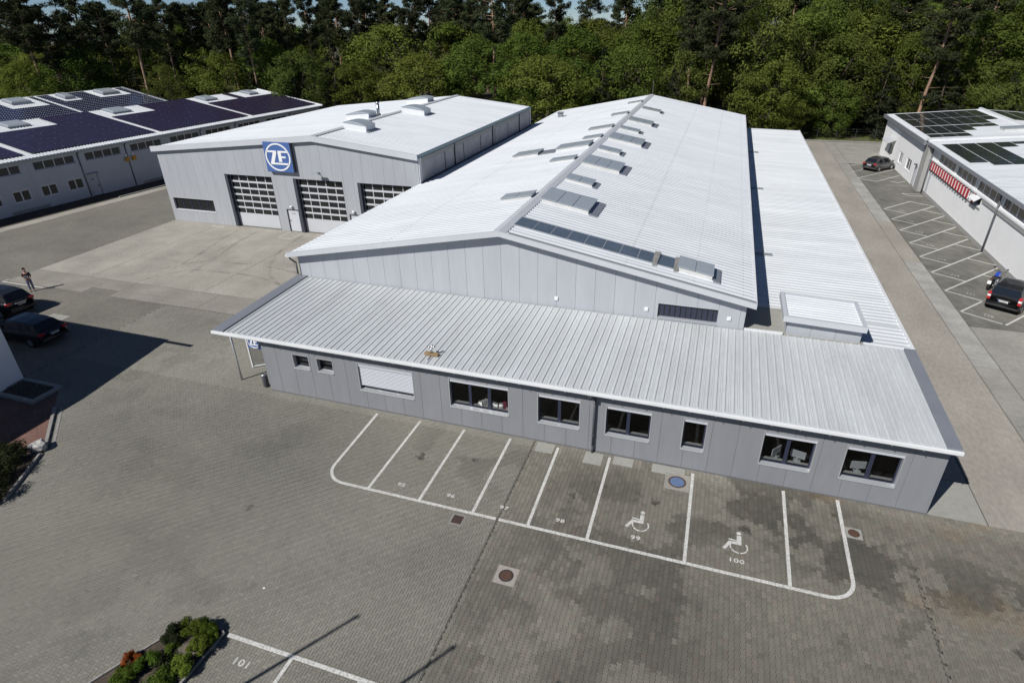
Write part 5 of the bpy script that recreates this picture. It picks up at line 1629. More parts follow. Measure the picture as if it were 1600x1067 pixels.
ribbed(WRB2, 54.4, 74.2, 51.2, 62.2, 0.45, 0.03, 0.3, 0.55).build('roof_sheet', M['low_roof'], rh)
MB().box(40.72, 40.94, 53.6, 74.3, 4.62, 5.02).build('gutter', M['zinc'], rh)
MB().hexa([WRB(54.4, 51.1, 0.0), WRB(74.2, 51.1, 0.0), WRB(74.2, 51.35, 0.0), WRB(54.4, 51.35, 0.0), WRB(54.4, 51.1, 0.2), WRB(74.2, 51.1, 0.2), WRB(74.2, 51.35, 0.2), WRB(54.4, 51.35, 0.2)]).build('ridge_cap', M['white_trim'], rh)
WRW = lambda u, d, z: (41.3 - d, u, z)
fo_ = [(58.1, 60.3, 0.9, 2.2), (62.2, 64.0, 0.9, 2.2), (67.4, 69.8, 0.9, 2.2), (55.3, 56.4, 0.0, 2.1)]
wall(rh, WRW, 54.6, 74.0, 0.0, lambda u: 4.75, fo_, [65.2], M['white_wall'], core_m=M['pipe'], proud=0.02, gap=0.16)
for a, b, c, d in fo_[:3]:
    window(rh, WRW, a, b, c, d, 2, rec=0.1, fw=0.08, surround=M['white_trim'], frame=M['white_trim'], glass=M['shade_glass'], mull=0.1)
MB().mbox(WRW, 55.35, 56.35, -0.1, -0.03, 0.02, 2.08).build('door', M['cool_wall'], rh)
MB().mbox(WRW, 55.6, 55.9, 0.02, 0.3, 2.2, 2.32).build('wall_lamp', M['pipe'], rh)
MB().hexa([WRW(66.9, 0.02, 2.9), WRW(70.2, 0.02, 2.9), WRW(70.2, 0.95, 2.5), WRW(66.9, 0.95, 2.5), WRW(66.9, 0.02, 2.94), WRW(70.2, 0.02, 2.94), WRW(70.2, 0.97, 2.54), WRW(66.9, 0.97, 2.54)]).build('awning', M['trim'], rh)
MB().box(41.16, 41.65, 53.0, 54.58, 0, 4.75).build('corner_pier', M['grey_wall'], rh)
MB().mbox(WRW, 54.6, 74.05, 0.02, 0.06, 4.25, 4.76).build('frieze', M['grey_wall'], rh)
MB().box(41.3, 62, 73.86, 74.0, 0, 5.0).build('outer_wall', M['white_wall'], rh)
# solar panels as single modules
pvp = None


def module(Wf, u, v, du, dv_, parent):
    global pvp
    p = [Wf(u + a * du, v + b_ * dv_, 0.032) for a, b_ in ((0.065, 0.012), (0.935, 0.012), (0.935, 0.988), (0.065, 0.988))]
    c = Vector(p[0])
    if pvp is None or pvp[1] != (Wf, du, dv_):
        q = MB().hexa([tuple(Vector(x) - c) for x in p] + [tuple(Vector(x) - c + Vector((0, 0, 0.02))) for x in p])
        me_o = q.build('solar_panel', M['pv_dark'], None)
        me_o.parent = parent
        pvp = (me_o, (Wf, du, dv_))
        o = me_o
    else:
        o = bpy.data.objects.new('solar_panel', pvp[0].data)
        COL.objects.link(o)
        o.parent = parent
    o.location = c - ORG[parent.name]
    return o


lim = lambda v: 55.2 if v < 45.3 else (58.8 if v < 46.6 else (60.6 if v < 49.2 else 65.0))
v = 41.7
while v + 1.24 <= 51.0:
    u = 73.5
    k = 0
    while u - 0.64 > lim(v):
        module(WRB, u - 0.62, v, 0.61, 1.24, rh)
        u -= 0.64
        k += 1
        if k % 8 == 0: u -= 0.22
    v += 1.275
v = 51.7
while v < 60:
    u = 73.5
    while u > 66:
        module(WRB2, u - 1.2, v, 1.18, 1.7, rh)
        u -= 1.22
    v += 1.8
lim2 = lambda v: 42.4 if v < 43.0 else (41.4 if v < 45.8 else (48.6 if v < 47.2 else 50.2))
v = 41.75
while v < 56:
    u = 51.7
    while u - 0.64 > lim2(v):
        module(WRF, u - 0.62, v, 0.61, 1.36, rh)
        u -= 0.64
    v += 1.42
rooflight(rh, lambda u, v, h: WRB(v, u, h), 48.6, 51.0, 57.2, 58.6, 0.3, 2, M['sky_glass'], M['curb'])
rooflight(rh, lambda u, v, h: WRF(v, u, h), 46.5, 50.0, 30.5, 32.4, 0.3, 2, M['sky_glass'], M['curb'])
# row of red and white boards on the wall below the windows
bd = MB()
bd.hexa([(-0.05, -0.27, 0), (0.0, -0.27, 0), (0.0, 0.27, 0), (-0.05, 0.27, 0), (-0.05, -0.27, 0.82), (0.0, -0.27, 0.82), (0.0, 0.27, 0.82), (-0.05, 0.27, 0.82)])
bsrc = None
for i in range(18):
    if i == 16: continue
    y = 51.6 - i * 0.77
    t_ = thing('red_board', '%s red and white board along the white hall wall below the window band' % (['leftmost', 'second', 'third', 'fourth', 'fifth', 'sixth', 'seventh', 'eighth', 'ninth', 'tenth', 'eleventh', 'twelfth', 'thirteenth', 'fourteenth', 'fifteenth', 'sixteenth', '', 'last detached'][i]), 'board', (RXW - 0.13, y, 2.58), 0, 'red boards on the white hall', local=True)
    if bsrc is None:
        a_ = MB().hexa([(-0.06, -0.16, 0.02), (0.0, -0.16, 0.02), (0.0, 0.34, 0.02), (-0.06, 0.34, 0.02), (-0.06, -0.22, 0.78), (0.0, -0.22, 0.78), (0.0, 0.28, 0.78), (-0.06, 0.28, 0.78)]).build('face', M['red'], t_)
        c_ = MB().hexa([(-0.05, -0.25, 0.02), (0.0, -0.25, 0.02), (0.0, -0.17, 0.02), (-0.05, -0.17, 0.02), (-0.05, -0.31, 0.74), (0.0, -0.31, 0.74), (0.0, -0.23, 0.74), (-0.05, -0.23, 0.74)]).build('edge_strip', M['sign_white'], t_)
        d_ = MB().box(-0.12, 0.1, -0.16, 0.16, -0.05, 0.02).build('bracket', M['black'], t_)
        e_ = MB().box(-0.08, 0.1, -0.34, -0.12, 0.78, 0.84).build('bracket', M['black'], t_)
        bsrc = (a_, c_, d_, e_)
    else:
        for s_ in bsrc: inst(s_, s_.name.split('.')[0], t_)

# ================================================================== office block at the left edge (casts the big shadow)
ob = thing('corner_office', 'white rendered office corner at the left edge with gravel planter at its foot', 'building', (-14, -4, 0))
foot = [(-13.55, -3.15), (-12.6, -9.6), (-12.5, -15.0), (-32, -15.0), (-32, -3.0)]
n = len(foot)
wb = MB()
for i in range(n):
    a, b = foot[i], foot[(i + 1) % n]
    wb.quad((a[0], a[1], 0), (b[0], b[1], 0), (b[0], b[1], 6.6), (a[0], a[1], 6.6))
wb.build('wall', M['white_wall'], ob)
MB().prism(foot, lambda p, t_: (p[0], p[1], t_), 6.6, 6.72).build('roof', M['trim'], ob)
MB().prism([(-13.5, -3.9), (-13.42, -4.6), (-13.52, -4.6), (-13.6, -3.9)], lambda p, t_: (p[0], p[1], t_), 0, 6.5).build('corner_pilaster', M['cool_wall'], ob)
MB().box(-13.6, -11.5, -3.42, -3.27, 6.58, 6.72).build('roof_beam', M['trim'], ob)
# ================================================================== planter, path, boulder, bed edging
pl = thing('gravel_planter', 'square concrete edged planter of dark gravel beside the white office corner', 'planter', (-12.0, -3.9, 0))
PX0, PX1, PY0, PY1 = -13.5, -10.7, -4.75, -3.12
e = MB()
e.box(PX0, PX1, PY0, PY0 + 0.2, 0, 0.16).box(PX0, PX1, PY1 - 0.2, PY1, 0, 0.16).box(PX1 - 0.2, PX1, PY0 + 0.2, PY1 - 0.2, 0, 0.16).box(PX0, PX0 + 0.1, PY0 + 0.2, PY1 - 0.2, 0, 0.16)
e.build('kerb', M['slab'], pl)
MB().box(PX0 + 0.1, PX1 - 0.2, PY0 + 0.2, PY1 - 0.2, 0, 0.08).build('soil', M['soil'], pl)
gr = MB()
for i in range(420):
    x, y = random.uniform(PX0 + 0.15, PX1 - 0.25), random.uniform(PY0 + 0.25, PY1 - 0.25)
    s = random.uniform(0.02, 0.06)
    gr.tube((x, y, 0.07), (x, y, 0.09 + s), s, s * 0.5, 5)
gr.build('gravel', M['dry'], pl, kind='stuff')

path = struct(MB().add([(-10.7, -3.4, 0.004), (-9.25, -4.75, 0.004), (-6.55, -7.35, 0.004), (-8.5, -8.6, 0.004), (-30, -8.6, 0.004), (-13.6, -3.4, 0.004)][:5] + [(-30, -4.8, 0.004), (-13.4, -4.8, 0.004), (-10.7, -4.8, 0.004)], [(0, 1, 2, 3, 4, 5, 6, 7)]).build('red_path', M['red_paver']))
p0, p1 = Vector((-9.2, -4.62)), Vector((-6.35, -7.28))
t = (p1 - p0).normalized()
nn = Vector((-t.y, t.x))
L_ = (p1 - p0).length
for i in range(5):
    a, b = p0 + t * (L_ * i / 5 + 0.01), p0 + t * (L_ * (i + 1) / 5 - 0.01)
    q = MB()
    for o0, o1, z in ((-0.02, -0.16, 0.10), (0.14, 0.26, 0.012)):
        pts = [a + nn * o0, b + nn * o0, b + nn * o1, a + nn * o1]
        q.hexa([(p.x, p.y, -0.02) for p in pts] + [(p.x, p.y, z) for p in pts])
    q.build('kerb_stone', M['kerb'], path)


def icoblob(name, c, r, sq, m, seed, sub=2):
    import bmesh
    bm = bmesh.new()
    bmesh.ops.create_icosphere(bm, subdivisions=sub, radius=1)
    rr = random.Random(seed)
    ph = [rr.uniform(0, 6) for _ in range(6)]
    for v in bm.verts:
        k = 1 + 0.16 * math.sin(3 * v.co.x + ph[0]) + 0.13 * math.sin(4 * v.co.y + ph[1]) + 0.12 * math.sin(4.5 * v.co.z + ph[2])
        k *= 0.9 + 0.12 * round(2 * math.sin(2.2 * v.co.x + 3.1 * v.co.y + ph[3])) / 2
        v.co = Vector((v.co.x * sq[0], v.co.y * sq[1], v.co.z * sq[2])) * r * k
    me = bpy.data.meshes.new(name)
    bm.to_mesh(me)
    bm.free()
    me.materials.append(m)
    o = bpy.data.objects.new(name, me)
    COL.objects.link(o)
    o.location = c
    return o


tag(icoblob('boulder', (-6.7, -7.35, 0.2), 0.36, (1.1, 0.9, 0.8), M['stone'], 5), 'pale grey boulder at the end of the red path by the hedge', 'boulder')

# ------------------------------------------------------------------ foliage maker
def leaves(cen, rad, per, size, asp, up, seed, flat=1.0, out_c=None):
    """quads scattered in clumps -> (verts, faces)"""
    r_ = np.random.default_rng(seed)
    cen = np.asarray(cen, float)
    rad = np.asarray(rad, float)
    N = len(cen) * per
    C = np.repeat(cen, per, 0)
    Rd = np.repeat(rad, per)
    d = r_.normal(size=(N, 3))
    d /= np.linalg.norm(d, axis=1, keepdims=True)
    rr = r_.random(N) ** 0.45
    off = d * (rr * Rd)[:, None]
    off[:, 2] *= flat
    P = C + off
    nrm = d * 0.8 + r_.normal(size=(N, 3)) * 0.55
    nrm[:, 2] += up
    if out_c is not None:
        o = P - np.asarray(out_c)
        nrm += 0.5 * o / (np.linalg.norm(o, axis=1, keepdims=True) + 1e-6)
    nrm /= np.linalg.norm(nrm, axis=1, keepdims=True)
    a = np.cross(nrm, r_.normal(size=(N, 3)))
    a /= np.linalg.norm(a, axis=1, keepdims=True) + 1e-9
    b = np.cross(nrm, a)
    s = size * r_.uniform(0.6, 1.35, N)[:, None]
    a *= s
    b *= s * asp
    V = np.stack([P - a, P - b * 0.75 + a * 0.1, P + a, P + b * 0.75 + a * 0.1], 1).reshape(-1, 3)
    F = np.arange(N * 4).reshape(-1, 4)
    return V, F


def limb_mesh(b, p0, p1, r0, r1, seed, seg=4, wob=0.06):
    r_ = random.Random(seed)
    p0, p1 = Vector(p0), Vector(p1)
    L = (p1 - p0).length
    prev, pr = p0, r0
    for i in range(1, seg + 1):
        f = i / seg
        q = p0.lerp(p1, f)
        if i < seg: q += Vector((r_.uniform(-1, 1), r_.uniform(-1, 1), r_.uniform(-0.5, 0.5))) * L * wob
        rr = r0 + (r1 - r0) * f
        b.tube(prev, q, pr, rr, 7, caps=False)
        prev, pr = q, rr


def make_broad(seed, h, w_, low, m, dens=1.0):
    r_ = random.Random(seed)
    root = thing('broadleaf_tree', 'tmp', 'tree', (0, 0, 0), local=True)
    tb_ = MB()
    top = h * 0.62
    lean = (r_.uniform(-0.4, 0.4), r_.uniform(-0.4, 0.4))
    limb_mesh(tb_, (0, 0, -0.1), (lean[0], lean[1], top), h * 0.019, h * 0.006, seed, 5, 0.02)
    cen, rad = [], []
    n = int(76 * dens)
    zc = h * (low + 1) / 2
    hz = h * (1 - low) / 2
    lobes = [(r_.uniform(0, 6.28), r_.uniform(-0.5, 0.8), r_.uniform(0.75, 1.2)) for _ in range(7)]
    while len(cen) < n:
        a = r_.uniform(0, 6.283)
        zz = r_.uniform(-1, 1)
        rm = math.sqrt(max(0, 1 - abs(zz) ** 2.2))
        k = 0.82 + 0.25 * max([math.cos(a - la) * 0.5 + 0.5 - abs(zz - lz) * 0.6 for la, lz, lw in lobes])
        f = r_.uniform(0.35, 1) ** 0.5
        rr = w_ * rm * k * f * (1.0 if zz > -0.2 else 0.92)
        z = zc + hz * zz * 0.93
        p = (lean[0] * z / h + rr * math.cos(a), lean[1] * z / h + rr * math.sin(a), z)
        if any((p[0] - q[0]) ** 2 + (p[1] - q[1]) ** 2 + (p[2] - q[2]) ** 2 < (w_ * 0.17) ** 2 for q in cen): 
            if r_.random() < 0.7: continue
        cen.append(p)
        rad.append(w_ * r_.uniform(0.17, 0.34))
    for i in range(0, n, 4):
        p = Vector(cen[i])
        s = Vector((lean[0] * 0.5, lean[1] * 0.5, max(0.12 * h, min(top, p.z - 0.18 * h))))
        limb_mesh(tb_, s, p, h * 0.006, h * 0.0015, seed + i, 3, 0.05)
    tb_.build('trunk', M['bark'], root, smooth=True)
    V, F = leaves(cen, rad, 140, 0.17, 0.62, 0.45, seed, 0.8, (0, 0, zc))
    np_mesh('crown', V, F, m, root)
    return root


def make_pine(seed, h, w_, crown, lean=(0, 0), bare=0.55):
    r_ = random.Random(seed)
    root = thing('pine_tree', 'tmp', 'tree', (0, 0, 0), local=True)
    tb_ = MB()
    limb_mesh(tb_, (0, 0, -0.1), (lean[0] * 0.75, lean[1] * 0.75, h * 0.75), 0.24, 0.14, seed, 5, 0.008)
    limb_mesh(tb_, (lean[0] * 0.75, lean[1] * 0.75, h * 0.75), (lean[0], lean[1], h * 0.97), 0.14, 0.04, seed + 1, 3, 0.02)
    cen, rad = [], []
    z = h * bare
    while z < h * 0.985:
        f = (z - h * bare) / (h * (1 - bare))
        env = w_ * (0.62 + 0.75 * f) * (1 - f ** 3.0) + 0.35
        for _ in range(r_.choice([2, 3, 3, 4])):
            a = r_.uniform(0, 6.283)
            ln = env * r_.uniform(0.45, 1.1)
            c = Vector((lean[0] * z / h, lean[1] * z / h, z))
            e_ = c + Vector((math.cos(a) * ln, math.sin(a) * ln, ln * r_.uniform(0.08, 0.4)))
            limb_mesh(tb_, c, e_, 0.05, 0.015, seed + len(cen), 3, 0.05)
            for t_ in ((0.55, 0.8, 1.0) if ln > 1.2 else (0.7, 1.0)):
                q = c.lerp(e_, t_) + Vector((r_.uniform(-0.25, 0.25), r_.uniform(-0.25, 0.25), r_.uniform(0.0, 0.25)))
                cen.append(tuple(q))
                rad.append(r_.uniform(0.45, 0.85))
        z += h * (1 - bare) * r_.uniform(0.035, 0.07)
    for _ in range(5):
        cen.append((lean[0] + r_.uniform(-0.6, 0.6), lean[1] + r_.uniform(-0.6, 0.6), h * 0.97 + r_.uniform(-0.5, 0.1)))
        rad.append(0.6)
    if bare > 0.3:
        for _ in range(5):
            zz = h * bare * r_.uniform(0.55, 1)
            a = r_.uniform(0, 6.28)
            c = Vector((lean[0] * zz / h, lean[1] * zz / h, zz))
            limb_mesh(tb_, c, c + Vector((math.cos(a), math.sin(a), 0.1)) * r_.uniform(0.6, 1.6), 0.035, 0.01, seed + 99, 2)
    tb_.build('trunk', M['pine_bark'], root, smooth=True)
    V, F = leaves(cen, rad, 62, 0.26, 0.28, 0.35, seed, 0.62)
    np_mesh('crown', V, F, M['needle'], root)
    return root


def make_fir(seed, h, w_):
    r_ = random.Random(seed)
    root = thing('dark_conifer', 'tmp', 'tree', (0, 0, 0), local=True)
    tb_ = MB()
    limb_mesh(tb_, (0, 0, -0.1), (0, 0, h), 0.2, 0.02, seed, 5, 0.006)
    cen, rad = [], []
    z = h * 0.07
    while z < h:
        f = z / h
        env = w_ * (1 - f) ** 0.72 * r_.uniform(0.75, 1.1) + 0.2
        k = max(3, int(9 * (1 - f)))
        for i in range(k):
            a = r_.uniform(0, 6.283)
            ln = env * r_.uniform(0.6, 1.1)
            e_ = Vector((math.cos(a) * ln, math.sin(a) * ln, z - ln * 0.10))
            if ln > 0.8: limb_mesh(tb_, (0, 0, z), e_, 0.03, 0.01, seed + i, 2)
            for t_ in ((0.45, 0.75, 1.0) if ln > 1.4 else (0.8,)):
                cen.append((e_.x * t_ + r_.uniform(-.2, .2), e_.y * t_ + r_.uniform(-.2, .2), z + (e_.z - z) * t_ + r_.uniform(-.15, .15)))
                rad.append(r_.uniform(0.35, 0.65) * (0.6 + 0.5 * (1 - f)))
        z += h * 0.045
    tb_.build('trunk', M['bark'], root, smooth=True)
    V, F = leaves(cen, rad, 46, 0.24, 0.28, 0.1, seed, 0.6)
    np_mesh('crown', V, F, M['needle_d'], root)
    return root


BROAD = [(make_broad(101, 13, 4.6, 0.10, M['leaf_a']), 13, 4.6), (make_broad(102, 13, 4.4, 0.14, M['leaf_a'], 1.1), 13, 4.4), (make_broad(103, 14, 5.0, 0.12, M['leaf_b']), 14, 5.0), (make_broad(104, 12, 4.4, 0.08, M['leaf_a'], 0.9), 12, 4.4), (make_broad(105, 15, 5.0, 0.2, M['leaf_b'], 0.95), 15, 5.0), (make_broad(106, 14, 4.2, 0.1, M['leaf_c'], 1.0), 14, 4.2), (make_broad(107, 12, 5.0, 0.06, M['leaf_c'], 1.1), 12, 5.0)]
PINE = [(make_pine(201, 20, 3.0, 0.4, (0.4, 0.2), 0.56), 20, 3.2), (make_pine(202, 21, 3.0, 0.4, (-0.7, 0.3), 0.60), 21, 3.2), (make_pine(203, 20, 2.8, 0.4, (0.2, -0.5), 0.50), 20, 3.0), (make_pine(204, 22, 3.6, 0.4, (1.6, 0.4), 0.46), 22, 3.8)]
FIR = [(make_fir(301, 13, 3.4), 13, 3.4), (make_fir(302, 12, 3.8), 12, 3.8)]
used = set()


def plant(proto, x, y, h, w_, rz, label, group):
    o, h0, w0 = proto
    if o.name not in used:
        used.add(o.name)
        t_ = o
    else:
        t_ = copy_tree(o)
    t_.location = (x, y, -0.06)
    t_.rotation_euler = (0, 0, rz)
    t_.scale = (w_ / w0, w_ / w0, h / h0)
    tag(t_, label, 'tree', group)
    return t_


TREES = [('d',-90.5,64.0,14.0,4.8),('d',-91.0,56.5,12.4,3.8),('d',-89.9,69.6,15.3,4.8),('d',-91.1,59.8,9.7,3.2),('d',-88.3,70.0,11.6,3.6),('d',-72.5,75.2,14.0,4.8),('d',-73.8,68.2,11.2,3.0),('d',-65.2,73.9,13.0,4.1),('d',-48.1,72.4,13.0,4.8),('d',-41.7,90.8,16.6,7.4),('d',-38.0,74.4,11.4,4.3),('d',-25.2,72.3,12.7,5.3),('d',-16.6,73.9,14.5,4.8),('d',-29.8,93.3,16.7,6.1),('d',-5.4,73.5,12.3,5.7),('d',-15.1,91.5,15.0,5.2),('d',-5.4,94.1,15.3,5.2),('d',5.0,81.8,13.2,4.6),('d',5.8,96.1,16.1,6.8),('d',13.2,82.8,12.3,4.0),('d',-4.1,101.5,16.8,6.1),('d',23.8,87.0,17.6,5.8),('d',30.6,90.6,15.3,6.3),('d',26.9,81.9,11.0,4.0),('d',37.2,89.8,12.7,5.0),('d',36.0,86.0,8.2,3.3),('d',42.9,102.1,15.9,6.4),('d',47.0,92.1,12.6,4.4),('d',51.7,101.2,15.3,5.7),('d',55.4,91.9,15.0,5.2),('d',56.5,83.1,10.9,3.5),('d',52.8,86.4,9.5,3.2),('d',30.0,82.6,6.2,2.5),('d',-61.8,79.5,14.8,5.4),('d',-52.0,89.1,14.4,5.6),('s',-41.5,72.1,15.9,3.2),('s',2.2,78.3,13.2,3.2),('s',42.7,87.9,11.2,3.6),('s',49.4,84.2,12.4,4.2),('s',-73.7,74.0,13.5,3.8),('s',-90.5,67.2,14.4,4.2),('s',-82.1,69.6,10.6,3.5),('s',12.8,78.7,10.3,2.5),('s',-32.6,77.5,11.2,2.9),('s',56.2,81.1,9.9,2.6),('s',-59.6,73.4,12.0,3.2),('s',40.4,92.4,8.1,2.6),('p',-78.8,68.7,22.7,4.1),('p',-90.3,67.5,21.8,4.2),('p',-91.7,59.0,21.2,3.7),('p',-74.0,70.9,20.7,2.7),('p',-90.6,62.2,19.4,3.4),('p',-72.7,75.0,19.3,3.0),('p',-62.4,73.7,21.5,3.4),('p',-65.2,73.9,19.9,2.3),('p',-59.0,74.0,20.4,2.9),('p',-56.7,81.0,20.5,2.6),('p',-63.7,84.3,19.4,2.5),('p',-53.1,83.6,21.2,2.6),('p',-47.8,91.8,20.4,3.0),('p',-36.2,91.4,20.7,2.9),('p',-35.7,107.2,20.7,3.2),('p',-15.5,78.6,21.8,3.5),('p',-9.8,95.1,20.8,2.6),('p',-27.0,97.8,20.1,3.0),('p',-21.1,112.6,19.9,3.4),('p',17.2,83.0,23.2,4.6),('p',14.3,90.9,18.7,3.0),('p',6.9,113.3,19.8,3.6),('p',-1.0,117.3,20.0,3.5),('p',-7.9,116.1,20.2,3.5),('p',46.8,83.9,22.5,4.0),('p',46.3,101.4,19.4,3.6),('p',57.6,103.7,20.8,3.5),('p',30.9,118.7,20.3,3.7),('p',38.5,117.9,19.9,3.7),('p',-55.7,96.3,20.5,3.2),('p',-49.6,105.8,20.6,3.3),('p',-41.9,109.8,20.6,3.3),('p',-86.1,69.5,20.1,3.3),('p',-75.3,80.9,19.7,3.0)]
KIND = {'d': 'bright green broadleaf tree', 's': 'dark bushy conifer', 'p': 'tall bare trunked pine'}
ORD = ['first', 'second', 'third', 'fourth', 'fifth', 'sixth', 'seventh', 'eighth', 'ninth', 'tenth', 'eleventh', 'twelfth', 'thirteenth', 'fourteenth', 'fifteenth', 'sixteenth', 'seventeenth', 'eighteenth', 'nineteenth', 'twentieth']


def px_of(x, y):
    p = _ci @ np.array([x, y, 8.0, 1.0])
    return 800 + 934.02 * p[0] / -p[2]


def zone(px):
    if px < 230: return 'behind the striped solar roof at the left'
    if px < 520: return 'behind the purple solar roof end'
    if px < 830: return 'behind the white roof of the signed hall'
    if px < 1165: return 'behind the ridge of the long white hall'
    if px < 1385: return 'above the grass verge beyond the lane'
    return 'behind the black solar panels at the right'


cnt = {}
for k_, x, y, h, w_ in sorted(TREES, key=lambda t_: px_of(t_[1], t_[2])):
    z_ = zone(px_of(x, y))
    i = cnt.get((k_, z_), 0)
    cnt[(k_, z_)] = i + 1
    lab = '%s, %s from the left %s' % (KIND[k_], ORD[i], z_)
    r_ = random.Random(int(x * 10) + int(y * 7))
    if k_ == 'd': pr = BROAD[r_.choice([0, 1, 3, 5, 6, 5, 2, 4])]
    elif k_ == 's': pr = FIR[r_.choice([0, 1])]
    else: pr = PINE[r_.choice([0, 1, 2])] if abs(x - 17.2) > 0.2 and abs(x - 46.8) > 0.2 else PINE[3]
    rz = r_.uniform(0, 6.28) if pr is not PINE[3] else R(-20)
    plant(pr, x, y, h * (1.06 if k_ == 'p' else 1.0) * (1.12 if x > 22 and k_ == 'd' and h > 11 else 1.0), w_ * (1.15 if k_ == 'd' else 1.0), rz, lab, 'trees along the forest edge')

# the deeper forest: trees one can still tell apart only by kind
fr_ = random.Random(4242)
front = [(t_[1], t_[2]) for t_ in TREES]
deep = []
tries = 0
while len(deep) < 190 and tries < 9000:
    tries += 1
    x = fr_.uniform(-150, 95)
    y = fr_.uniform(60, 150)
    dist = math.hypot(x - 20.8, y + 21)
    lx, ly = x + 47.2, y - 20
    s_ = lx * math.sin(LA) + ly * math.cos(LA)
    n_ = -lx * math.cos(LA) + ly * math.sin(LA)
    if (s_ < 53 and n_ < 34) or (s_ < 47 and n_ < 52): continue
    if x > -60 and y < 96: continue
    if x > 22 and y < 99: continue
    if dist > 190: continue
    if any((x - a) ** 2 + (y - b_) ** 2 < 4.2 ** 2 for a, b_ in front + [(d_[0], d_[1]) for d_ in deep]): continue
    deep.append((x, y, dist))
for x, y, dist in deep:
    k_ = fr_.random()
    if k_ < (0.35 if x < -40 else 0.68):
        plant(BROAD[fr_.randrange(7)], x, y, fr_.uniform(13.5, 17.5) if x < 0 else fr_.uniform(18.5, 23.5), fr_.uniform(4.8, 6.4), fr_.uniform(0, 6.28), 'green broadleaf tree deep in the forest behind the front row', 'broadleaf trees deep in the forest')
    elif k_ < (0.5 if x < -40 else 0.78):
        plant(FIR[fr_.randrange(2)], x, y, fr_.uniform(13, 17) if x < 0 else fr_.uniform(16, 20), fr_.uniform(3.0, 4.2), fr_.uniform(0, 6.28), 'dark conifer deep in the forest behind the front row', 'conifers deep in the forest')
    else:
        plant(PINE[fr_.randrange(3)], x, y, fr_.uniform(20.0, 23.0) if x < 0 else fr_.uniform(22, 26), fr_.uniform(2.8, 3.8), fr_.uniform(0, 6.28), 'tall pine deep in the forest behind the front row', 'pines deep in the forest')

# undergrowth and fence at the verge
ug_c, ug_r = [], []
for i in range(150):
    x = fr_.uniform(-60, 75)
    y = fr_.uniform(88, 104) if x > 20 else fr_.uniform(74, 90)
    if x < 20 and y < 76 and x > -30: y += 3
    ug_c.append((x, y, fr_.uniform(0.1, 0.9)))
    ug_r.append(fr_.uniform(0.5, 1.3))
V, F = leaves(ug_c, ug_r, 110, 0.16, 0.6, 0.5, 77, 0.6)
uo = np_mesh('undergrowth', V, F, M['leaf_b'], None, kind='stuff')
tag(uo, 'low green undergrowth below the trees of the forest edge', 'undergrowth')
gv = np.random.default_rng(5)
N = 16000
gx, gy = gv.uniform(24, 72, N), 82.7 + 10 * gv.random(N) ** 1.3
keep = fbm(gx, gy, 2.5, 7, 3) > 0.44
gx, gy = gx[keep], gy[keep]
N = len(gx)
a = gv.uniform(0, 6.283, N)
hh = gv.uniform(0.06, 0.22, N)
ww = gv.uniform(0.015, 0.03, N)
V = np.zeros((N, 4, 3))
V[:, 0] = np.stack([gx - ww * np.cos(a), gy - ww * np.sin(a), np.full(N, -0.01)], 1)
V[:, 1] = np.stack([gx + ww * np.cos(a), gy + ww * np.sin(a), np.full(N, -0.01)], 1)
V[:, 2] = np.stack([gx + 0.4 * hh * np.sin(a) + ww * 0.4, gy - 0.4 * hh * np.cos(a), hh], 1)
V[:, 3] = np.stack([gx + 0.4 * hh * np.sin(a) - ww * 0.4, gy - 0.4 * hh * np.cos(a), hh], 1)
go = np_mesh('grass_blades', V.reshape(-1, 3), np.arange(N * 4).reshape(-1, 4), M['bush'], None, kind='stuff')
tag(go, 'short patchy grass on the verge at the forest edge', 'grass')
fe = thing('wire_fence', 'thin wire fence with slim posts along the grass verge', 'fence', (44, 83.4, 0))
x = 24.0
while x < 66:
    MB().tube((x, 83.4, 0), (x, 83.4, 1.75), 0.022, 0.022, 6).build('post', M['pipe'], fe)
    x += 2.6
wr = MB()
for z in (0.25, 0.6, 0.95, 1.3, 1.65): wr.tube((24, 83.4, z), (64.6, 83.4, z), 0.006, 0.006, 4)
wr.build('wire', M['pipe'], fe)


# ------------------------------------------------------------------ shrubs, hedge and bed in the foreground
def shrub(name, label, x, y, r, h, m, seed, n=14, leaf=0.03, per=190, group=None):
    n = int(n * 1.5)
    r *= 1.18
    r_ = random.Random(seed)
    t_ = thing(name, label, 'shrub', (x, y, 0), 0, group, local=True)
    cen, rad = [], []
    st = MB()
    for i in range(n):
        a = r_.uniform(0, 6.283)
        q = r * math.sqrt(r_.random()) * 0.85
        z = h * (0.35 + 0.5 * r_.random() * (1 - (q / r) ** 2) + 0.1)
        cen.append((q * math.cos(a), q * math.sin(a), z))
        rad.append(r * r_.uniform(0.25, 0.42))
        st.tube((q * 0.15 * math.cos(a), q * 0.15 * math.sin(a), 0), cen[-1], 0.012, 0.004, 5)
    V, F = leaves(cen, rad, per, leaf, 0.6, 0.5, seed, 0.75, (0, 0, h * 0.3))
    np_mesh('foliage', V, F, m, t_)
    st.build('stem', M['bark'], t_)
    return t_


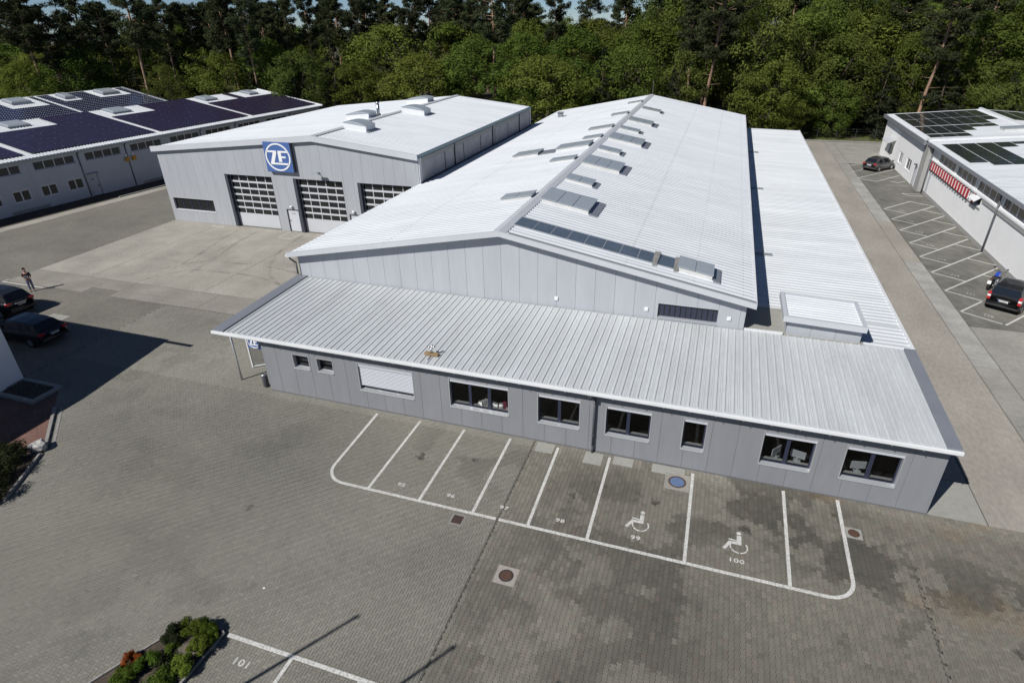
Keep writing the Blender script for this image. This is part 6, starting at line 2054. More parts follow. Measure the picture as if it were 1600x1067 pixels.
bed = thing('planting_bed', 'kerbed planting bed with dry soil at the bottom edge', 'planting bed', (7, -13.4, 0))
bp_ = [(8.12, -12.36), (7.9, -12.22), (7.3, -12.3), (6.5, -12.72), (5.85, -14.0), (5.1, -15.6), (8.05, -16.2), (8.08, -14.0)]
MB().prism(bp_, lambda p, t_: (p[0], p[1], t_), -0.02, 0.07).build('soil', M['soil'], bed)
for i in range(len(bp_)):
    a, b = Vector(bp_[i]), Vector(bp_[(i + 1) % len(bp_)])
    if i == 5: continue
    L = (b - a).length
    k_ = max(1, int(L / 0.5))
    t_ = (b - a).normalized()
    n_ = Vector((-t_.y, t_.x))
    for j in range(k_):
        p, q = a + t_ * (L * j / k_ + 0.008), a + t_ * (L * (j + 1) / k_ - 0.008)
        pts = [p, q, q + n_ * 0.07, p + n_ * 0.07]
        MB().hexa([(c.x, c.y, -0.02) for c in pts] + [(c.x, c.y, 0.11) for c in pts]).build('kerb_stone', M['kerb'], bed)
mo = []
for i in range(9):
    for j in range(9):
        pass
mound = icoblob('mulch_mound', (0, 0, 0), 0.5, (1.0, 0.75, 0.22), M['dry'], 9, 3)
mound.parent = bed
mound.location = Vector((7.35, -13.1, 0.08)) - ORG[bed.name]
shrub('shrub', 'bright green leafy shrub at the tip of the planting bed', 7.15, -12.62, 0.42, 0.55, M['bush'], 11)
shrub('shrub', 'second bright green shrub beside the tip of the bed', 7.55, -12.5, 0.3, 0.5, M['bush'], 12, 10)
shrub('shrub', 'small round yellow green shrub at the kerb corner', 7.85, -12.55, 0.2, 0.36, M['bush'], 13, 8)
shrub('shrub', 'tall green shrub along the straight kerb of the bed', 7.85, -13.05, 0.32, 0.55, M['bush'], 14, 12)
shrub('shrub', 'green shrub at the straight kerb nearest the bottom edge', 7.8, -13.6, 0.34, 0.5, M['bush'], 15, 12)
shrub('shrub', 'dark purple green shrub on the left side of the bed', 6.75, -13.0, 0.36, 0.55, M['bush_dark'], 16, 12)
shrub('shrub', 'sparse dark shrub in the middle of the bed', 7.25, -13.75, 0.38, 0.35, M['bush_dark'], 17, 12, per=70)
shrub('shrub', 'green shrub at the lower left of the bed', 6.75, -13.95, 0.32, 0.5, M['bush'], 18, 12)
shrub('shrub', 'orange red shrub at the lower left corner of the bed', 6.2, -14.0, 0.26, 0.45, M['bush_red'], 19, 10)
shrub('shrub', 'low green shrub cut by the bottom edge of the picture', 6.4, -14.5, 0.34, 0.45, M['bush'], 20, 10)
shrub('shrub', 'low bright green shrub filling the bed beside the mulch mound', 7.0, -13.35, 0.24, 0.3, M['bush'], 21, 8)
shrub('shrub', 'grey green shrub at the foot of the bed by the straight kerb', 7.5, -14.2, 0.36, 0.4, M['bush'], 22, 12)
for i, (x, y, r_, h) in enumerate(((-7.3, -8.3, 0.7, 0.75), (-8.5, -8.6, 0.7, 0.8), (-7.6, -9.0, 0.75, 0.85), (-6.6, -9.3, 0.8, 0.9), (-8.9, -9.4, 0.8, 0.9), (-5.7, -10.3, 0.8, 0.9), (-6.9, -10.4, 0.8, 0.95))):
    shrub('hedge_shrub', ['dark hedge shrub beside the boulder', 'dark hedge shrub at the end of the red path', 'dark hedge shrub behind the boulder', 'spiky dark hedge shrub at the kerb', 'dark hedge shrub at the left picture edge', 'dark hedge shrub throwing a jagged shadow on the paving', 'hedge shrub at the lower left picture edge'][i], x, y, r_, h, M['bush_dark'], 40 + i, 18, 0.05, 110, 'hedge by the red path')
hb_ = struct(MB().add([(-6.4, -7.7, 0.012), (-4.9, -10.2, 0.012), (-5.6, -11.6, 0.012), (-14, -11.6, 0.012), (-14, -8.5, 0.012), (-8.4, -8.4, 0.012)], [(0, 1, 2, 3, 4, 5)]).build('hedge_soil', M['soil']))
for i in range(6):
    a, b = Vector((-6.35, -7.65)).lerp(Vector((-4.85, -10.25)), i / 6), Vector((-6.35, -7.65)).lerp(Vector((-4.85, -10.25)), (i + 0.97) / 6)
    t_ = (b - a).normalized()
    n_ = Vector((-t_.y, t_.x)) * 0.09
    pts = [a, b, b + n_, a + n_]
    MB().hexa([(c.x, c.y, -0.02) for c in pts] + [(c.x, c.y, 0.12) for c in pts]).build('kerb_stone', M['kerb'], hb_)

# ------------------------------------------------------------------ covers and drains
def manhole(name, label, x, y, r, lid_m, ring_m, pad=None, pad_m=None):
    t_ = thing(name, label, 'manhole', (x, y, 0), 0, None, local=True)
    if pad: MB().box(-pad, pad, -pad, pad, -0.012, 0.006).build('surround', pad_m, t_)
    MB().lathe([(r, 0.0), (r, 0.010), (r * 0.8, 0.011), (r * 0.8, 0.0)], (0, 0, 0), 28).build('ring', ring_m, t_)
    MB().lathe([(r * 0.79, 0.0), (r * 0.79, 0.009), (r * 0.74, 0.0125), (0.02, 0.0125)], (0, 0, 0), 28).build('lid', lid_m, t_)
    return t_


manhole('manhole_cover', 'round rusty manhole cover in a pale square slab on the block paving', 15.77, -7.54, 0.26, M['rust'], M['iron'], 0.38, M['cover'])
manhole('manhole_cover', 'round manhole with a blue lid and rusty ring by the annex wall', 20.94, -0.97, 0.36, M['blue_lid'], M['rust'], 0.5, M['strip'])
manhole('manhole_cover', 'small rusty red cover beside the rightmost parking line', 27.33, -1.88, 0.2, M['rust'], M['rust'], 0.27, M['slab'])
dr = thing('drain_grate', 'square iron drain grate at the parking line near bay 96', 'drain', (13.13, -5.62, 0), 0, None, local=True)
MB().box(-0.27, 0.27, -0.27, 0.27, -0.012, 0.005).build('surround', M['kerb'], dr)
MB().box(-0.21, 0.21, -0.21, 0.21, 0.005, 0.007).build('frame', M['rust'], dr)
q = MB()
for i in range(7): q.box(-0.17, 0.17, -0.16 + i * 0.05, -0.135 + i * 0.05, 0.007, 0.013)
q.build('bar', M['iron'], dr)
sc_ = MB().add([(8.06, -10.55, 0.012), (8.13, -10.57, 0.03), (8.16, -10.51, 0.012), (8.1, -10.49, 0.035)], [(0, 1, 2, 3)]).build('paper_scrap', M['paper'])
tag(sc_, 'small white scrap of paper lying on the paving', 'litter')

# ------------------------------------------------------------------ flag poles just below the picture (their shadows fall into it)
for i, (x, y) in enumerate(((5.82, -19.58), (9.22, -19.61), (12.55, -19.75))):
    t_ = thing('flagpole', '%s of three white flagpoles whose shadows cross the paving' % ['left one', 'middle one', 'right one'][i], 'flagpole', (x, y, 0), 0, 'flagpoles in front of the yard', local=True)
    MB().tube((0, 0, 0), (0, 0, 10.0), 0.085, 0.05, 12).build('mast', M['white_trim'], t_, smooth=True)
    MB().lathe([(0.2, 0.0), (0.2, 0.05), (0.1, 0.25)], (0, 0, 0), 14).build('foot', M['zinc'], t_)
    MB().lathe([(0.02, 9.98), (0.07, 10.02), (0.07, 10.1), (0.02, 10.14)], (0, 0, 0), 12).build('finial', M['steel'], t_)

# ------------------------------------------------------------------ bin, roof fitting, desk items
bn = thing('litter_bin', 'dark cylindrical litter bin with steel top at the annex corner', 'bin', (-0.28, 0.2, 0), 0, None, local=True)
MB().lathe([(0.14, 0.04), (0.15, 0.06), (0.15, 0.72), (0.14, 0.74)], (0, 0, 0), 18).build('body', M['pipe'], bn, smooth=True)
MB().lathe([(0.155, 0.70), (0.155, 0.76), (0.11, 0.80), (0.10, 0.78)], (0, 0, 0), 18).build('rim', M['steel'], bn, smooth=True)
MB().lathe([(0.12, 0.0), (0.12, 0.04)], (0, 0, 0), 18).build('foot', M['black'], bn)
fx, fy = 9.55, 0.35
rf = thing('roof_fitting', 'silver branched pipe fitting on a wooden block on the annex roof', 'fitting', (fx, fy, zf_(fy) + 0.042), 0, None, local=True)
MB().box(-0.34, 0.34, -0.1, 0.1, 0.0, 0.11).build('wooden_block', M['wood'], rf, bevel=0.01)
q = MB()
q.tube((-0.02, 0, 0.11), (0.0, 0, 0.36), 0.06, 0.05, 10)
q.tube((0, 0, 0.33), (-0.2, 0.02, 0.42), 0.04, 0.035, 8)
q.tube((0, 0, 0.33), (0.18, 0.05, 0.44), 0.04, 0.035, 8)
q.tube((0, 0, 0.33), (0.02, 0.1, 0.5), 0.035, 0.03, 8)
q.tube((0.0, -0.05, 0.02), (0.0, -0.52, -0.03), 0.03, 0.03, 8)
q.build('pipe_branch', M['steel'], rf, smooth=True)


def monitor(x, label, rz=0.0, z0=1.13):
    dk = thing('desk', 'pale office desk ' + label, 'desk', (x, 1.1, 0.03), 0, 'desks in the annex', local=True)
    MB().box(-0.8, 0.8, -0.38, 0.4, 0.68, 0.71).build('top', M['inner'], dk)
    for a in (-0.74, 0.74):
        for c in (-0.32, 0.34): MB().box(a - 0.025, a + 0.025, c - 0.025, c + 0.025, 0, 0.68).build('leg', M['zinc'], dk)
    mt = thing('monitor', 'white backed monitor ' + label, 'monitor', (x + 0.1, 0.42, z0), rz, 'monitors in the annex windows', local=True)
    MB().box(-0.28, 0.28, -0.02, 0.03, 0.12, 0.46).build('screen', M['monitor'], mt, bevel=0.015)
    MB().box(-0.03, 0.03, -0.03, 0.0, 0.015, 0.2).build('stand', M['monitor'], mt)
    MB().box(-0.13, 0.13, -0.1, 0.1, 0, 0.015).build('base', M['monitor'], mt)


monitor(24.45, 'behind the left pane of the second window from the right', 0.9)
monitor(25.25, 'behind the right pane of the second window from the right', -0.25)
monitor(27.4, 'behind the rightmost annex window', 0.2)
for i in range(11):
    x = 11.9 + i * 0.125
    h = random.uniform(0.06, 0.36)
    q = MB().box(-0.09, 0.09, -0.07, 0.07, 0, h).build('paper_stack', M['paper'] if i != 9 else M['pink'])
    q.location = (x, 0.29 + random.uniform(-0.04, 0.05), 1.165)
    q.rotation_euler = (random.uniform(-.25, .25), 0, random.uniform(-.6, .6))
    q.location.z += 0.035
    tag(q, ['first', 'second', 'third', 'fourth', 'fifth', 'sixth', 'seventh', 'eighth', 'ninth', 'pink tenth', 'last'][i] + ' heap of papers from the left on the annex window sill', 'papers', 'paper heaps on the window sill')
# ================================================================== vehicles (x forward, origin on the ground at the middle)
def lerp_tab(tab, x, k):
    for a, b in zip(tab[:-1], tab[1:]):
        if a[0] <= x <= b[0]:
            f = (x - a[0]) / (b[0] - a[0])
            return a[k] + (b[k] - a[k]) * f
    return tab[0][k] if x < tab[0][0] else tab[-1][k]


def loft(sections):
    b = MB()
    n = len(sections[0])
    pts = []
    for s in sections: pts += s
    fs = []
    for i in range(len(sections) - 1):
        for j in range(n - 1):
            fs.append((i * n + j, i * n + j + 1, (i + 1) * n + j + 1, (i + 1) * n + j))
    fs.append(tuple(range(n)))
    m_ = (len(sections) - 1) * n
    fs.append(tuple(range(m_, m_ + n))[::-1])
    b.add(pts, fs)
    return b


def sym(half):
    """half section [(y, z)] from centre bottom to centre top -> full loop"""
    return [(-y, z) for y, z in half] + [(y, z) for y, z in half[::-1]]


def make_car(name, label, cat, loc, rz, L, low, gh, hwb, zb, paint, side_w, wheels, wr=0.33, rails=False, lamps='low', rim_m=None, group=None, rear_tab=True):
    t_ = thing(name, label, cat, loc, rz, group, local=True)
    X = lambda x: x - L / 2
    secs = []
    for x, z0, z1, hw in low:
        half = [(0.02, z0), (hw - 0.10, z0), (hw - 0.02, z0 + 0.10), (hw, z0 + (z1 - z0) * 0.5), (hw - 0.012, z0 + (z1 - z0) * 0.72), (hw - 0.05, z1 - 0.05), (hw - 0.13, z1), (0.02, z1 + 0.03)]
        secs.append([(X(x), y, z) for y, z in sym(half)])
    body = loft(secs).build('body', paint, t_, smooth=True, bevel=0.0)
    secs = []
    for x, zt, hwt in gh:
        half = [(0.02, zb - 0.1), (hwb, zb - 0.04), (hwt, zt - 0.05), (hwt - 0.10, zt), (0.02, zt + 0.02)]
        secs.append([(X(x), y, z) for y, z in sym(half)])
    cabin = loft(secs).build('cabin', paint, t_, smooth=False)
    # side windows
    for s in (-1, 1):
        for x0, x1, slant0, slant1 in side_w:
            def P(x, f):
                zt, hwt = lerp_tab(gh, x, 1), lerp_tab(gh, x, 2)
                return (X(x), s * (hwb + (hwt - hwb) * f + 0.012), zb - 0.04 + (zt - 0.01 - zb) * f)
            q = MB()
            k = 3
            xs_ = [x0 + (x1 - x0) * i / k for i in range(k + 1)]
            lo = [P(x, 0.14) for x in xs_]
            hi = [P(x0 + slant0 + (x1 - slant1 - x0 - slant0) * i / k, 0.86) for i in range(k + 1)]
            for i in range(k): q.quad(lo[i], lo[i + 1], hi[i + 1], hi[i])
            q.build('side_window', M['car_glass'], cabin)
    # rear window and windscreen
    for (a, b), nm, d in (((gh[0], gh[1]), 'rear_window', -1), ((gh[-1], gh[-2]), 'windscreen', 1)):
        q = MB()
        f0, f1 = 0.10, 0.90
        pts = []
        for f in (f0, f1):
            x = a[0] + (b[0] - a[0]) * f
            z = a[1] + (b[1] - a[1]) * f
            hw = (a[2] + (b[2] - a[2]) * f) - 0.06
            pts.append([(X(x) + d * 0.018, -hw, z + 0.028), (X(x) + d * 0.018, hw, z + 0.028)])
        q.quad(pts[0][0], pts[0][1], pts[1][1], pts[1][0])
        q.build(nm, M['car_glass'], cabin)
    if rails:
        for s in (-1, 1):
            pts = [(X(gh[1][0] + 0.1), s * (gh[2][2] - 0.04), gh[2][1] - 0.02), (X(gh[1][0] + 0.25), s * (gh[2][2] - 0.04), gh[2][1] + 0.05), (X(gh[-2][0] - 0.25), s * (gh[2][2] - 0.04), gh[2][1] + 0.05), (X(gh[-2][0] - 0.1), s * (gh[2][2] - 0.04), gh[2][1] - 0.02)]
            MB().path(pts, 0.02, 6).build('roof_rail', M['chrome'], cabin)
    # wheels
    for x in wheels:
        for s in (-1, 1):
            hw = lerp_tab(low, x, 3)
            MB().lathe([(wr + 0.06, -0.02), (wr + 0.06, 0.012), (wr - 0.05, 0.012)], (X(x), s * (hw - 0.006 if s > 0 else hw - 0.006), wr), 20, 'y').build('wheel_arch', M['black'], body)
            w_ = MB().lathe([(wr - 0.1, -0.11), (wr - 0.02, -0.11), (wr, -0.08), (wr, 0.08), (wr - 0.02, 0.11), (wr - 0.1, 0.11)], (X(x), s * (hw - 0.075), wr), 22, 'y').build('wheel', M['tyre'], t_, smooth=True)
            r_ = MB()
            r_.lathe([(wr * 0.62, -0.01), (wr * 0.66, 0.01), (wr * 0.58, 0.012), (0.05, 0.012)] if s > 0 else [(wr * 0.62, 0.01), (wr * 0.66, -0.01), (wr * 0.58, -0.012), (0.05, -0.012)], (X(x), s * (hw + 0.034), wr), 16, 'y')
            r_.build('rim', rim_m or M['rim'], w_)
    # rear: lamps, plate, bumper strip
    z1 = low[2][2]
    hwr = low[1][3]
    for s in (-1, 1):
        if lamps == 'tall':
            y0, y1 = s * (hwr - 0.17), s * (hwr + 0.015)
            for za, zc, m_ in ((z1 - 0.02, z1 + 0.17, M['red_lamp']), (z1 - 0.17, z1 - 0.03, M['clear_lamp']), (z1 - 0.36, z1 - 0.18, M['red_lamp'])):
                MB().box(X(0.0) - 0.015, X(0.2), min(y0, y1), max(y0, y1), za, zc).build('tail_lamp', m_, body, bevel=0.02)
        else:
            y0, y1 = s * (hwr - 0.30), s * (hwr + 0.02)
            MB().box(X(0.0) - 0.005, X(0.22), min(y0, y1), max(y0, y1), z1 - 0.20, z1 - 0.05).build('tail_lamp', M['red_lamp'], body, bevel=0.02)
        y0, y1 = s * (low[-2][3] - 0.36), s * (low[-2][3] - 0.02)
        MB().box(X(L) - 0.16, X(L) - 0.04, min(y0, y1), max(y0, y1), 0.58, 0.70).build('headlamp', M['clear_lamp'], body, bevel=0.02)
        MB().box(X(gh[-1][0] - 0.35), X(gh[-1][0] - 0.17), min(s * 0.9, s * 1.08), max(s * 0.9, s * 1.08), zb + 0.02, zb + 0.17).build('wing_mirror', paint, body, bevel=0.03)
        xm = sum(side_w[-1][:2]) / 2
        MB().box(X(xm) - 0.55, X(xm) - 0.38, min(s * (hwb + 0.05), s * (hwb + 0.1)), max(s * (hwb + 0.05), s * (hwb + 0.1)), zb - 0.14, zb - 0.11).build('door_handle', M['chrome'], body)
    zp = (low[1][1] + z1) / 2 + 0.08
    pz = MB().box(X(0.0) - 0.035, X(0.06), -0.26, 0.26, zp - 0.055, zp + 0.055).build('number_plate', M['plate'], body)
    MB().box(X(0.0) - 0.037, X(0.0), 0.215, 0.26, zp - 0.05, zp + 0.05).build('plate_band', M['plate_blue'], pz)
    for i in range(6):
        y_ = 0.17 - i * 0.068
        MB().box(X(0.0) - 0.0365, X(0.0), y_ - 0.02, y_ + 0.02, zp - 0.033, zp + 0.033).build('plate_character', M['black'], pz)
    MB().box(X(0.0) - 0.03, X(0.1), -0.36, 0.36, zp + 0.09, zp + 0.125).build('trim_strip', M['chrome'], body)
    zz = low[1][1]
    MB().box(X(0.0) - 0.045, X(0.2), -hwr + 0.02, hwr - 0.02, zz + 0.02, zz + 0.16).build('bumper', M['black'] if lamps == 'tall' else paint, body, bevel=0.03)
    return t_


EST_LOW = [(0.0, .40, .78, .74), (0.07, .33, .97, .85), (0.3, .26, 1.0, .90), (0.95, .22, .99, .92), (2.4, .20, .96, .92), (3.3, .20, .93, .91), (4.1, .24, .85, .89), (4.6, .30, .73, .82), (4.8, .40, .60, .66)]
EST_GH = [(0.12, 1.0, .76), (0.62, 1.40, .63), (1.3, 1.46, .65), (2.3, 1.47, .66), (2.9, 1.42, .64), (3.72, .97, .74)]
SUV_LOW = [(0.0, .46, .92, .78), (0.07, .40, 1.12, .88), (0.3, .34, 1.14, .92), (0.95, .30, 1.12, .94), (2.4, .28, 1.08, .94), (3.3, .28, 1.05, .93), (4.1, .30, .98, .91), (4.5, .36, .86, .84), (4.65, .44, .72, .68)]
SUV_GH = [(0.1, 1.14, .80), (0.42, 1.62, .66), (1.2, 1.70, .69), (2.2, 1.70, .69), (2.75, 1.63, .67), (3.5, 1.08, .76)]
VAN_LOW = [(0.0, .40, 1.02, .80), (0.05, .34, 1.14, .88), (0.25, .28, 1.14, .90), (0.9, .24, 1.12, .91), (2.2, .22, 1.08, .91), (2.9, .22, 1.06, .90), (3.4, .25, .98, .88), (3.72, .32, .84, .80), (3.86, .42, .68, .64)]
VAN_GH = [(0.03, 1.14, .84), (0.2, 1.74, .70), (0.9, 1.80, .72), (1.9, 1.80, .72), (2.35, 1.72, .70), (3.05, 1.08, .78)]
HAT_LOW = [(0.0, .40, .84, .74), (0.07, .34, 1.0, .84), (0.3, .26, 1.02, .88), (0.8, .22, 1.0, .89), (2.0, .20, .98, .89), (2.9, .20, .96, .88), (3.5, .24, .88, .86), (3.85, .30, .74, .78), (4.0, .40, .60, .62)]
HAT_GH = [(0.08, 1.02, .74), (0.5, 1.46, .62), (1.1, 1.54, .64), (1.9, 1.55, .65), (2.4, 1.48, .63), (3.2, .99, .72)]

make_car('parked_car', 'black estate car in the shade, its rear nearest the white office corner', 'car', (-15.85 - 2.4, 0.6, 0.0), math.pi, 4.8, EST_LOW, EST_GH, 0.85, 0.98, M['car_black'], [(0.75, 1.55, .28, .0), (1.65, 2.45, .0, .0), (2.53, 3.35, .0, .42)], (0.95, 3.85), 0.33)
make_car('parked_car', 'black tall car with roof rails parked behind the shaded estate car', 'car', (-21.9 - 2.3, 2.95, 0.0), math.pi, 4.65, SUV_LOW, SUV_GH, 0.87, 1.1, M['car_black'], [(0.6, 1.4, .2, .0), (1.5, 2.3, .0, .0), (2.38, 3.1, .0, .38)], (0.9, 3.7), 0.36, rails=True)
_van = make_car('parked_van', 'black compact van seen from behind in an angled bay by the motorcycle', 'van', (38.85 + 1.93 * 0.53, 21.1 + 1.93 * 0.848, 0.006), math.pi / 2 - R(32), 3.86, VAN_LOW, VAN_GH, 0.86, 1.1, M['car_black'], [(0.4, 1.15, .08, .0), (1.25, 1.95, .0, .0), (2.03, 2.7, .0, .36)], (0.72, 3.05), 0.31, lamps='tall', rails=True)
_van.scale = (1, 1, 0.92)
make_car('parked_car', 'grey hatchback parked by the far end of the white hall', 'car', (39.32, 63.5, 0.004), math.pi / 2 - R(43), 4.0, HAT_LOW, HAT_GH, 0.83, 1.0, M['car_grey'], [(0.55, 1.15, .25, .0), (1.23, 1.9, .0, .0), (1.97, 2.85, .0, .42)], (0.75, 3.2), 0.31)
make_car('parked_car', 'dark car rear just reaching into the left picture edge by the solar hall', 'car', (-48.9, 17.0, 0.0), R(90 + 180 + 6), 4.65, SUV_LOW, SUV_GH, 0.87, 1.1, M['car_black'], [(0.6, 1.4, .2, .0), (1.5, 2.3, .0, .0), (2.38, 3.1, .0, .38)], (0.9, 3.7), 0.36)

# ------------------------------------------------------------------ motorcycle (x forward)
mb = thing('motorcycle', 'blue tanked motorcycle standing beside the black van', 'motorcycle', (39.85, 25.62, 0.004), math.pi / 2 - R(36), None, local=True)
for x, nm in ((-0.72, 'rear'), (0.74, 'front')):
    w_ = MB().lathe([(0.20, -0.07), (0.28, -0.085), (0.31, -0.05), (0.315, 0), (0.31, 0.05), (0.28, 0.085), (0.20, 0.07)], (x, 0, 0.315), 24, 'y').build('wheel', M['tyre'], mb, smooth=True)
    MB().lathe([(0.20, -0.05), (0.21, 0.0), (0.20, 0.05), (0.03, 0.03)], (x, 0, 0.315), 16, 'y').build('rim', M['pipe'], w_)
q = MB()
q.hexa([(-0.05, -0.13, 0.78), (0.42, -0.15, 0.80), (0.42, 0.15, 0.80), (-0.05, 0.13, 0.78), (-0.02, -0.10, 0.98), (0.36, -0.12, 1.06), (0.36, 0.12, 1.06), (-0.02, 0.10, 0.98)])
q.build('tank', M['bike_blue'], mb, bevel=0.05)
MB().hexa([(-0.75, -0.11, 0.80), (-0.04, -0.13, 0.76), (-0.04, 0.13, 0.76), (-0.75, 0.11, 0.80), (-0.78, -0.09, 0.90), (-0.04, -0.11, 0.86), (-0.04, 0.11, 0.86), (-0.78, 0.09, 0.90)]).build('seat', M['black'], mb, bevel=0.03)
MB().hexa([(-1.0, -0.09, 0.80), (-0.72, -0.1, 0.78), (-0.72, 0.1, 0.78), (-1.0, 0.09, 0.80), (-1.0, -0.06, 0.90), (-0.72, -0.08, 0.92), (-0.72, 0.08, 0.92), (-1.0, 0.06, 0.90)]).build('tail', M['rust'], mb, bevel=0.02)
MB().hexa([(-1.06, -0.11, 0.52), (-1.05, -0.11, 0.52), (-1.05, 0.11, 0.52), (-1.06, 0.11, 0.52), (-1.02, -0.11, 0.74), (-1.01, -0.11, 0.74), (-1.01, 0.11, 0.74), (-1.02, 0.11, 0.74)]).build('number_plate', M['plate'], mb)
q = MB().box(-0.18, 0.28, -0.15, 0.15, 0.32, 0.62).tube((0.05, -0.2, 0.5), (0.05, 0.2, 0.5), 0.1, 0.1, 12)
q.build('engine', M['zinc'], mb, bevel=0.03)
q = MB()
q.path([(-0.72, 0.0, 0.315), (-0.3, 0.0, 0.5), (-0.1, 0, 0.75), (0.42, 0, 0.95), (0.35, 0, 0.4), (-0.2, 0, 0.35)], 0.03, 6)
q.build('bike_frame', M['pipe'], mb)
q = MB()
for s in (-0.1, 0.1): q.tube((0.74, s, 0.315), (0.46, s, 1.0), 0.028, 0.028, 8)
q.build('fork', M['steel'], mb)
q = MB().path([(0.30, -0.42, 1.12), (0.42, -0.2, 1.06), (0.44, 0.2, 1.06), (0.30, 0.42, 1.12)], 0.017, 6)
for s in (-1, 1): q.tube((0.38, s * 0.28, 1.08), (0.42, s * 0.36, 1.28), 0.01, 0.01, 5).lathe([(0.02, -0.06), (0.07, 0.0), (0.02, 0.06)], (0.41, s * 0.38, 1.29), 8)
q.build('handlebar', M['black'], mb)
MB().lathe([(0.03, -0.08), (0.09, -0.02), (0.10, 0.06), (0.02, 0.07)], (0.60, 0, 0.95), 12, 'x').build('headlamp', M['chrome'], mb, smooth=True)
MB().path([(0.15, -0.17, 0.4), (-0.3, -0.18, 0.3), (-0.85, -0.2, 0.42)], 0.05, 8).build('exhaust', M['steel'], mb, smooth=True)
MB().tube((-0.05, 0.12, 0.3), (-0.12, 0.42, 0.02), 0.014, 0.014, 6).build('side_stand', M['pipe'], mb)
MB().hexa([(0.50, -0.06, 0.62), (1.0, -0.06, 0.58), (1.0, 0.06, 0.58), (0.50, 0.06, 0.62), (0.55, -0.05, 0.66), (0.98, -0.05, 0.62), (0.98, 0.05, 0.62), (0.55, 0.05, 0.66)]).build('mudguard', M['bike_blue'], mb)


# ================================================================== person standing on the yard (faces -Y in its own frame)
def skinned(name, pts, edges, m, parent, root=0, sub=2):
    me = bpy.data.meshes.new(name)
    me.from_pydata([p[:3] for p in pts], edges, [])
    o = bpy.data.objects.new(name, me)
    link(o, parent)
    me.materials.append(m)
    sk = o.modifiers.new('skin', 'SKIN')
    sk.use_smooth_shade = True
    lay = me.skin_vertices[0].data
    for i, p in enumerate(pts):
        r_ = p[3]
        lay[i].radius = r_ if isinstance(r_, tuple) else (r_, r_)
        lay[i].use_root = (i == root)
    s = o.modifiers.new('sub', 'SUBSURF')
    s.levels = sub
    s.render_levels = sub
    return o


person = thing('person', 'person in dark top and grey blue trousers holding white papers on the yard', 'person', (-25.5, 6.02, 0), R(52), None, local=True)
S = 0.97
hand = lambda x: None
bpts = [(0, 0, .93, .14), (0, 0, 1.1, (.15, .11)), (0, 0, 1.3, (.17, .12)), (0, 0, 1.41, (.12, .09)), (0, -0.005, 1.48, .055), (0, -0.02, 1.55, .075), (0, -0.025, 1.64, .09), (0, -0.01, 1.70, .06),
        (.17, 0, 1.38, .055), (.24, -.02, 1.12, .042), (.10, -.22, 1.08, .034), (.0, -.27, 1.10, .026),
        (-.17, 0, 1.38, .055), (-.25, -.02, 1.13, .042), (-.12, -.22, 1.14, .034), (-.02, -.28, 1.16, .026),
        (.09, 0, .86, .095), (.10, .0, .50, .062), (.11, .03, .09, .045), (.12, -.10, .04, .042),
        (-.09, 0, .86, .095), (-.10, .0, .50, .062), (-.10, .03, .09, .045), (-.12, -.10, .04, .042)]
bed_ = [(0, 1), (1, 2), (2, 3), (3, 4), (4, 5), (5, 6), (6, 7), (3, 8), (8, 9), (9, 10), (10, 11), (3, 12), (12, 13), (13, 14), (14, 15), (0, 16), (16, 17), (17, 18), (18, 19), (0, 20), (20, 21), (21, 22), (22, 23)]
# fingers
for base, sx in ((11, -1), (15, 1)):
    bx_, by_, bz_ = bpts[base][:3]
    for k_, (dy, dz, ln) in enumerate(((0.012, 0.022, .075), (0.004, 0.008, .085), (-0.002, -0.006, .08), (-0.004, -0.02, .065))):
        i = len(bpts)
        bpts.append((bx_ + sx * 0.03, by_ - 0.01 + dy, bz_ + dz, .010))
        bpts.append((bx_ + sx * (0.03 + ln * 0.55), by_ - 0.022 + dy, bz_ + dz - 0.004, .009))
        bpts.append((bx_ + sx * (0.03 + ln), by_ - 0.008 + dy, bz_ + dz - 0.01, .008))
        bed_ += [(base, i), (i, i + 1), (i + 1, i + 2)]
    i = len(bpts)
    bpts.append((bx_ + sx * 0.005, by_ + 0.005, bz_ + 0.04, .011))
    bpts.append((bx_ + sx * 0.03, by_ + 0.0, bz_ + 0.065, .009))
    bed_ += [(base, i), (i, i + 1)]
skinned('body', bpts, bed_, M['skin'], person)
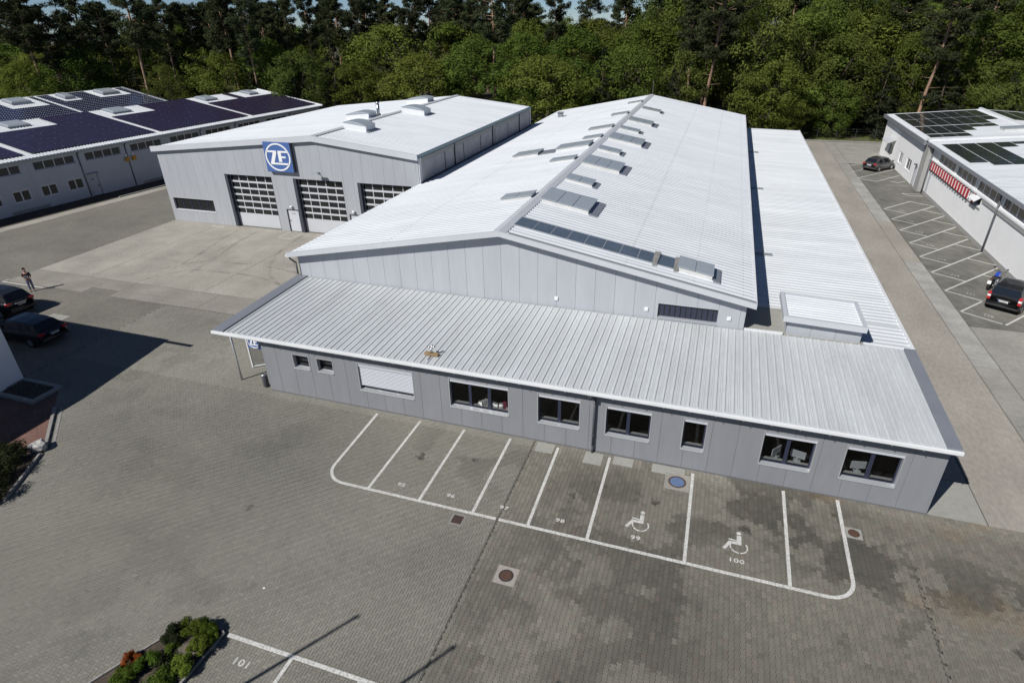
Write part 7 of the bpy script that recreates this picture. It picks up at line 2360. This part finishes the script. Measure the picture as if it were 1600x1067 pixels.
skinned('shirt', [(0, 0, .98, (.165, .125)), (0, 0, 1.12, (.175, .135)), (0, 0, 1.3, (.19, .14)), (0, 0, 1.41, (.13, .10)), (.18, 0, 1.385, .07), (.245, -.02, 1.16, .058), (-.18, 0, 1.385, .07), (-.255, -.02, 1.17, .058)],
        [(0, 1), (1, 2), (2, 3), (3, 4), (4, 5), (3, 6), (6, 7)], M['shirt'], person)
skinned('trousers', [(0, 0, .98, (.16, .125)), (.095, 0, .85, .112), (.105, 0, .5, .082), (.115, .03, .10, .068), (-.095, 0, .85, .112), (-.105, 0, .5, .082), (-.105, .03, .10, .068)], [(0, 1), (1, 2), (2, 3), (0, 4), (4, 5), (5, 6)], M['trousers'], person)
for s in (-1, 1):
    skinned('shoe', [(s * .115, .05, .05, (.05, .045)), (s * .12, -.05, .042, (.05, .04)), (s * .125, -.15, .035, (.042, .03))], [(0, 1), (1, 2)], M['black'], person, sub=1)
skinned('hair', [(0, .02, 1.72, .085), (0, .045, 1.64, .085), (0, .055, 1.52, .055), (0, -.03, 1.735, .07)], [(0, 1), (1, 2), (0, 3)], M['hair'], person)
MB().tube((0.032, -.108, 1.645), (0.032, -.118, 1.645), .012, .010, 8).tube((-0.032, -.108, 1.645), (-0.032, -.118, 1.645), .012, .010, 8).build('eye', M['hair'], person)
MB().add([(-.014, -.105, 1.60), (.014, -.105, 1.60), (0, -.135, 1.605), (0, -.108, 1.655)], [(0, 1, 2), (0, 2, 3), (1, 3, 2)]).build('nose', M['skin'], person)
MB().box(-.022, .022, -.108, -.103, 1.572, 1.580).build('mouth', M['red_lamp'], person)
for s in (-1, 1): MB().lathe([(.004, -.006), (.022, 0), (.004, .006)], (s * .088, -.015, 1.635), 8, 'x').build('ear', M['skin'], person)
pp = MB().hexa([(-.15, -.30, 1.09), (.14, -.33, 1.08), (.14, -.325, 1.08), (-.15, -.295, 1.09), (-.15, -.36, 1.33), (.14, -.39, 1.32), (.14, -.385, 1.32), (-.15, -.355, 1.33)]).build('paper_sheets', M['paper'])
pp.matrix_world = Matrix.Translation((-25.5, 6.02, 0)) @ Matrix.Rotation(R(52), 4, 'Z')
tag(pp, 'white paper sheets held by the person on the yard', 'papers')
